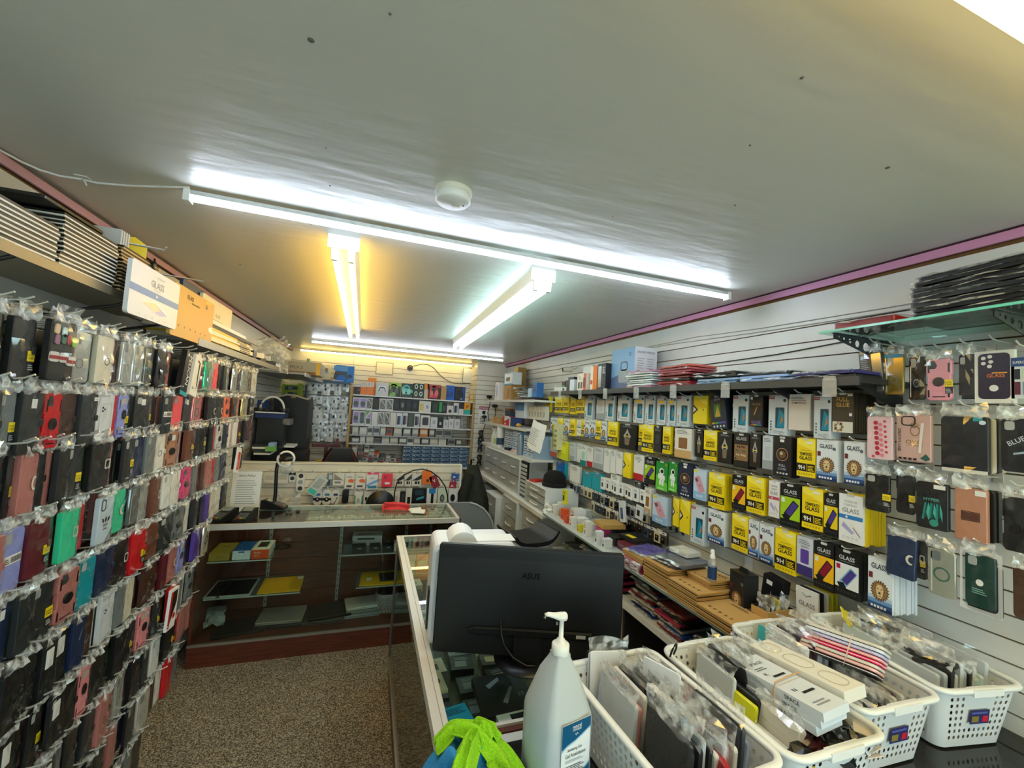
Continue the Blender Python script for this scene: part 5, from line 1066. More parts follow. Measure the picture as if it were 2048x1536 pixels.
# bar stool in the aisle
st = MB(); pr_ = [(-.20, .075), (-.16, .02), (-.10, .0), (0, -.006), (.10, 0), (.145, .02), (.180, .055), (.205, .10), (.192, .106), (.165, .072), (.135, .045), (.09, .032), (0, .026), (-.10, .030), (-.15, .048), (-.19, .09)]
pr_ = [(x, z) for x, z in pr_][::1]
st.prism(pr_, -.18, .18, m('#15171a', .38), 0, True)
thing('bar_stool', 'black curved seat bar stool in the aisle behind the monitor', 'stool', [('seat', st), ('post', MB().lathe([(.028, .045), (.028, .46), (.022, .46), (.022, .83)], m('#8d9092', .3, .8), 14)), ('foot_ring', MB().tube([(.13 * math.cos(a * PI / 8), .13 * math.sin(a * PI / 8), .32) for a in range(17)], .01, STEEL, 6)), ('base', MB().lathe([(.20, 0), (.20, .012), (.05, .035), (.03, .05)], STEEL, 24))], (1.30, 3.22, 0), .12)
bpy.data.objects['seat'].location.z = .84
# signs and gear on the pier
thing('pier_sign', 'small paper sign with red heading pinned on the pier', 'sign', [(None, MB().box(0, .16, -.003, 0, 0, .30, WHITE)), ('printed_front', MB().rect(.0, .16, .25, .30, -.0036, m('#a83a5c', .4)).text('NO REFUND', .08, .262, .024, -.0042, WHITE, .14).flat([(.05, .19), (.10, .17), (.11, .23), (.06, .235)], -.0038, BLACK).lines(.02, .14, .03, .15, 5, -.0038, m('#5a5e62', .5)))], (1.62, PIL_Y, 1.62))
for i, (x, z, r) in enumerate(((1.76, 2.08, .05), (1.86, 1.94, .055), (1.70, 1.76, .045))):
 thing('webcam', 'black gadget hanging on the pier, %s from the top' % ORD[i], 'gadget', [('body', MB().lathe([(0, -r * .5), (r * .7, -r * .4), (r, 0), (r * .7, r * .4), (0, r * .5)], BLACK, 10)), ('cord', MB().tube([(0, 0, -r * .4), (.02, 0, -.12), (-.01, 0, -.25), (.015, 0, -.38)], .006, BLACK, 5))], (x, PIL_Y - r - .005, z))
for i, (z, c) in enumerate(((1.46, '#141518'), (1.30, '#1d2748'), (1.08, '#17191b'))):
 thing('cable_bundle', '%s dark cable bundle down the pier corner' % ORD[i], 'cables', MB().tube([(.03 * math.cos(k * .9) * (1 + .5 * math.sin(k * 2.1)), -.02 - .02 * math.sin(k * 1.7), .09 * math.sin(k * .7 + .5 * math.sin(k))) for k in range(30)], .007, m(c, .6), 5), (1.66, PIL_Y - .04, z), 0, 0, 0, 'dark cable bundles on the pier')
# ================================================================== half wall across the shop with hanging accessories
HY, HX0, HX1, HZ = 4.50, XL + .013, .985, 1.245
half = slat_wall('wall_partition', MB().box(HX0, HX1, HY + .012, HY + .09, 0, HZ, GROOVE), HZ - 16 * PITCH, HZ - .001, lambda b, a, z, q: b.box(HX0, HX1, HY, HY + .012, a, z - (0 if z < HZ - .01 else 0), q), SLATW)
link('cap_rail', B(HX0, HX1, HY - .004, HY + .094, HZ, HZ + .012, SLATW).mesh('cap_rail'), half)
link('end_post', B(HX1, HX1 + .018, HY - .006, HY + .094, 0, HZ + .012, WHITE).mesh('end_post'), half)
def H4(cx, cy): return 600 + cx / 6.024, 900 + cy / 6.024
def hang_half(name, label, cat, box, col, fr=None, dy=.05, t=.02, tilt=0, rnd=.0, hook=True):
 x0, x1, y0, y1 = box; Y = HY - dy
 a = atY(*H4(x0, (y0 + y1) / 2), Y); b = atY(*H4(x1, (y0 + y1) / 2), Y); t0 = atY(*H4((x0 + x1) / 2, y0), Y); q = atY(*H4((x0 + x1) / 2, y1), Y)
 w_ = b.x - a.x; h = t0.z - q.z
 body = MB().prism(rrect(0, h / 2, w_, h, min(w_, h) * rnd + .001, 4), 0, t, m(col, .4))
 parts = [(None, body)]
 if fr: f = MB(); fr(f, w_, h); parts.append(('printed_front', f))
 parts.append(('hang_tab', MB().box(-.012, .012, .002, .004, h, h + .03, CLEARP)))
 if hook: wall_hook(half, HY, Y - .02, (a.x + b.x) / 2, t0.z + .015, WIRE) if False else link('hook', MB().tube([((a.x + b.x) / 2, HY, t0.z + .018), ((a.x + b.x) / 2, Y - .02, t0.z + .018), ((a.x + b.x) / 2, Y - .03, t0.z + .026)], .0025, WIRE, 5).mesh('hook'), half)
 return thing(name, label, cat, parts, ((a.x + b.x) / 2, Y, q.z), 0, 0, tilt)
def pic(c, fx=.1, fz=.12, gx=.9, gz_=.6, y=-.0006): return lambda f, w_, h: f.rect(-w_ / 2 + w_ * fx, -w_ / 2 + w_ * gx, h * fz, h * gz_, y, m(c, .4))
def multi(*fs): return lambda f, w_, h: [q(f, w_, h) for q in fs]
hang_half('earphone_card', 'plain white earphone card, first on the partition from the policy sheet', 'earphones', (-440, -305, 270, 400), '#dad7cb', pic('#c4c0b2', .1, .3, .9, .7))
hang_half('earphone_card', 'second white earphone card hanging on the partition', 'earphones', (-275, -140, 262, 400), '#dad7cb', pic('#c4c0b2', .1, .3, .9, .7))
hang_half('wristband_pack', 'white round pouch pack with black bow on the partition', 'accessory', (-135, -50, 270, 385), '#dcd9d0', lambda f, w_, h: (f.flat(circ(0, h * .38, w_ * .32, 14), -.0006, m('#2a2120', .4)), f.prism([(-w_ * .5, h * .7), (0, h * .8), (w_ * .5, h * .7), (w_ * .4, h * 1.05), (0, h * .9), (-w_ * .4, h * 1.05)], -.01, 0, BLACK)), .05, .02, 0, .3)
hang_half('wristband_pack', 'long white capsule pack with two round windows on the partition', 'accessory', (-45, 55, 275, 510), '#dcd9d0', lambda f, w_, h: [f.flat(circ(0, h * z, w_ * .3, 14), -.0006, m(c, .4)) for z, c in ((.84, '#17181a'), (.52, '#8fa0a4'), (.2, '#22262a'))], .05, .02, 0, .49)
hang_half('zip_pouch', 'clear and mint green zip pouch hanging askew on the partition', 'pouch', (58, 200, 285, 530), '#c4cbc6', lambda f, w_, h: (f.rect(-w_ * .35, w_ * .35, h * .05, h * .28, -.0006, m('#3ec4ae', .4)), f.flat([(-w_ * .3, h * .3), (w_ * .3, h * .45), (w_ * .3, h * .9), (-w_ * .3, h * .9)], -.0006, m('#a9b0aa', .2))), .09, .012, .62, .02)
hang_half('phone_stand_pack', 'brown screen pack with white frame on the partition', 'accessory', (222, 312, 305, 445), '#dcd9d2', pic('#5a3220', .1, .08, .9, .85), .05, .02, 0, .12)
hang_half('cable_pack', 'grey speckled bag pack beside the brown screen pack', 'accessory', (325, 392, 280, 440), '#6f7c86', multi(pic('#2b3036', .1, .1, .6, .5), pic('#b8c4cc', .3, .55, .9, .9)))
hang_half('car_adapter', 'white pack with a grey adapter window on the partition', 'adapter', (402, 535, 280, 428), '#d8d6cd', multi(lambda f, w_, h: f.flat([(-w_ * .45, h * .95), (w_ * .45, h * .4), (-w_ * .45, h * .4)], -.0005, m('#8d857a', .5)), lambda f, w_, h: f.frame(rrect(-.01, h * .25, w_ * .8, h * .36, .01), rrect(-.01, h * .25, w_ * .62, h * .2, .006), -.0008, WHITE), lambda f, w_, h: f.rect(-w_ * .38, w_ * .3, h * .16, h * .34, -.0007, m('#7d7f80', .4))))
for i, (a, b) in enumerate(((540, 655), (668, 790))):
 hang_half('memory_card_pack', ['first', 'second'][i] + ' white memory pack with orange figure on the partition', 'memory card', (a, b, 280, 466), '#dedbd0', multi(lambda f, w_, h: f.flat([(-w_ * .1, h * .42), (w_ * .45, h * .38), (w_ * .42, h * .6), (w_ * .1, h * .64), (-w_ * .15, h * .56)], -.0006, m('#e0621a', .4)), lambda f, w_, h: f.rect(-w_ * .3, w_ * .25, h * .09, h * .22, -.0006, m('#3a3c3e', .4)), lambda f, w_, h: f.lines(-w_ * .3, w_ * .3, h * .7, h * .85, 2, -.0006, GREYP)))
hang_half('memory_card_pack', 'white and blue memory pack over a pink one on the partition', 'memory card', (805, 940, 300, 476), '#d9dde2', multi(lambda f, w_, h: f.flat([(-w_ * .5, h * .2), (w_ * .5, h * .5), (w_ * .5, h * .7), (-w_ * .5, h * .35)], -.0006, m('#6fa4d8', .4)), lambda f, w_, h: f.rect(-w_ * .4, w_ * .4, h * .08, h * .26, -.0008, m('#2a7c9c', .4)), lambda f, w_, h: f.text('Lexar', 0, h * .74, h * .1, -.0008, m('#3a6ea8', .4))), .07, .02, -.04)
hang_half('memory_card_pack', 'pink pack showing behind the white and blue memory pack', 'memory card', (808, 945, 275, 440), '#e0376e', None, .04, .02, 0, .06, False)
hang_half('memory_card_pack', 'rounded red memory pack hanging alone on the partition', 'memory card', (985, 1115, 285, 445), '#e2304c', multi(pic('#e6e2e6', .3, .2, .75, .36), pic('#c01838', .15, .6, .45, .85)), .05, .02, 0, .1)
for i, (a, b) in enumerate(((1150, 1250), (1262, 1342), (1350, 1465))):
 hang_half('charger_pack', ORD[i] + ' black and white charger pack along the partition', 'charger', (a, b, 290, 432), '#d6d4cc', multi(lambda f, w_, h: f.flat([(-w_ * .5, h * .45), (w_ * .5, h * .98), (w_ * .5, h * .6), (w_ * .1, h * .45)], -.0006, m('#2a2b2c', .4)), lambda f, w_, h: f.rect(-w_ * .2, w_ * .05, h * .15, h * .38, -.0008, BLACK), lambda f, w_, h: f.rect(w_ * .12, w_ * .3, h * .15, h * .38, -.0008, BLACK)))
hang_half('memory_card_pack', 'orange rounded pack high on the partition', 'memory card', (1475, 1590, 250, 412), '#e8731c', pic('#5a2408', .45, .15, .72, .36), .06, .02, -.04, .1)
hang_half('memory_card_pack', 'dark red striped pack hanging slanted on the partition', 'memory card', (1610, 1700, 300, 450), '#8e1c34', lambda f, w_, h: f.text('V', 0, h * .45, h * .28, -.0008, WHITE), .06, .015, -.45)
for i, (a, b, c, d, q) in enumerate(((1825, 1915, 285, 350, '#2f5aa8'), (1830, 1880, 355, 390, '#7c4a8c'), (1800, 1880, 385, 460, '#a82a38'))):
 hang_half('charm_pack', ['blue', 'violet', 'red'][i] + ' small charm pack at the partition end', 'charm', (a, b, c, d), q, pic('#c9d4e6', .2, .2, .5, .5), .05, .02, .1)
# lower row
for i, (a, b) in enumerate(((158, 264), (268, 376), (378, 470))):
 hang_half('watch_strap_pack', ORD[i] + ' white arched watch strap pack low on the partition', 'watch strap', (a, b, 475, 665), '#dedcd5', multi(lambda f, w_, h: f.rect(-w_ * .25, w_ * .3, h * .60, h * .74, -.0006, m('#3f7ea8', .4) if i < 2 else m('#2c2f66', .4)), (lambda f, w_, h: (f.flat([(-w_ * .5, h * .30), (w_ * .5, h * .30), (w_ * .5, h * .46), (-w_ * .5, h * .46)], -.0007, m('#23272c', .4)), f.flat(circ(0, h * .36, w_ * .28, 12), -.0009, m('#15171a', .3)), f.flat(circ(0, h * .38, w_ * .1, 10), -.0011, WHITE))) if i < 2 else (lambda f, w_, h: f.tube([(-w_ * .25, -.002, h * .1), (-w_ * .1, -.002, h * .08), (w_ * .3, -.002, h * .5)], w_ * .07, m('#1c1f24', .4), 6))), .05, .02, 0, .45)
hang_half('car_adapter', 'black adapter hanging low on the partition', 'adapter', (508, 585, 480, 640), '#101113', None, .05, .04, 0, .3)
for i, (a, b, c, n, fr) in enumerate((
 (655, 755, '#dfe2de', 'white and mint earphone box', multi(pic('#2ba88a', 0, 0, .14, .7), pic('#2ba88a', .86, 0, 1, .7), pic('#aab0ae', .35, .2, .65, .5))), (765, 862, '#dcdad6', 'white box with two black squares', multi(pic('#15171a', .18, .35, .45, .6), pic('#15171a', .55, .35, .82, .6))),
 (872, 972, '#d9d8d4', 'white box with faint print', multi(pic('#a9acae', .2, .5, .8, .8))), (982, 1085, '#dddcd8', 'white box with grey outline', multi(pic('#5a5d60', .3, .3, .7, .7), pic('#c9cbcc', .36, .34, .64, .66))), (1095, 1200, '#dcdad4', 'white box with pale figures', multi(pic('#b9bab8', .2, .2, .8, .7))),
 (1205, 1268, '#1b1c1e', 'narrow black box', multi(pic('#3a3c40', .2, .3, .8, .8))), (1272, 1345, '#d6d5d0', 'white box with black silhouette', multi(pic('#111315', .3, .05, .8, .5))), (1350, 1518, '#0e1014', 'large black box with teal gadget picture', multi(lambda f, w_, h: f.flat([(-w_ * .2, h * .3), (w_ * .35, h * .42), (w_ * .38, h * .56), (-w_ * .15, h * .44)], -.0006, m('#3f9ab0', .3)), pic('#24384a', .2, .6, .8, .9))),
 (1525, 1648, '#dfe2e4', 'white and blue box with black bottle', multi(pic('#2a8ad0', .2, .7, .85, 1), pic('#16181c', .42, .1, .68, .7))), (1658, 1768, '#cfe0cc', 'pale green box with silver mouse', multi(lambda f, w_, h: f.flat([(x, z + h * .42) for x, z in [(a_ * .9, b_ * 1.5) for a_, b_ in circ(0, 0, w_ * .28, 14)]], -.0006, m('#3a3d3f', .3)), lambda f, w_, h: f.flat([(x, z + h * .42) for x, z in [(a_ * .7, b_ * 1.2) for a_, b_ in circ(0, 0, w_ * .22, 14)]], -.0008, m('#b8bcb8', .2, .5))))
 , (1790, 1888, '#dcdcdc', 'white box with black mouse', multi(lambda f, w_, h: f.flat([(x, z + h * .45) for x, z in [(a_ * .9, b_ * 1.4) for a_, b_ in circ(0, 0, w_ * .32, 14)]], -.0006, m('#1d2023', .25)))))):
 hang_half('accessory_box', n + ' in the lower row on the partition', 'box', (a, b, 462 if i > 5 else 500, 668), c, fr)
# ================================================================== rear wall: shelf unit with stock
RY = 6.46            # front of the shelf unit
def S3(cx, cy): return 700 + cx / 7.877, 740 + cy / 7.877
UX0, UX1 = -.262, 1.545
su = [('upright', B(x, x + .028, RY - .004, RY + .03, .2, 2.10, WOODP)) for x in (UX0 - .03, UX1)]
su += [('upright', B(x, x + .028, YB - .05, YB - .014, .2, 2.10, WOODP)) for x in (UX0 - .03, UX1)]
SHZ = [1.985, 1.775, 1.545, 1.40, 1.275, .93]
for i, z in enumerate(SHZ):
 su.append(('shelf_board', B(UX0, UX1, RY, YB - .015, z - .018, z, WHITE if i != 3 else m('#a8aaa8', .3))))
thing('shelf_unit', 'pine upright shelf unit with white shelves on the rear wall', 'shelving', su)
def rbox(name, label, z, box, col, fr=None, d=.10, dy=.010, cat='box', group=None):
 x0, x1, y0 = box
 a = atY(*S3(x0, y0), RY + dy); b = atY(*S3(x1, y0), RY + dy)
 nx = [q for q in SHZ if q > z + .01]
 h = min(max(.02, (a.z + b.z) / 2 - z), (min(nx) - .022 - z) if nx else 9)
 w_ = b.x - a.x - .002
 f = None
 if fr: f = lambda q: fr(q, w_, h)
 return carton(name, label, cat, ((a.x + b.x) / 2, RY + dy, z + .0005), w_, d, h, col, 0, f, group=group)
def tilt_shape(c, *pts): return lambda f, w_, h: f.flat([(x * w_, z * h) for x, z in pts], -.0008, m(c, .4))
T1, T2, T3 = SHZ[0], SHZ[1], SHZ[2]
rbox('earbud_box', 'small black boxed gadget at the pine upright on the top rear shelf', T1, (65, 170, 225), '#201a1e', multi(pic('#d9d6d6', 0, .75, 1, .98), tilt_shape('#c05a72', (.1, .3), (.4, .4), (.35, .6))))
for i, (a, b) in enumerate(((176, 268), (272, 385))):
 rbox('earbud_box', ['first', 'second'][i] + ' orange and white earbud box on the top rear shelf', T1, (a, b, 190), '#e9ddd0', multi(pic('#f07a18', 0, 0, 1, .62), pic('#b9a898', .2, .72, .35, .95), pic('#b9a898', .6, .72, .75, .95)))
rbox('earbud_box', 'orange box lying behind the two earbud boxes', T1, (285, 420, 125), '#e88a2c', None, .1, .13)
rbox('controller_box', 'pale box with white game pad picture on the top rear shelf', T1, (416, 612, 205), '#d4d3d0', multi(lambda f, w_, h: f.flat([(-.40 * w_, .30 * h), (-.30 * w_, .30 * h), (-.2 * w_, .52 * h), (.2 * w_, .52 * h), (.30 * w_, .30 * h), (.40 * w_, .30 * h), (.30 * w_, .78 * h), (-.30 * w_, .78 * h)], -.0006, m('#f0f0f2', .4)), lambda f, w_, h: f.flat([(-.34 * w_, .34 * h), (-.26 * w_, .34 * h), (-.16 * w_, .58 * h), (.16 * w_, .58 * h), (.26 * w_, .34 * h), (.34 * w_, .34 * h), (.18 * w_, .68 * h), (-.18 * w_, .68 * h)], -.0009, m('#2a2b30', .4))))
def headset(c1, c2): return multi(lambda f, w_, h: f.frame([(x * w_ * .36 - .1 * w_, .56 * h + z * h * .36) for x, z in circ(0, 0, 1, 16)], [(x * w_ * .26 - .1 * w_, .54 * h + z * h * .26) for x, z in circ(0, 0, 1, 16)], -.0006, m(c1, .4)), lambda f, w_, h: f.flat([(x * w_ * .15 - .3 * w_, .4 * h + z * h * .2) for x, z in circ(0, 0, 1, 10)], -.0009, m(c2, .3)), lambda f, w_, h: f.flat([(x * w_ * .17 + .15 * w_, .42 * h + z * h * .22) for x, z in circ(0, 0, 1, 10)], -.0009, m(c2, .3)))
rbox('headset_box', 'lime and black headset box on the top rear shelf', T1, (622, 808, 200), '#1d2218', multi(pic('#9cc83c', 0, .74, 1, 1), headset('#a8d848', '#3a4030'), tilt_shape('#7fb85a', (-.45, 0), (.1, .05), (.05, .35), (-.4, .28))))
rbox('headset_box', 'mint and dark headset box on the top rear shelf', T1, (818, 1000, 215), '#23302e', multi(headset('#54c0a8', '#8fd8c4'), tilt_shape('#5fc8b4', (-.5, .45), (.5, .35), (.5, .55), (-.5, .75)), pic('#2d3a38', 0, 0, 1, .2)))
rbox('headset_box', 'dark box with four pale headset pictures on the top rear shelf', T1, (1006, 1172, 215), '#26331f', multi(*[(lambda f, w_, h, a=a, b=b: f.frame([(x * w_ * .16 + a * w_, b * h + z * h * .17) for x, z in circ(0, 0, 1, 10)], [(x * w_ * .09 + a * w_, b * h + z * h * .09) for x, z in circ(0, 0, 1, 10)], -.0008, m('#cfe0cc', .4))) for a in (-.24, .24) for b in (.3, .78)]))
rbox('headset_box', 'narrow orange sided box on the top rear shelf', T1, (1176, 1246, 215), '#c8c2b8', multi(pic('#ec8416', .0, .6, 1, 1), pic('#ec8416', .75, 0, 1, 1)))
rbox('headset_box', 'red headset box on the top rear shelf', T1, (1256, 1435, 232), '#3a1a1c', multi(pic('#b03a3a', 0, .8, 1, 1), headset('#d8444a', '#e86a6a'), tilt_shape('#d8404a', (-.5, .1), (.2, .05), (.3, .3), (-.4, .4))))
rbox('kraft_box', 'tan kraft box on the top rear shelf', T1, (1440, 1525, 262), '#c49a58')
rbox('headset_box', 'blue headset box on the top rear shelf', T1, (1530, 1655, 245), '#1a62c4', multi(headset('#124a9c', '#0e3a7c')))
rbox('headset_box', 'black box with blue spine and dark headset on the top rear shelf', T1, (1660, 1825, 265), '#121418', multi(headset('#2e3238', '#1d2126'), pic('#1a4a9c', .72, 0, 1, 1), lambda f, w_, h: f.flat(circ(.02, h * .14, .01, 8), -.001, WHITE)))
# phone boxes
def phone(kind):
 if kind == 'v': return multi(lambda f, w_, h: f.flat(rrect(0, h * .5, w_ * .78, h * .8, .012), -.0006, m('#8d7ab8', .4)), lambda f, w_, h: f.flat(circ(0, h * .46, w_ * .4, 14), -.0008, m('#10101c', .3)), lambda f, w_, h: f.flat([(-w_ * .3, h * .7), (w_ * .3, h * .7), (w_ * .2, h * .88), (-w_ * .2, h * .88)], -.0007, m('#b07ac0', .3)))
 if kind == 't': return multi(lambda f, w_, h: f.flat(rrect(0, h * .5, w_ * .78, h * .84, .010), -.0006, m('#4a4640', .3)), tilt_shape('#c9c4b8', (-.36, .86), (-.1, .86), (.32, .45), (.30, .38)), tilt_shape('#8d8674', (.30, .40), (.34, .28), (-.30, .10), (-.34, .16)))
 if kind == 'n': return multi(lambda f, w_, h: f.flat(rrect(0, h * .5, w_ * .76, h * .82, .012), -.0006, m('#1c2a30', .3)), lambda f, w_, h: f.frame(circ(0, h * .45, w_ * .34, 14), circ(0, h * .45, w_ * .28, 14), -.0008, m('#5a7080', .4)))
 if kind == 'g': return multi(tilt_shape('#58b84a', (-.4, .6), (.2, .98), (-.4, .98)), tilt_shape('#b88ad0', (-.3, .55), (.4, .5), (.4, .95)), lambda f, w_, h: f.flat(rrect(.0, h * .28, w_ * .7, h * .4, .008), -.0009, m('#1c1c22', .3)))
 if kind == 's': return multi(pic('#1a1c20', .12, .12, .6, .75), pic('#8fa8d8', .62, .12, .82, .75))
 if kind == 'S': return multi(pic('#15181e', .12, .12, .58, .8), tilt_shape('#3a5a9c', (.1, .12), (.28, .2), (.28, .8), (.12, .8)), pic('#d8a83a', .8, .2, .92, .75))
 return None
for i, (a, b, y, c, k, n) in enumerate(((48, 158, 432, '#e4e2e6', 'v', 'white box with violet phone'), (160, 262, 435, '#e4e2e6', 'v', 'white box with lilac phone'), (265, 362, 438, '#e6e4e2', 't', 'white box with titanium phone'), (366, 466, 446, '#23221f', None, 'dark brown phone box'), (470, 576, 452, '#e6e4e0', 't', 'white box with graphite phone'), (580, 688, 456, '#e6e4e0', 't', 'white box with sand phone'))):
 rbox('phone_box', n + ', %s from the pine upright on the second rear shelf' % ORD[i], T2, (a, b, y), c, phone(k))
for i, (a, b) in enumerate(((692, 788), (790, 884), (886, 984), (986, 1084))):
 rbox('phone_box', '%s black phone box in the black run on the second rear shelf' % ORD[i], T2, (a, b, 458 + i * 4), '#0f1114', pic(('#1d2838', '#8d9094', '#24282e', '#3a2f48')[i], .3, .3, .65, .7), group=None)
rbox('gadget_box', 'white box with pale yellow and grey gadgets on the second rear shelf', T2, (1092, 1282, 492), '#e2e0d4', multi(pic('#d8c878', .06, .15, .4, .75), pic('#8d94b4', .6, .35, .8, .65)))
rbox('gadget_box', 'dark green black gadget box on the second rear shelf', T2, (1288, 1405, 500), '#14261c', pic('#2a3a34', .2, .2, .8, .8))
rbox('gadget_box', 'bright green and black gadget box on the second rear shelf', T2, (1408, 1525, 512), '#171c18', multi(pic('#2ca84a', 0, .1, .4, 1), pic('#4a5058', .5, .2, .9, .7)))
rbox('gadget_box', 'white box with brown dot on the second rear shelf', T2, (1530, 1632, 560), '#e2dcd6', lambda f, w_, h: f.flat(circ(0, h * .3, w_ * .26, 12), -.0008, m('#3a2420', .4)))
rbox('phone_box', 'white box with lavender phone on the second rear shelf', T2, (1640, 1718, 520), '#dfdde0', phone('s'))
rbox('gadget_box', 'black over white gadget box on the second rear shelf', T2, (1722, 1798, 530), '#dcd9d4', pic('#1d1f24', 0, .5, 1, 1))
rbox('gadget_box', 'yellow and turquoise printed box at the end of the second rear shelf', T2, (1804, 1905, 508), '#e8a81c', multi(pic('#2cb8a8', 0, 0, 1, .4), tilt_shape('#c8641c', (-.3, .5), (.1, .55), (.3, .8), (-.2, .8))))
for i, (a, b, y, c, k, n) in enumerate(((52, 150, 640, '#e4e2e6', 'v', 'white box with purple phone'), (152, 246, 648, '#e4e4e6', 'n', 'white box with blue black phone'), (250, 345, 650, '#e4e2e4', 'g', 'white box with green and pink phone'), (350, 442, 660, '#e2e2e0', None, 'plain white phone box'), (446, 540, 662, '#e6e4e0', 't', 'white box with dark titanium phone'), (544, 640, 666, '#e6e4e0', 't', 'white box with bronze phone'), (644, 738, 668, '#e2ded2', None, 'cream phone box'),
 (742, 828, 674, '#dfdde2', 's', 'white box with black and lilac phone'), (832, 914, 678, '#dcdae0', 'S', 'white box with black and gold phone'), (1018, 1108, 690, '#dcdae0', 'S', 'white box with dark phone and gold edge'))):
 rbox('phone_box', n + ' on the third rear shelf', T3, (a, b, y), c, phone(k))
rbox('phone_box', 'grey green phone standing bare on the third rear shelf', T3, (922, 1012, 682), '#4c5a50', multi(lambda f, w_, h: f.frame(rrect(0, h * .5, w_ * .98, h * .98, .008), rrect(0, h * .5, w_ * .86, h * .92, .006), -.0006, BLACK), lambda f, w_, h: f.flat(circ(-w_ * .22, h * .82, w_ * .14, 10), -.0008, m('#2a3a36', .3))), .012)
rbox('gadget_box', 'white box with black rounded square on the third rear shelf', T3, (1116, 1272, 715), '#e0deda', lambda f, w_, h: f.flat(rrect(0, h * .5, w_ * .62, h * .66, .02), -.0008, m('#121416', .3)))
for i, (a, b, y, c, n) in enumerate(((1276, 1384, 745, '#e2e2e2', 'plain white'), (1390, 1470, 760, '#1b1d20', 'small black'), (1474, 1552, 785, '#dcdce0', 'white earbud'), (1556, 1640, 770, '#e0e0e0', 'square white earbud'), (1644, 1738, 775, '#dadadc', 'second square white earbud'), (1745, 1790, 750, '#8d9296', 'clear'))):
 rbox('earbud_box', n + ' box near the end of the third rear shelf', T3, (a, b, y), c, multi(pic('#b4b6ba', .3, .35, .7, .7)) if i != 1 else pic('#c9cbd0', .3, .3, .7, .6))
for i in range(5): rbox('earbud_box', '%s small clear item behind the white boxes on the third rear shelf' % ORD[i], T3, (1400 + i * 70, 1455 + i * 70, 735), R.choice(('#9a9ca0', '#b8babc', '#6f7274')), None, .06, .13)
# dishes of small parts on the two narrow shelves
for z, y0, lo, n, nm in ((SHZ[3], 905, 40, 13, 'fourth'), (SHZ[4], 1045, 30, 14, 'fifth')):
 x = lo
 for i in range(n):
  w_ = R.choice((85, 100, 120, 130));
  if x + w_ > 1930: break
  c = R.choice(('#b9bab6', '#8d9092', '#d5d5ce', '#6f7376', '#a8a69c', '#c4c6cc')) if not (nm == 'fourth' and i in (5, 9)) else ('#b8543a', '#e07a2a')[i == 9]
  tp = y0 - R.uniform(-10, 40) if nm == 'fourth' else y0 - R.uniform(-35, 60)
  rbox('parts_tray', '%s tray of small parts from the pine upright on the %s rear shelf' % (ORD[i], nm), z, (x, x + w_, tp), c, multi(pic(R.choice(('#e2e2dc', '#4a4d50', '#d8d4c4')), .08, .3, .9, .8)), .14, R.uniform(0, .03))
  x += w_ + R.choice((8, 14, 20))
# bottom: heaps of clear boxes and the blue drawer wall
k = 0
for col in range(9):
 x0 = 30 + col * 88 + R.uniform(-6, 6); top = (1170, 1180, 1190, 1250, 1290, 1330, 1350, 1390, 1420)[col]
 zt = atY(*S3(x0 + 40, top), RY + .03).z; z = SHZ[5]; i = 0
 while z < zt:
  h = R.choice((.035, .045, .05)); a = atY(*S3(x0, 1300), RY + .03); b = atY(*S3(x0 + 82, 1300), RY + .03)
  c = R.choice(('#b4b6b4', '#8a8d8e', '#d2d2cc', '#6a6d70', '#c9c6ba', '#a0a29c')) if not (col == 4 and zt - z < .06) else '#e0681c'
  carton('parts_box', '%s clear parts box up the %s heap on the lowest rear shelf' % (ORD[i], ORD[col]), 'box', ((a.x + b.x) / 2 + R.uniform(-.01, .01), RY + .02 + R.uniform(0, .02), z + .0005), b.x - a.x, .16, h - .002, c, R.uniform(-.08, .08), lambda f, w_=b.x - a.x, h=h: f.rect(-w_ * .4, w_ * R.uniform(.1, .4), h * .2, h * .75, -.0006, m(R.choice(('#e4e4e0', '#55585c', '#d8d8d0', '#a83a3a')), .4)), group='clear parts boxes on the lowest rear shelf')
  z += h; i += 1
blue_p = []
bx0 = atY(*S3(838, 1300), RY + .01).x; bx1 = min(UX1 - .004, atY(*S3(1900, 1300), RY + .01).x); bz1 = SHZ[4] - .026; bz0 = SHZ[5]
BB = m('#8fb0cc', .35); BF = m('#3d5a7c', .35); BH = m('#9cc0e4', .35)
blue_p.append(('body', MB().box(bx0, bx1, RY + .03, RY + .2, bz0 + .001, bz1, BB)))
cw = (bx1 - bx0) / 7; ch = .0605; nr = int((bz1 - bz0) / ch)
for j in range(nr):
 for i in range(7):
  a = bx0 + i * cw; zt = bz1 - j * ch
  d = MB().box(a + .008, a + cw - .008, RY + .022, RY + .03, zt - ch + .006, zt - .008, BF)
  hd = MB().tube([(a + cw * (.5 + .26 * math.cos(PI * q / 6)), RY + .016, zt - ch * .62 + ch * .30 * math.sin(PI * q / 6)) for q in range(7)], .006, BH, 5).box(a + .010, a + .032, RY + .019, RY + .022, zt - ch * .45, zt - ch * .2, WHITE)
  blue_p.append(('drawer', d, [('drawer_pull', hd)]))
 blue_p.append(('rail', B(bx0, bx1, RY + .016, RY + .03, bz1 - j * ch - .006, bz1 - j * ch, BB)))
thing('drawer_cabinet', 'wall of small blue drawers with arched pulls under the rear shelves', 'drawers', blue_p)
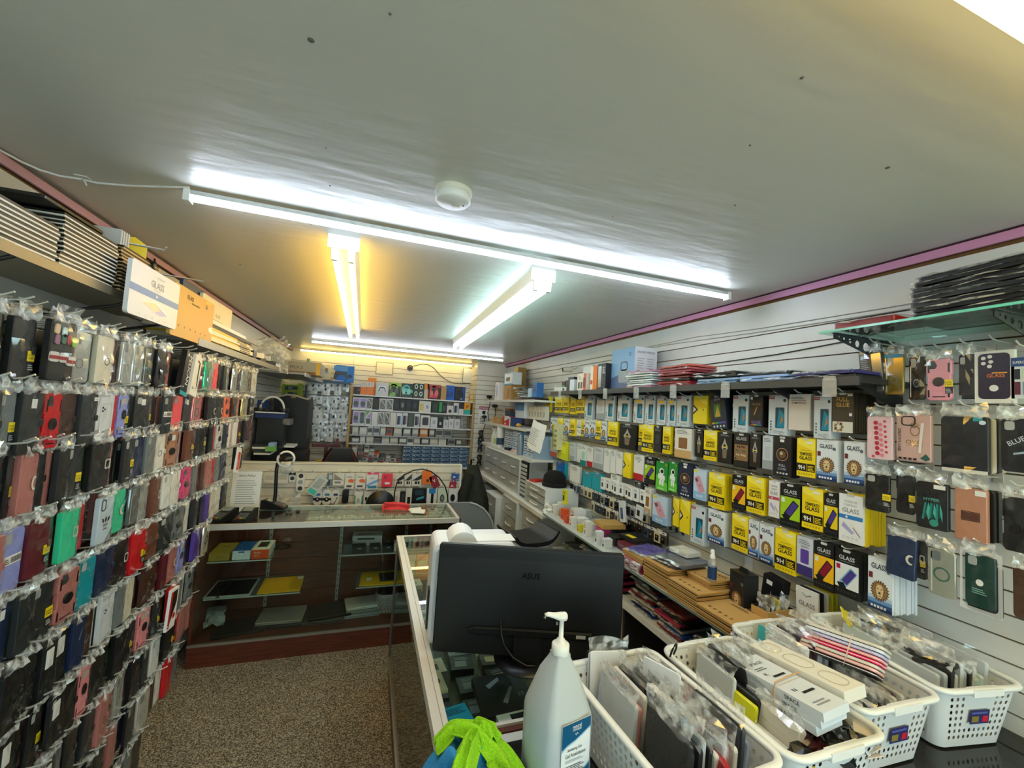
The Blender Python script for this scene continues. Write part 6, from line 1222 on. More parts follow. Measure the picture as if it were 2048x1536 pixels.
# upper rear wall
def rw(px, py, y=YB - .013): return atY(px, py, y)
a, b = rw(629, 728), rw(661, 760)
a = Vector((rw(628, 740).x, YB - .05, rw(645, 729).z)); b = Vector((rw(663, 740).x, 0, rw(645, 759).z))
thing('switch_panel', 'cream electrical panel with two grey square switches on the rear wall', 'panel', [(None, B(a.x, b.x, YB - .055, YB - .0125, b.z, a.z, m('#d9d2bc', .45))), ('switch', B((a.x + b.x) / 2 - .075, (a.x + b.x) / 2 - .012, YB - .060, YB - .055, (a.z + b.z) / 2, (a.z + b.z) / 2 + .06, m('#7d7460', .4))), ('switch', B((a.x + b.x) / 2 + .012, (a.x + b.x) / 2 + .075, YB - .060, YB - .055, (a.z + b.z) / 2, (a.z + b.z) / 2 + .06, m('#7d7460', .4)))])
sb = MB(); za = rw(660, 762, 6.62).z
bsx0, bsx1 = rw(606, 762, 6.5).x, rw(702, 766, 6.5).x
thing('wall_shelf', 'dark teal shelf above the hanging spare parts on the rear wall', 'shelf', [(None, B(bsx0, bsx1 - .02, 6.50, YB - .013, za - .03, za - .005, m('#1f3d4c', .4))), ('front_lip', B(bsx0, bsx1 - .02, 6.494, 6.50, za - .036, za - .002, m('#28506a', .4)))])
p0, p1 = rw(672, 740, 6.53), rw(693, 740, 6.53)
carton('controller_box', 'blue game pad box with black controller picture on the teal shelf', 'box', ((p0.x + p1.x) / 2, 6.53, za - .0045), p1.x - p0.x, .14, .245, '#1a72c8', 0, lambda f: (f.rect(-.10, .09, .16, .235, -.0006, m('#5aa4dc', .4)), f.flat([(-.10, .04), (-.06, .04), (-.03, .10), (.05, .10), (.08, .04), (.10, .05), (.08, .15), (-.08, .15)], -.0009, m('#20242a', .3)), f.lines(-.09, .05, .01, .03, 1, -.0008, WHITE)))
carton('controller_box', 'narrow blue box end beside the game pad box on the teal shelf', 'box', (p1.x + .055, 6.53, za - .0045), .10, .14, .24, '#1f82d0', 0, lambda f: f.flat(circ(0, .09, .03, 10), -.0008, m('#0f2c54', .4)))
# access hatch, dome camera, junction box
def hatch(px0, px1, py0, py1, name, label, col, cat, d=.02):
 A, C = rw(px0, py0), rw(px1, py1)
 z1_, z0_ = rw((px0 + px1) / 2, py0).z, rw((px0 + px1) / 2, py1).z
 return thing(name, label, cat, [(None, B(A.x, C.x, YB - .013 - d, YB - .0125, z0_, z1_, m(col, .45))), ('frame', MB().frame([(A.x - .012, z0_ - .012), (C.x + .012, z0_ - .012), (C.x + .012, z1_ + .012), (A.x - .012, z1_ + .012)], [(A.x, z0_), (C.x, z0_), (C.x, z1_), (A.x, z1_)], YB - .0145 - d, m('#8d8774', .5)))])
hatch(754, 784, 726, 748, 'wall_hatch', 'small framed cream hatch high on the rear wall', '#dcd5bd', 'hatch', .008)
hatch(926, 948, 738, 766, 'junction_box', 'pale grey junction box at the end of the rear wall', '#d3d5d2', 'box', .06)
dc = rw(820, 736)
thing('dome_camera', 'black dome camera on the rear wall above the shelf unit', 'camera', [('base', MB().tube([(0, 0, 0), (0, -.03, 0)], .045, m('#2a2a28', .4), 16)), ('dome', MB().lathe([(.042, -.0), (.036, .025), (.02, .038), (0, .042)], m('#0e0f10', .15), 16, (0, -.04, 0)))], (dc.x, YB - .013, dc.z))
pts = [rw(a_, b_, YB - .02) for a_, b_ in ((822, 733), (832, 731), (845, 728), (858, 730), (868, 736), (878, 748), (890, 758), (905, 766), (925, 768), (945, 766))]
thing('camera_cable', 'thin dark cable looping from the dome camera along the rear wall', 'cable', MB().tube(pts, .005, m('#4a4438', .5), 5))
# hanging spare part bags: pegboard style rows
def S1(cx, cy): return 500 + cx / 9.31, 720 + cy / 9.31
SPY = 6.58
grid = MB()
gx0, gx1 = rw(608, 800, 6.66).x, rw(697, 800, 6.66).x
gz0, gz1 = .98, rw(650, 772, 6.66).z
pg = [('frame_bar', B(x, x + .02, 6.66, 6.68, gz0, gz1, m('#3c6a94', .4))) for x in (gx0, gx1 - .02)]
for i in range(9): pg.append(('cross_wire', B(gx0, gx1, 6.664, 6.670, gz0 + (gz1 - gz0) * i / 8 - .004, gz0 + (gz1 - gz0) * i / 8 + .004, m('#7d8a94', .4, .3))))
thing('grid_rack', 'blue edged wire rack of small spare part bags on the rear wall', 'rack', pg)
n = 0
for r_, (cy, xs) in enumerate(((500, (1165, 1290, 1400, 1515, 1640, 1765)), (570, (1180, 1400, 1630)), (745, (1150, 1290, 1400, 1540, 1650, 1755)), (800, (1400, 1560, 1740)), (925, (1180, 1290, 1410, 1530, 1630, 1740)), (1085, (1140, 1260, 1385, 1560, 1680, 1775)), (1210, (1150, 1320, 1470, 1580, 1690, 1760)), (1330, (1240, 1360, 1480, 1630, 1750)), (1430, (1240, 1380, 1490, 1630, 1740)))):
 for i, cx in enumerate(xs):
  p = rw(*S1(cx + R.uniform(-10, 10), cy), SPY + R.uniform(-.03, .03))
  w_, h = R.uniform(.085, .12), R.uniform(.10, .15)
  b = MB(); rr = random.Random(n)
  b.sheet(-w_ / 2, w_ / 2, -h / 2, h / 2, 3, 4, 0, .003, R.choice((m('#d9dcde', .3, .15), m('#c9ced2', .28, .2), m('#e6e8e8', .35))), rr)
  f = MB().rect(-w_ * .3, w_ * .25, -h * .3, -h * .05, -.008, WHITE).rect(-w_ * .1, w_ * .1, h * .02, h * .3, -.0075, m(R.choice(('#2d3136', '#5a5f66', '#8a8478', '#30343c')), .4))
  thing('spare_part_bag', 'small silver spare part bag, %s in the %s row of the blue rack' % (ORD[i], ORD[r_]), 'spare part', [(None, b), ('part_label', f), ('rack_hook', MB().tube([(0, .0, h / 2 - .01), (0, .07, h / 2 - .01)], .003, STEEL, 5))], (p.x, p.y, p.z), R.uniform(-.12, .12), 0, R.uniform(-.12, .12), 'spare part bags on the blue rack')
  n += 1
# ================================================================== rear corner beside the case wall
def carton_y(name, label, cat, px0, px1, py0, py1, y, d, col, fr=None, rz=0, rough=.45):
 a, b = atY(px0, (py0 + py1) / 2, y), atY(px1, (py0 + py1) / 2, y); t = atY((px0 + px1) / 2, py0, y).z; q = atY((px0 + px1) / 2, py1, y).z
 return carton(name, label, cat, ((a.x + b.x) / 2, y, q), b.x - a.x, d, t - q, col, rz, fr, rough=rough)
# black workbench hutch with curved top, computer tower, papers
hp = [(548, 925), (604, 925), (612, 880), (618, 800), (606, 797), (590, 792), (575, 790), (562, 793), (548, 794), (546, 860)]
HYY = 5.5
pl = [atY(a_, b_, HYY) for a_, b_ in hp]
thing('black_cabinet', 'tall black cabinet with a curved beige topped edge in the rear corner', 'cabinet', [
 (None, MB().prism([(p.x, p.z) for p in pl] , HYY, HYY + .45, m('#08090a', .5))),
 ('top_trim', MB().tube([(p.x, HYY - .004, p.z + .006) for p in pl[3:9]], .012, m('#c9b998', .5), 6)),
 ('plate', B(atY(583, 795, HYY).x, atY(592, 795, HYY).x, HYY - .018, HYY - .012, atY(587, 796, HYY).z, atY(587, 792.5, HYY).z, m('#a8794a', .5)))])
lowcab = carton_y('black_cabinet', 'low black bench under the computer tower in the rear corner', 'cabinet', 500, 606, 905, 1010, 5.05, .4, '#0c0d0f')
carton_y('computer_tower', 'black computer tower lying under blue folders in the rear corner', 'computer', 512, 560, 836, 904, 4.92, .4, '#0f1114', lambda f: (f.rect(-.02, .14, .06, .30, -.0006, m('#15171a', .3)),))
carton_y('grey_device', 'grey ended device poking out on the computer tower', 'device', 562, 580, 838, 850, 5.0, .2, '#6f7070')
thing('folder', 'blue plastic folder pile on top of the computer tower', 'folder', [(None, B(atY(511, 825, 4.9).x, atY(566, 828, 4.9).x, 4.9, 5.2, atY(540, 836, 4.9).z, atY(540, 824, 4.9).z, m('#152c66', .35))), ('page_edge', B(atY(511, 825, 4.9).x, atY(570, 828, 4.9).x, 4.88, 4.90, atY(540, 826, 4.9).z, atY(540, 824, 4.9).z, WHITE))])
carton_y('blue_box', 'upright blue box beside the wire tangle in the rear corner', 'box', 515, 530, 800, 818, 5.1, .2, '#123c78')
thing('headphones', 'black and white headphones on the blue folders', 'headphones', [('band', MB().tube([(.11 * math.cos(PI * i / 12), 0, .13 * math.sin(PI * i / 12)) for i in range(13)], .012, m('#e4e4e2', .4), 6)), ('ear_pad', MB().lathe([(.05, -.02), (.055, 0), (.05, .02)], BLACK, 12, (.11, 0, -.01))), ('ear_pad', MB().lathe([(.05, -.02), (.055, 0), (.05, .02)], BLACK, 12, (-.11, 0, -.01)))], (atY(543, 818, 4.95).x, 4.98, atY(543, 818, 4.95).z), .2)
for i in range(5):
 carton_y('stock_box', '%s dark flat box in the pile under the tower, rear corner' % ORD[i], 'box', 503 + i, 540 - i % 2 * 3, 890 + i * 4, 893.6 + i * 4, 4.7, .2, ('#1c2420', '#d8dad4', '#20262a', '#26302a', '#d0d4cc')[i])
carton_y('stock_box', 'blue and green fronted box on the flat pile, rear corner', 'box', 536, 548, 886, 903, 4.68, .12, '#7fa4cc', lambda f: f.rect(-.05, .05, .0, .05, -.0006, m('#6aa84a', .4)))
thing('paper_stack', 'white paper stack jutting from the black cabinet', 'paper', B(atY(559, 890, 5.2).x, atY(588, 890, 5.2).x, 5.2, 5.45, atY(570, 895, 5.2).z, atY(570, 891, 5.2).z, WHITE))
# green framed shelf rack and a steel shelf end above
gp = []
for px in (561, 596): q = atY(px, 780, 6.35).x; gp.append(('post', B(q, q + .05, 6.33, 6.38, .9, atY(px, 767, 6.35).z, m('#9cb81c', .4))))
for py in (769, 781, 792):
 q = atY(578, py, 6.35).z; gp.append(('shelf_bar', B(atY(561, py, 6.35).x, atY(600, py, 6.35).x, 6.34, 6.70, q - .02, q, m('#9cb81c' if py != 792 else '#3a4a3a', .4))))
thing('green_rack', 'lime green framed rack behind the black cabinet', 'rack', gp)
for i in range(6): carton_y('stock_box', '%s grey box on the lime green rack' % ORD[i], 'box', 566 + (i % 3) * 10, 575 + (i % 3) * 10, 771 + (i // 3) * 11, 779.5 + (i // 3) * 11, 6.40, .15, ('#6a7a74', '#9aa09c', '#4c5c54', '#c9cbb4', '#3d4a44', '#a8aca0')[i])
thing('corner_shelf', 'grey metal shelf in the rear corner above the green rack', 'shelf', [(None, B(XL + .013, -.66, 4.65, 6.3, 2.125, 2.145, m('#8d9092', .4, .2))), ('front_edge', MB().box(-.66, -.652, 4.65, 6.3, 2.11, 2.148, m('#c9cac8', .35, .2)))])
carton('long_box', 'long kraft bottomed white box on the corner shelf', 'box', (-.74, 5.0, 2.1455), .36, .5, .14, '#b4aa90', .0, lambda f: (f.rect(-.18, .18, 0, .03, -.0006, m('#8a5a20', .5)), f.rect(.14, .18, 0, .14, -.0008, m('#e8b81c', .4)), f.text('WLX 2', -.06, .06, .03, -.0008, m('#4a4438', .5))))
thing('spray_bottle', 'clear spray bottle of yellow liquid on the corner shelf', 'bottle', [('body', MB().lathe([(.06, 0), (.065, .01), (.065, .11), (.03, .17), (.025, .18)], m('#e8b010', .25), 14)), ('spray_head', MB().box(-.03, .05, -.015, .015, .18, .23, WHITE))], (-.72, 6.12, 2.1455))
thing('green_bottle', 'pale green labelled bottle on the corner shelf', 'bottle', [('body', MB().lathe([(.05, 0), (.05, .18), (.02, .23), (.02, .26)], m('#a8b474', .3), 12)), ('label', MB().lathe([(.0505, .05), (.0505, .14)], m('#3a5a2c', .4), 12))], (-.82, 6.0, 2.1455))
for i in range(4): flat_case('bagged_part', '%s dark bagged part heaped on the corner shelf' % ORD[i], 'spare part', -.80 + .05 * i, 5.62 + .05 * (i % 2), 2.146 + .022 * i, .16, .18, .018, ('#1c1f24', '#3a3f46', '#16181b', '#8d9296')[i], .3 * i)
thing('gaming_chair', 'black gaming chair with red piping behind the partition', 'chair', [
 ('backrest', MB().prism([(-.20, .0), (.20, .0), (.26, .45), (.24, .62), (.15, .80), (.11, .86), (-.11, .86), (-.15, .80), (-.24, .62), (-.26, .45)], 0, .10, m('#111214', .5), .02)),
 ('red_piping', MB().tube([(-.20, -.004, .62), (-.115, -.004, .82)], .007, m('#8a2028', .5), 5).tube([(.20, -.004, .62), (.115, -.004, .82)], .007, m('#8a2028', .5), 5)),
 ('seat', MB().box(-.27, .27, -.45, .05, -.12, .0, m('#141517', .55))), ('post', MB().tube([(0, -.2, -.12), (0, -.2, -.45)], .03, BLACK, 8)), ('base', MB().lathe([(.3, -.53), (.28, -.50), (.05, -.45)], BLACK, 10, (0, -.2, 0)))], (atY(683, 900, 5.3).x, 5.3, atY(683, 896, 5.3).z - .86), .1)
thing('vice_stand', 'dark red microscope stand on a yellow box behind the partition', 'tool', [('base', B(-.10, .12, -.06, .10, -atY(650, 922, 5.6).z - .008, .0, m('#c4ac14', .45))), ('column', B(-.02, .02, .0, .04, .0, .20, m('#4a0f14', .4))), ('arm', MB().box(-.16, .16, -.02, .05, .16, .20, m('#5a1219', .4)).box(.10, .14, -.03, .05, .20, .27, m('#6a161c', .4)))], (atY(650, 920, 5.6).x, 5.6, atY(650, 922, 5.6).z + .01))
# ================================================================== high shelf on the case wall: tablet cases and glass boxes
HS = 2.245
thing('high_shelf', 'high beige metal shelf above the case wall', 'shelf', [(None, B(XL + .013, -.90, .95, 2.42, HS - .016, HS, m('#8d8470', .4, .2))), ('front_lip', B(-.90, -.893, .95, 2.42, HS - .028, HS + .002, m('#7a7362', .4, .3)))] +
      [('bracket', MB().tube([(XL + .02, y, HS - .10), (-.95, y, HS - .045), (-.90, y, HS - .022)], .006, m('#2a2a28', .4), 5)) for y in (1.42, 1.95, 2.35)])
def folder_stack(idx, x, y, n, l, w_, cols, words_, nm):
 for i in range(n):
  c = cols[i % len(cols)]
  b = MB().box(-w_ / 2, w_ / 2, -l / 2, l / 2, 0, .0048, m(c, .5)); b2 = B(-w_ / 2 + .002, w_ / 2 - .0008, -l / 2 + .0008, l / 2 - .002, .0048, .0126, m('#0f0e0b', .5))
  thing(nm, '%s %s from the bottom of the %s' % (ORD[i], words_, idx), 'tablet case', [(None, b), ('edge_band', b2)], (x + R.uniform(-.004, .004), y + R.uniform(-.006, .006), HS + .001 + i * .0128), R.uniform(-.02, .02), 0, 0, words_ + 's on the high shelf')
folder_stack('high shelf stack by the wrapped bundle', -.985, 1.40, 8, .27, .19, ['#e6e2d4'], 'white edged folio', 'tablet_folio')
folder_stack('middle high shelf stack', -.985, 1.69, 12, .27, .19, ['#e6e2d4'], 'white edged folio', 'tablet_folio')
folder_stack('black strapped stack on the high shelf', -.985, 1.985, 13, .27, .19, ['#c9a878'], 'brown edged folio', 'tablet_folio')
flat_case('tablet_folio', 'slim black folio topping the middle folio stack', 'tablet case', -.985, 1.60, HS + .158, .19, .27, .010, '#14130f', 0, None, False)
for k in range(4): thing('case_card', '%s upright white case spine standing on the brown edged stack' % ORD[k], 'tablet case', B(-.08, .08, 0, .009, 0, .075, m('#d8d8d2', .5)), (-1.02, 1.93 + k * .016, HS + .171), 0, 0, 0, 'upright white spines on the high shelf')
thing('yellow_card', 'bright yellow card standing on the high shelf', 'card', MB().prism([(-.03, 0), (.03, 0), (.03, .075), (-.01, .10), (-.03, .095)], 0, .003, YEL), (-.96, 2.09, HS + .170), .5)
thing('black_strap', 'black cord tied round the brown edged folio stack', 'strap', MB().tube([(-.886, 2.06 + .006 * math.sin(k * 1.9), HS + .012 + k * .0115) for k in range(16)], [.005 + .004 * (k % 3 == 1) for k in range(16)], BLACK, 5))
wb = MB(); wb.sheet(-.10, .10, 0, .12, 7, 6, 0, .025, HEAD, R, False); wb.sheet(-.09, .09, .0, .10, 6, 5, -.03, .02, FOG, R, False)
thing('wrapped_bundle', 'crumpled clear film bundle at the shop end of the high shelf', 'bundle', [(None, B(-.07, .07, .01, .12, .002, .10, m('#1a1c22', .4))), ('film', wb)], (-.95, 1.16, HS), PI / 2)
# big tablet glass boxes leaning off the shelf edge, faces to the room
def glass_board(name, label, px, pts, X, col, fr):
 a = [atX(*p, X) for p in pts]
 y0 = min(a[0].y, a[3].y); y1 = max(a[1].y, a[2].y); z1 = (a[0].z + a[1].z) / 2; z0 = (a[2].z + a[3].z) / 2
 w_ = y1 - y0; h = z1 - z0
 f = MB(); fr(f, w_, h)
 return thing(name, label, 'tablet glass', [(None, MB().prism(rrect(0, h / 2, w_, h, .012), 0, .014, m(col, .5))), ('printed_front', f)], (X, (y0 + y1) / 2, z0), PI / 2)
def fr1(f, w_, h):
 g = m('#9aa0a8', .5)
 f.text('ULTRA THIN', .02, h * .86, h * .04, -.0008, m('#b4b8bc', .5), w_ * .4).text('*GLASS', .0, h * .66, h * .14, -.0008, g, w_ * .7).text('PROTECTOR', 0, h * .60, h * .035, -.0008, m('#b9c4d0', .5), w_ * .5)
 f.rect(-w_ * .5, w_ * .5, h * .44, h * .57, -.0006, m('#2a78c0', .4)); f.flat(circ(w_ * .0, h * .505, h * .03, 10), -.0009, WHITE)
 f.flat([(-w_ * .30, h * .30), (w_ * .10, h * .14), (w_ * .34, h * .20), (-w_ * .02, h * .40)], -.0008, m('#e8e4d8', .3)); f.flat([(-w_ * .26, h * .30), (w_ * .10, h * .155), (w_ * .28, h * .20), (-w_ * .02, h * .37)], -.001, m('#8a90d0', .3)); f.flat([(-w_ * .26, h * .30), (w_ * .0, h * .20), (w_ * .1, h * .26), (-w_ * .02, h * .37)], -.0012, m('#e0b8a4', .3))
 for i in range(5): f.frame(circ(-w_ * .3 + i * w_ * .13, h * .06, h * .022, 8), circ(-w_ * .3 + i * w_ * .13, h * .06, h * .016, 8), -.0008, g)
def fr2(f, w_, h):
 k = m('#2a2010', .5)
 f.text('*GLASS', -w_ * .14, h * .80, h * .085, -.0008, k, w_ * .5).text('*PRO', w_ * .28, h * .80, h * .045, -.0008, k, w_ * .22).text('SCREEN', w_ * .28, h * .86, h * .025, -.0008, k, w_ * .2).text('*PREMIUM TEMPERED', 0, h * .735, h * .035, -.0008, k, w_ * .8)
 f.rect(w_ * .26, w_ * .36, h * .93, h * .96, -.0008, YEL); f.flat([(w_ * .5, h * .30), (w_ * .40, h * .34), (w_ * .38, h * .42), (w_ * .5, h * .47)], -.0009, WHITE)
 for i in range(6): f.frame(circ(-w_ * .34 + i * w_ * .13, h * .22, h * .022, 8), circ(-w_ * .34 + i * w_ * .13, h * .22, h * .012, 8), -.0008, k)
def fr3(f, w_, h): f.text('GLASS', 0, h * .62, h * .08, -.0008, m('#8d8a80', .5), w_ * .8).lines(-w_ * .3, w_ * .3, h * .5, h * .58, 2, -.0008, m('#a8a498', .5)); f.text('ANTI SHOCK', 0, h * .12, h * .04, -.0008, m('#6a675c', .5), w_ * .6)
glass_board('tablet_glass_pack', 'large white glass pack with blue band hanging below the high shelf', 0, ((262, 552), (362, 540), (352, 652), (252, 634)), -.84, '#e0e2e4', fr1)
glass_board('tablet_glass_pack', 'golden kraft glass pack with dark lettering below the high shelf', 0, ((348, 583), (431, 593), (421, 690), (338, 674)), -.855, '#d0a65a', fr2)
glass_board('tablet_glass_pack', 'cream glass pack half behind the golden one', 0, ((405, 600), (461, 606), (458, 690), (402, 688)), -.872, '#dcd3b8', fr3)
glass_board('tablet_glass_pack', 'dark blue pack corner showing behind the golden glass pack', 0, ((366, 566), (404, 570), (404, 640), (366, 640)), -.89, '#1c3a5c', lambda f, w_, h: None)
thing('pack_hook', 'long wire hook carrying the big glass packs', 'hook', MB().tube([(XL + .012, 2.0, 2.47), (-.83, 2.0, 2.455), (-.825, 2.0, 2.47)], .004, WIRE, 5).tube([(XL + .012, 2.45, 2.465), (-.84, 2.45, 2.45), (-.835, 2.45, 2.462)], .004, WIRE, 5))
# folders and shelf beyond
thing('high_shelf', 'grey metal shelf with cream folders further along the case wall', 'shelf', [(None, B(XL + .013, -.86, 2.50, 4.45, 2.148, 2.165, m('#7d7f80', .4, .3))), ('front_lip', B(-.86, -.853, 2.50, 4.45, 2.13, 2.168, m('#8d9092', .35, .3)))])
for i in range(8):
 c = ('#d8b024', '#e2dcc4', '#ded8bc', '#d9b62c', '#e4dfcb', '#e0dac2', '#e6c22e', '#1d1b16')[i]
 b = B(-.14, .14, -.42, .42, 0, .012, m(c, .5))
 thing('tablet_glass_box', '%s box up the cream and yellow glass box pile on the grey shelf' % ORD[i], 'tablet glass', [(None, b), ('printed_edge', B(.1402, .141, .12 , .34, .003, .009, m('#4a4640', .5)))], (-1.00 + R.uniform(-.008, .008), 3.05 + R.uniform(-.02, .02), 2.166 + i * .0128), R.uniform(-.015, .015), 0, 0, 'cream and yellow glass boxes')
thing('picture_frame_box', 'flat white box with dark frame resting on the cream pile', 'box', [(None, B(-.13, .13, -.36, .36, 0, .03, m('#d8d6d0', .4))), ('dark_edge', MB().box(.13, .134, -.36, .36, 0, .008, m('#2a2018', .5)))], (-1.0, 3.0, 2.27))
carton('blue_box', 'dark blue box at the far end of the cream pile', 'box', (-1.0, 3.62, 2.166), .24, .16, .07, '#142a5c', .1)
thing('plastic_bag', 'crumpled clear plastic bag hanging at the end of the grey shelf', 'bag', [(None, MB().sheet(-.13, .13, -.16, .14, 7, 7, 0, .05, HEAD, R, False, .06)), ('inner_fold', MB().sheet(-.10, .10, -.14, .12, 6, 6, .08, .05, FOG, R, False, .05))], (-.93, 4.52, 2.32), .4)
for i, (y, c, n) in enumerate(((3.95, '#1b1d20', 'black'), (4.12, '#b9bdbd', 'clear'), (4.25, '#2a2d33', 'dark'), (3.82, '#d8d6d0', 'white'))):
 flat_case('bagged_part', n + ' bagged item heaped at the far end of the grey shelf', 'bag', -.98, y, 2.166 + .03 * (i % 2), .2, .18, .04, c, .4 * i, None, i % 2 == 0)
# ================================================================== glass display case across the shop
CX0, CX1, CY0, CY1, CZ = -1.06, .772, 3.44, 3.972, .97
gd = [('base', MB().box(CX0, CX1, CY0 + .01, CY1, 0, .15, WOOD)), ('deck_rail', B(CX0, CX1, CY0, CY0 + .02, .143, .158, m('#8d8880', .35, .4))),
      ('back_panel', None), ('end_panel', B(CX1 - .018, CX1, CY0 + .01, CY1, .15, .935, WOOD)), ('end_panel', B(CX0, CX0 + .018, CY0 + .01, CY1, .15, .935, WOOD)),
      ('front_glass', B(CX0 + .02, CX1 - .02, CY0 + .008, CY0 + .013, .158, .935, GLASS)), ('top_glass', B(CX0 + .02, CX1 - .02, CY0 + .02, CY1 - .02, CZ - .008, CZ - .001, GLASS)),
      ('front_rail', MB().box(CX0, CX1, CY0 - .004, CY0 + .02, .932, CZ, ALU)), ('rear_rail', B(CX0, CX1, CY1 - .022, CY1, .935, CZ, ALU)), ('end_rail', MB().box(CX1 - .022, CX1 + .003, CY0 + .02, CY1 - .022, .935, CZ, ALU).box(CX1 + .003, CX1 + .016, CY0, CY1, .0, CZ - .004, WOOD)), ('end_rail', B(CX0 - .003, CX0 + .022, CY0 + .02, CY1 - .022, .935, CZ, ALU))]
bp = MB()
for i in range(6): bp.box(CX0 + .018, CX1 - .018, CY1 - .02, CY1 - .006, .152 + i * .13, .152 + (i + 1) * .13 - .004, WOOD)
bp.box(CX0 + .018, CX1 - .018, CY1 - .008, CY1 - .002, .15, .935, m('#2c130b', .5))
gd[2] = ('back_panel', bp)
for x in (-.70, -.155, .40, .62):
 s_ = MB().box(x - .012, x + .012, CY1 - .032, CY1 - .02, .16, .93, m('#a9a9a2', .35, .4))
 for k in range(16): s_.box(x - .003, x + .003, CY1 - .0325, CY1 - .0318, .19 + k * .045, .21 + k * .045, BLACK)
 gd.append(('shelf_standard', s_))
SH1, SH2 = .665, .405
for (a, b, z) in ((CX0 + .03, -.62, SH1), (-.13, .60, SH1), (CX0 + .03, -.40, SH2), (.0, .66, SH2)):
 gd.append(('glass_shelf', MB().box(a, b, 3.58, CY1 - .034, z - .006, z, film('case_shelf', .06, .05, .05, '#dfe9e5')).box(a, b, 3.576, 3.58, z - .007, z + .001, m('#b9c2be', .3))))
thing('display_case', 'wood and aluminium glass display case standing across the shop', 'display case', gd)
def onc(name, label, cat, x, y, z, w_, d, h, c, rz=0, fr=None, top=None): return carton(name, label, cat, (x, y, z + .0008), w_, d, h, c, rz, fr, top)
onc('phone_box', 'gold yellow boxed phone at the end of the upper case shelf', 'box', -.965, 3.60, SH1, .13, .24, .055, '#b89a3a', 0, txt('A 10', 0, .02, .012, '#5a4a18'), lambda f: f.text('XG', 0, .14, .03, -.0008, m('#5a4a18', .5)))
onc('phone_box', 'blue topped white boxed phone on the upper case shelf', 'box', -.825, 3.60, SH1, .115, .22, .065, '#dfe3e6', 0, lambda f: f.rect(-.02, .02, .05, .060, -.0006, m('#1f58a8', .4)), lambda f: f.rect(-.057, .057, .0, .22, -.0006, m('#1459a8', .4)))
onc('phone_box', 'orange fronted boxed phone on the upper case shelf', 'box', -.70, 3.60, SH1, .115, .22, .068, '#e6e4e0', 0, lambda f: (f.rect(-.0575, .0575, .0, .068, -.0006, m('#e8501a', .4)), f.text('Blade', -.02, .040, .014, -.0009, m('#f4d4c0', .5)), f.text('A31', -.025, .018, .014, -.0009, m('#f4d4c0', .5))), lambda f: f.rect(-.035, .03, .06, .18, -.0006, m('#1d2a20', .4)))
thing('bluetooth_headset', 'black neck headset lying behind the orange boxed phone', 'headphones', MB().tube([(-.60 + .07 * math.cos(PI * i / 8), 3.82 + .05 * math.sin(PI * i / 8), SH1 + .012) for i in range(-8, 9)], .009, m('#1a1414', .25), 6))
for i, (x, w_, c, n) in enumerate(((-.985, .07, '#101214', 'black tablet with white bezel'), (-.848, .19, '#0c0d0f', 'black tablet with silver bezel'))):
 b = MB(); thing('tablet', n + ' flat on the lower case shelf', 'tablet', [('body', B(x - w_ / 2 - .014, x + w_ / 2 + .014, 3.585, 3.885, SH2 + .0008, SH2 + .010, m('#c9cbc8', .35, .3))), ('screen', B(x - w_ / 2, x + w_ / 2, 3.60, 3.87, SH2 + .010, SH2 + .0105, m(c, .12)))])
def env(label, x, y, z, w_, l, rz, lab):
 b = MB().box(-w_ / 2, w_ / 2, -l / 2, l / 2, 0, .008, m('#e0b010', .5))
 thing('padded_envelope', label, 'envelope', [(None, b), ('white_label', B(lab[0] - .02, lab[0] + .02, lab[1] - .025, lab[1] + .025, .0081, .0088, WHITE))], (x, y, z), rz)
env('yellow padded envelope lying on the lower case shelf beside the tablets', -.555, 3.735, SH2 + .001, .29, .28, .02, (.12, .1))
env('yellow padded envelope on the lower case shelf above the grey basket', .22, 3.725, SH2 + .001, .38, .27, -.05, (-.12, -.02))
onc('tablet', 'black tablet resting on the yellow envelope above the grey basket', 'tablet', .27, 3.64, SH2 + .010, .17, .16, .010, '#101113', .05)
onc('gadget_box', 'white printer box with black slot on the upper case shelf', 'box', .06, 3.78, SH1, .24, .13, .085, '#d9dce0', -.05, lambda f: f.rect(-.08, .06, .052, .066, -.0006, BLACK), lambda f: f.rect(-.08, .06, .03, .05, -.0006, BLACK))
for i, (x, w_) in enumerate(((.0, .11), (.125, .085), (.225, .085))):
 onc('charger_box', ORD[i] + ' small black charger box on the upper case shelf', 'box', x, 3.61, SH1, w_, .09, .05, '#0f1012', .03, lambda f: f.rect(-.01, .02, .03, .04, -.0006, GREYP))
onc('charger_box', 'tall grey charger box at the end of the black charger boxes', 'box', -.085, 3.62, SH1, .06, .1, .07, '#3a3d42')
onc('charger_box', 'narrow cream box beside the black charger boxes', 'box', .30, 3.61, SH1, .05, .09, .065, '#d6d1c2')
for i in range(3): onc('watch_box', ORD[i] + ' white watch box on the upper case shelf', 'box', .375 + i * .085, 3.61, SH1, .08, .10, .085, '#dedbd4', 0, lambda f: f.flat(circ(0, .05, .022, 12), -.0006, m('#15171a', .3)))
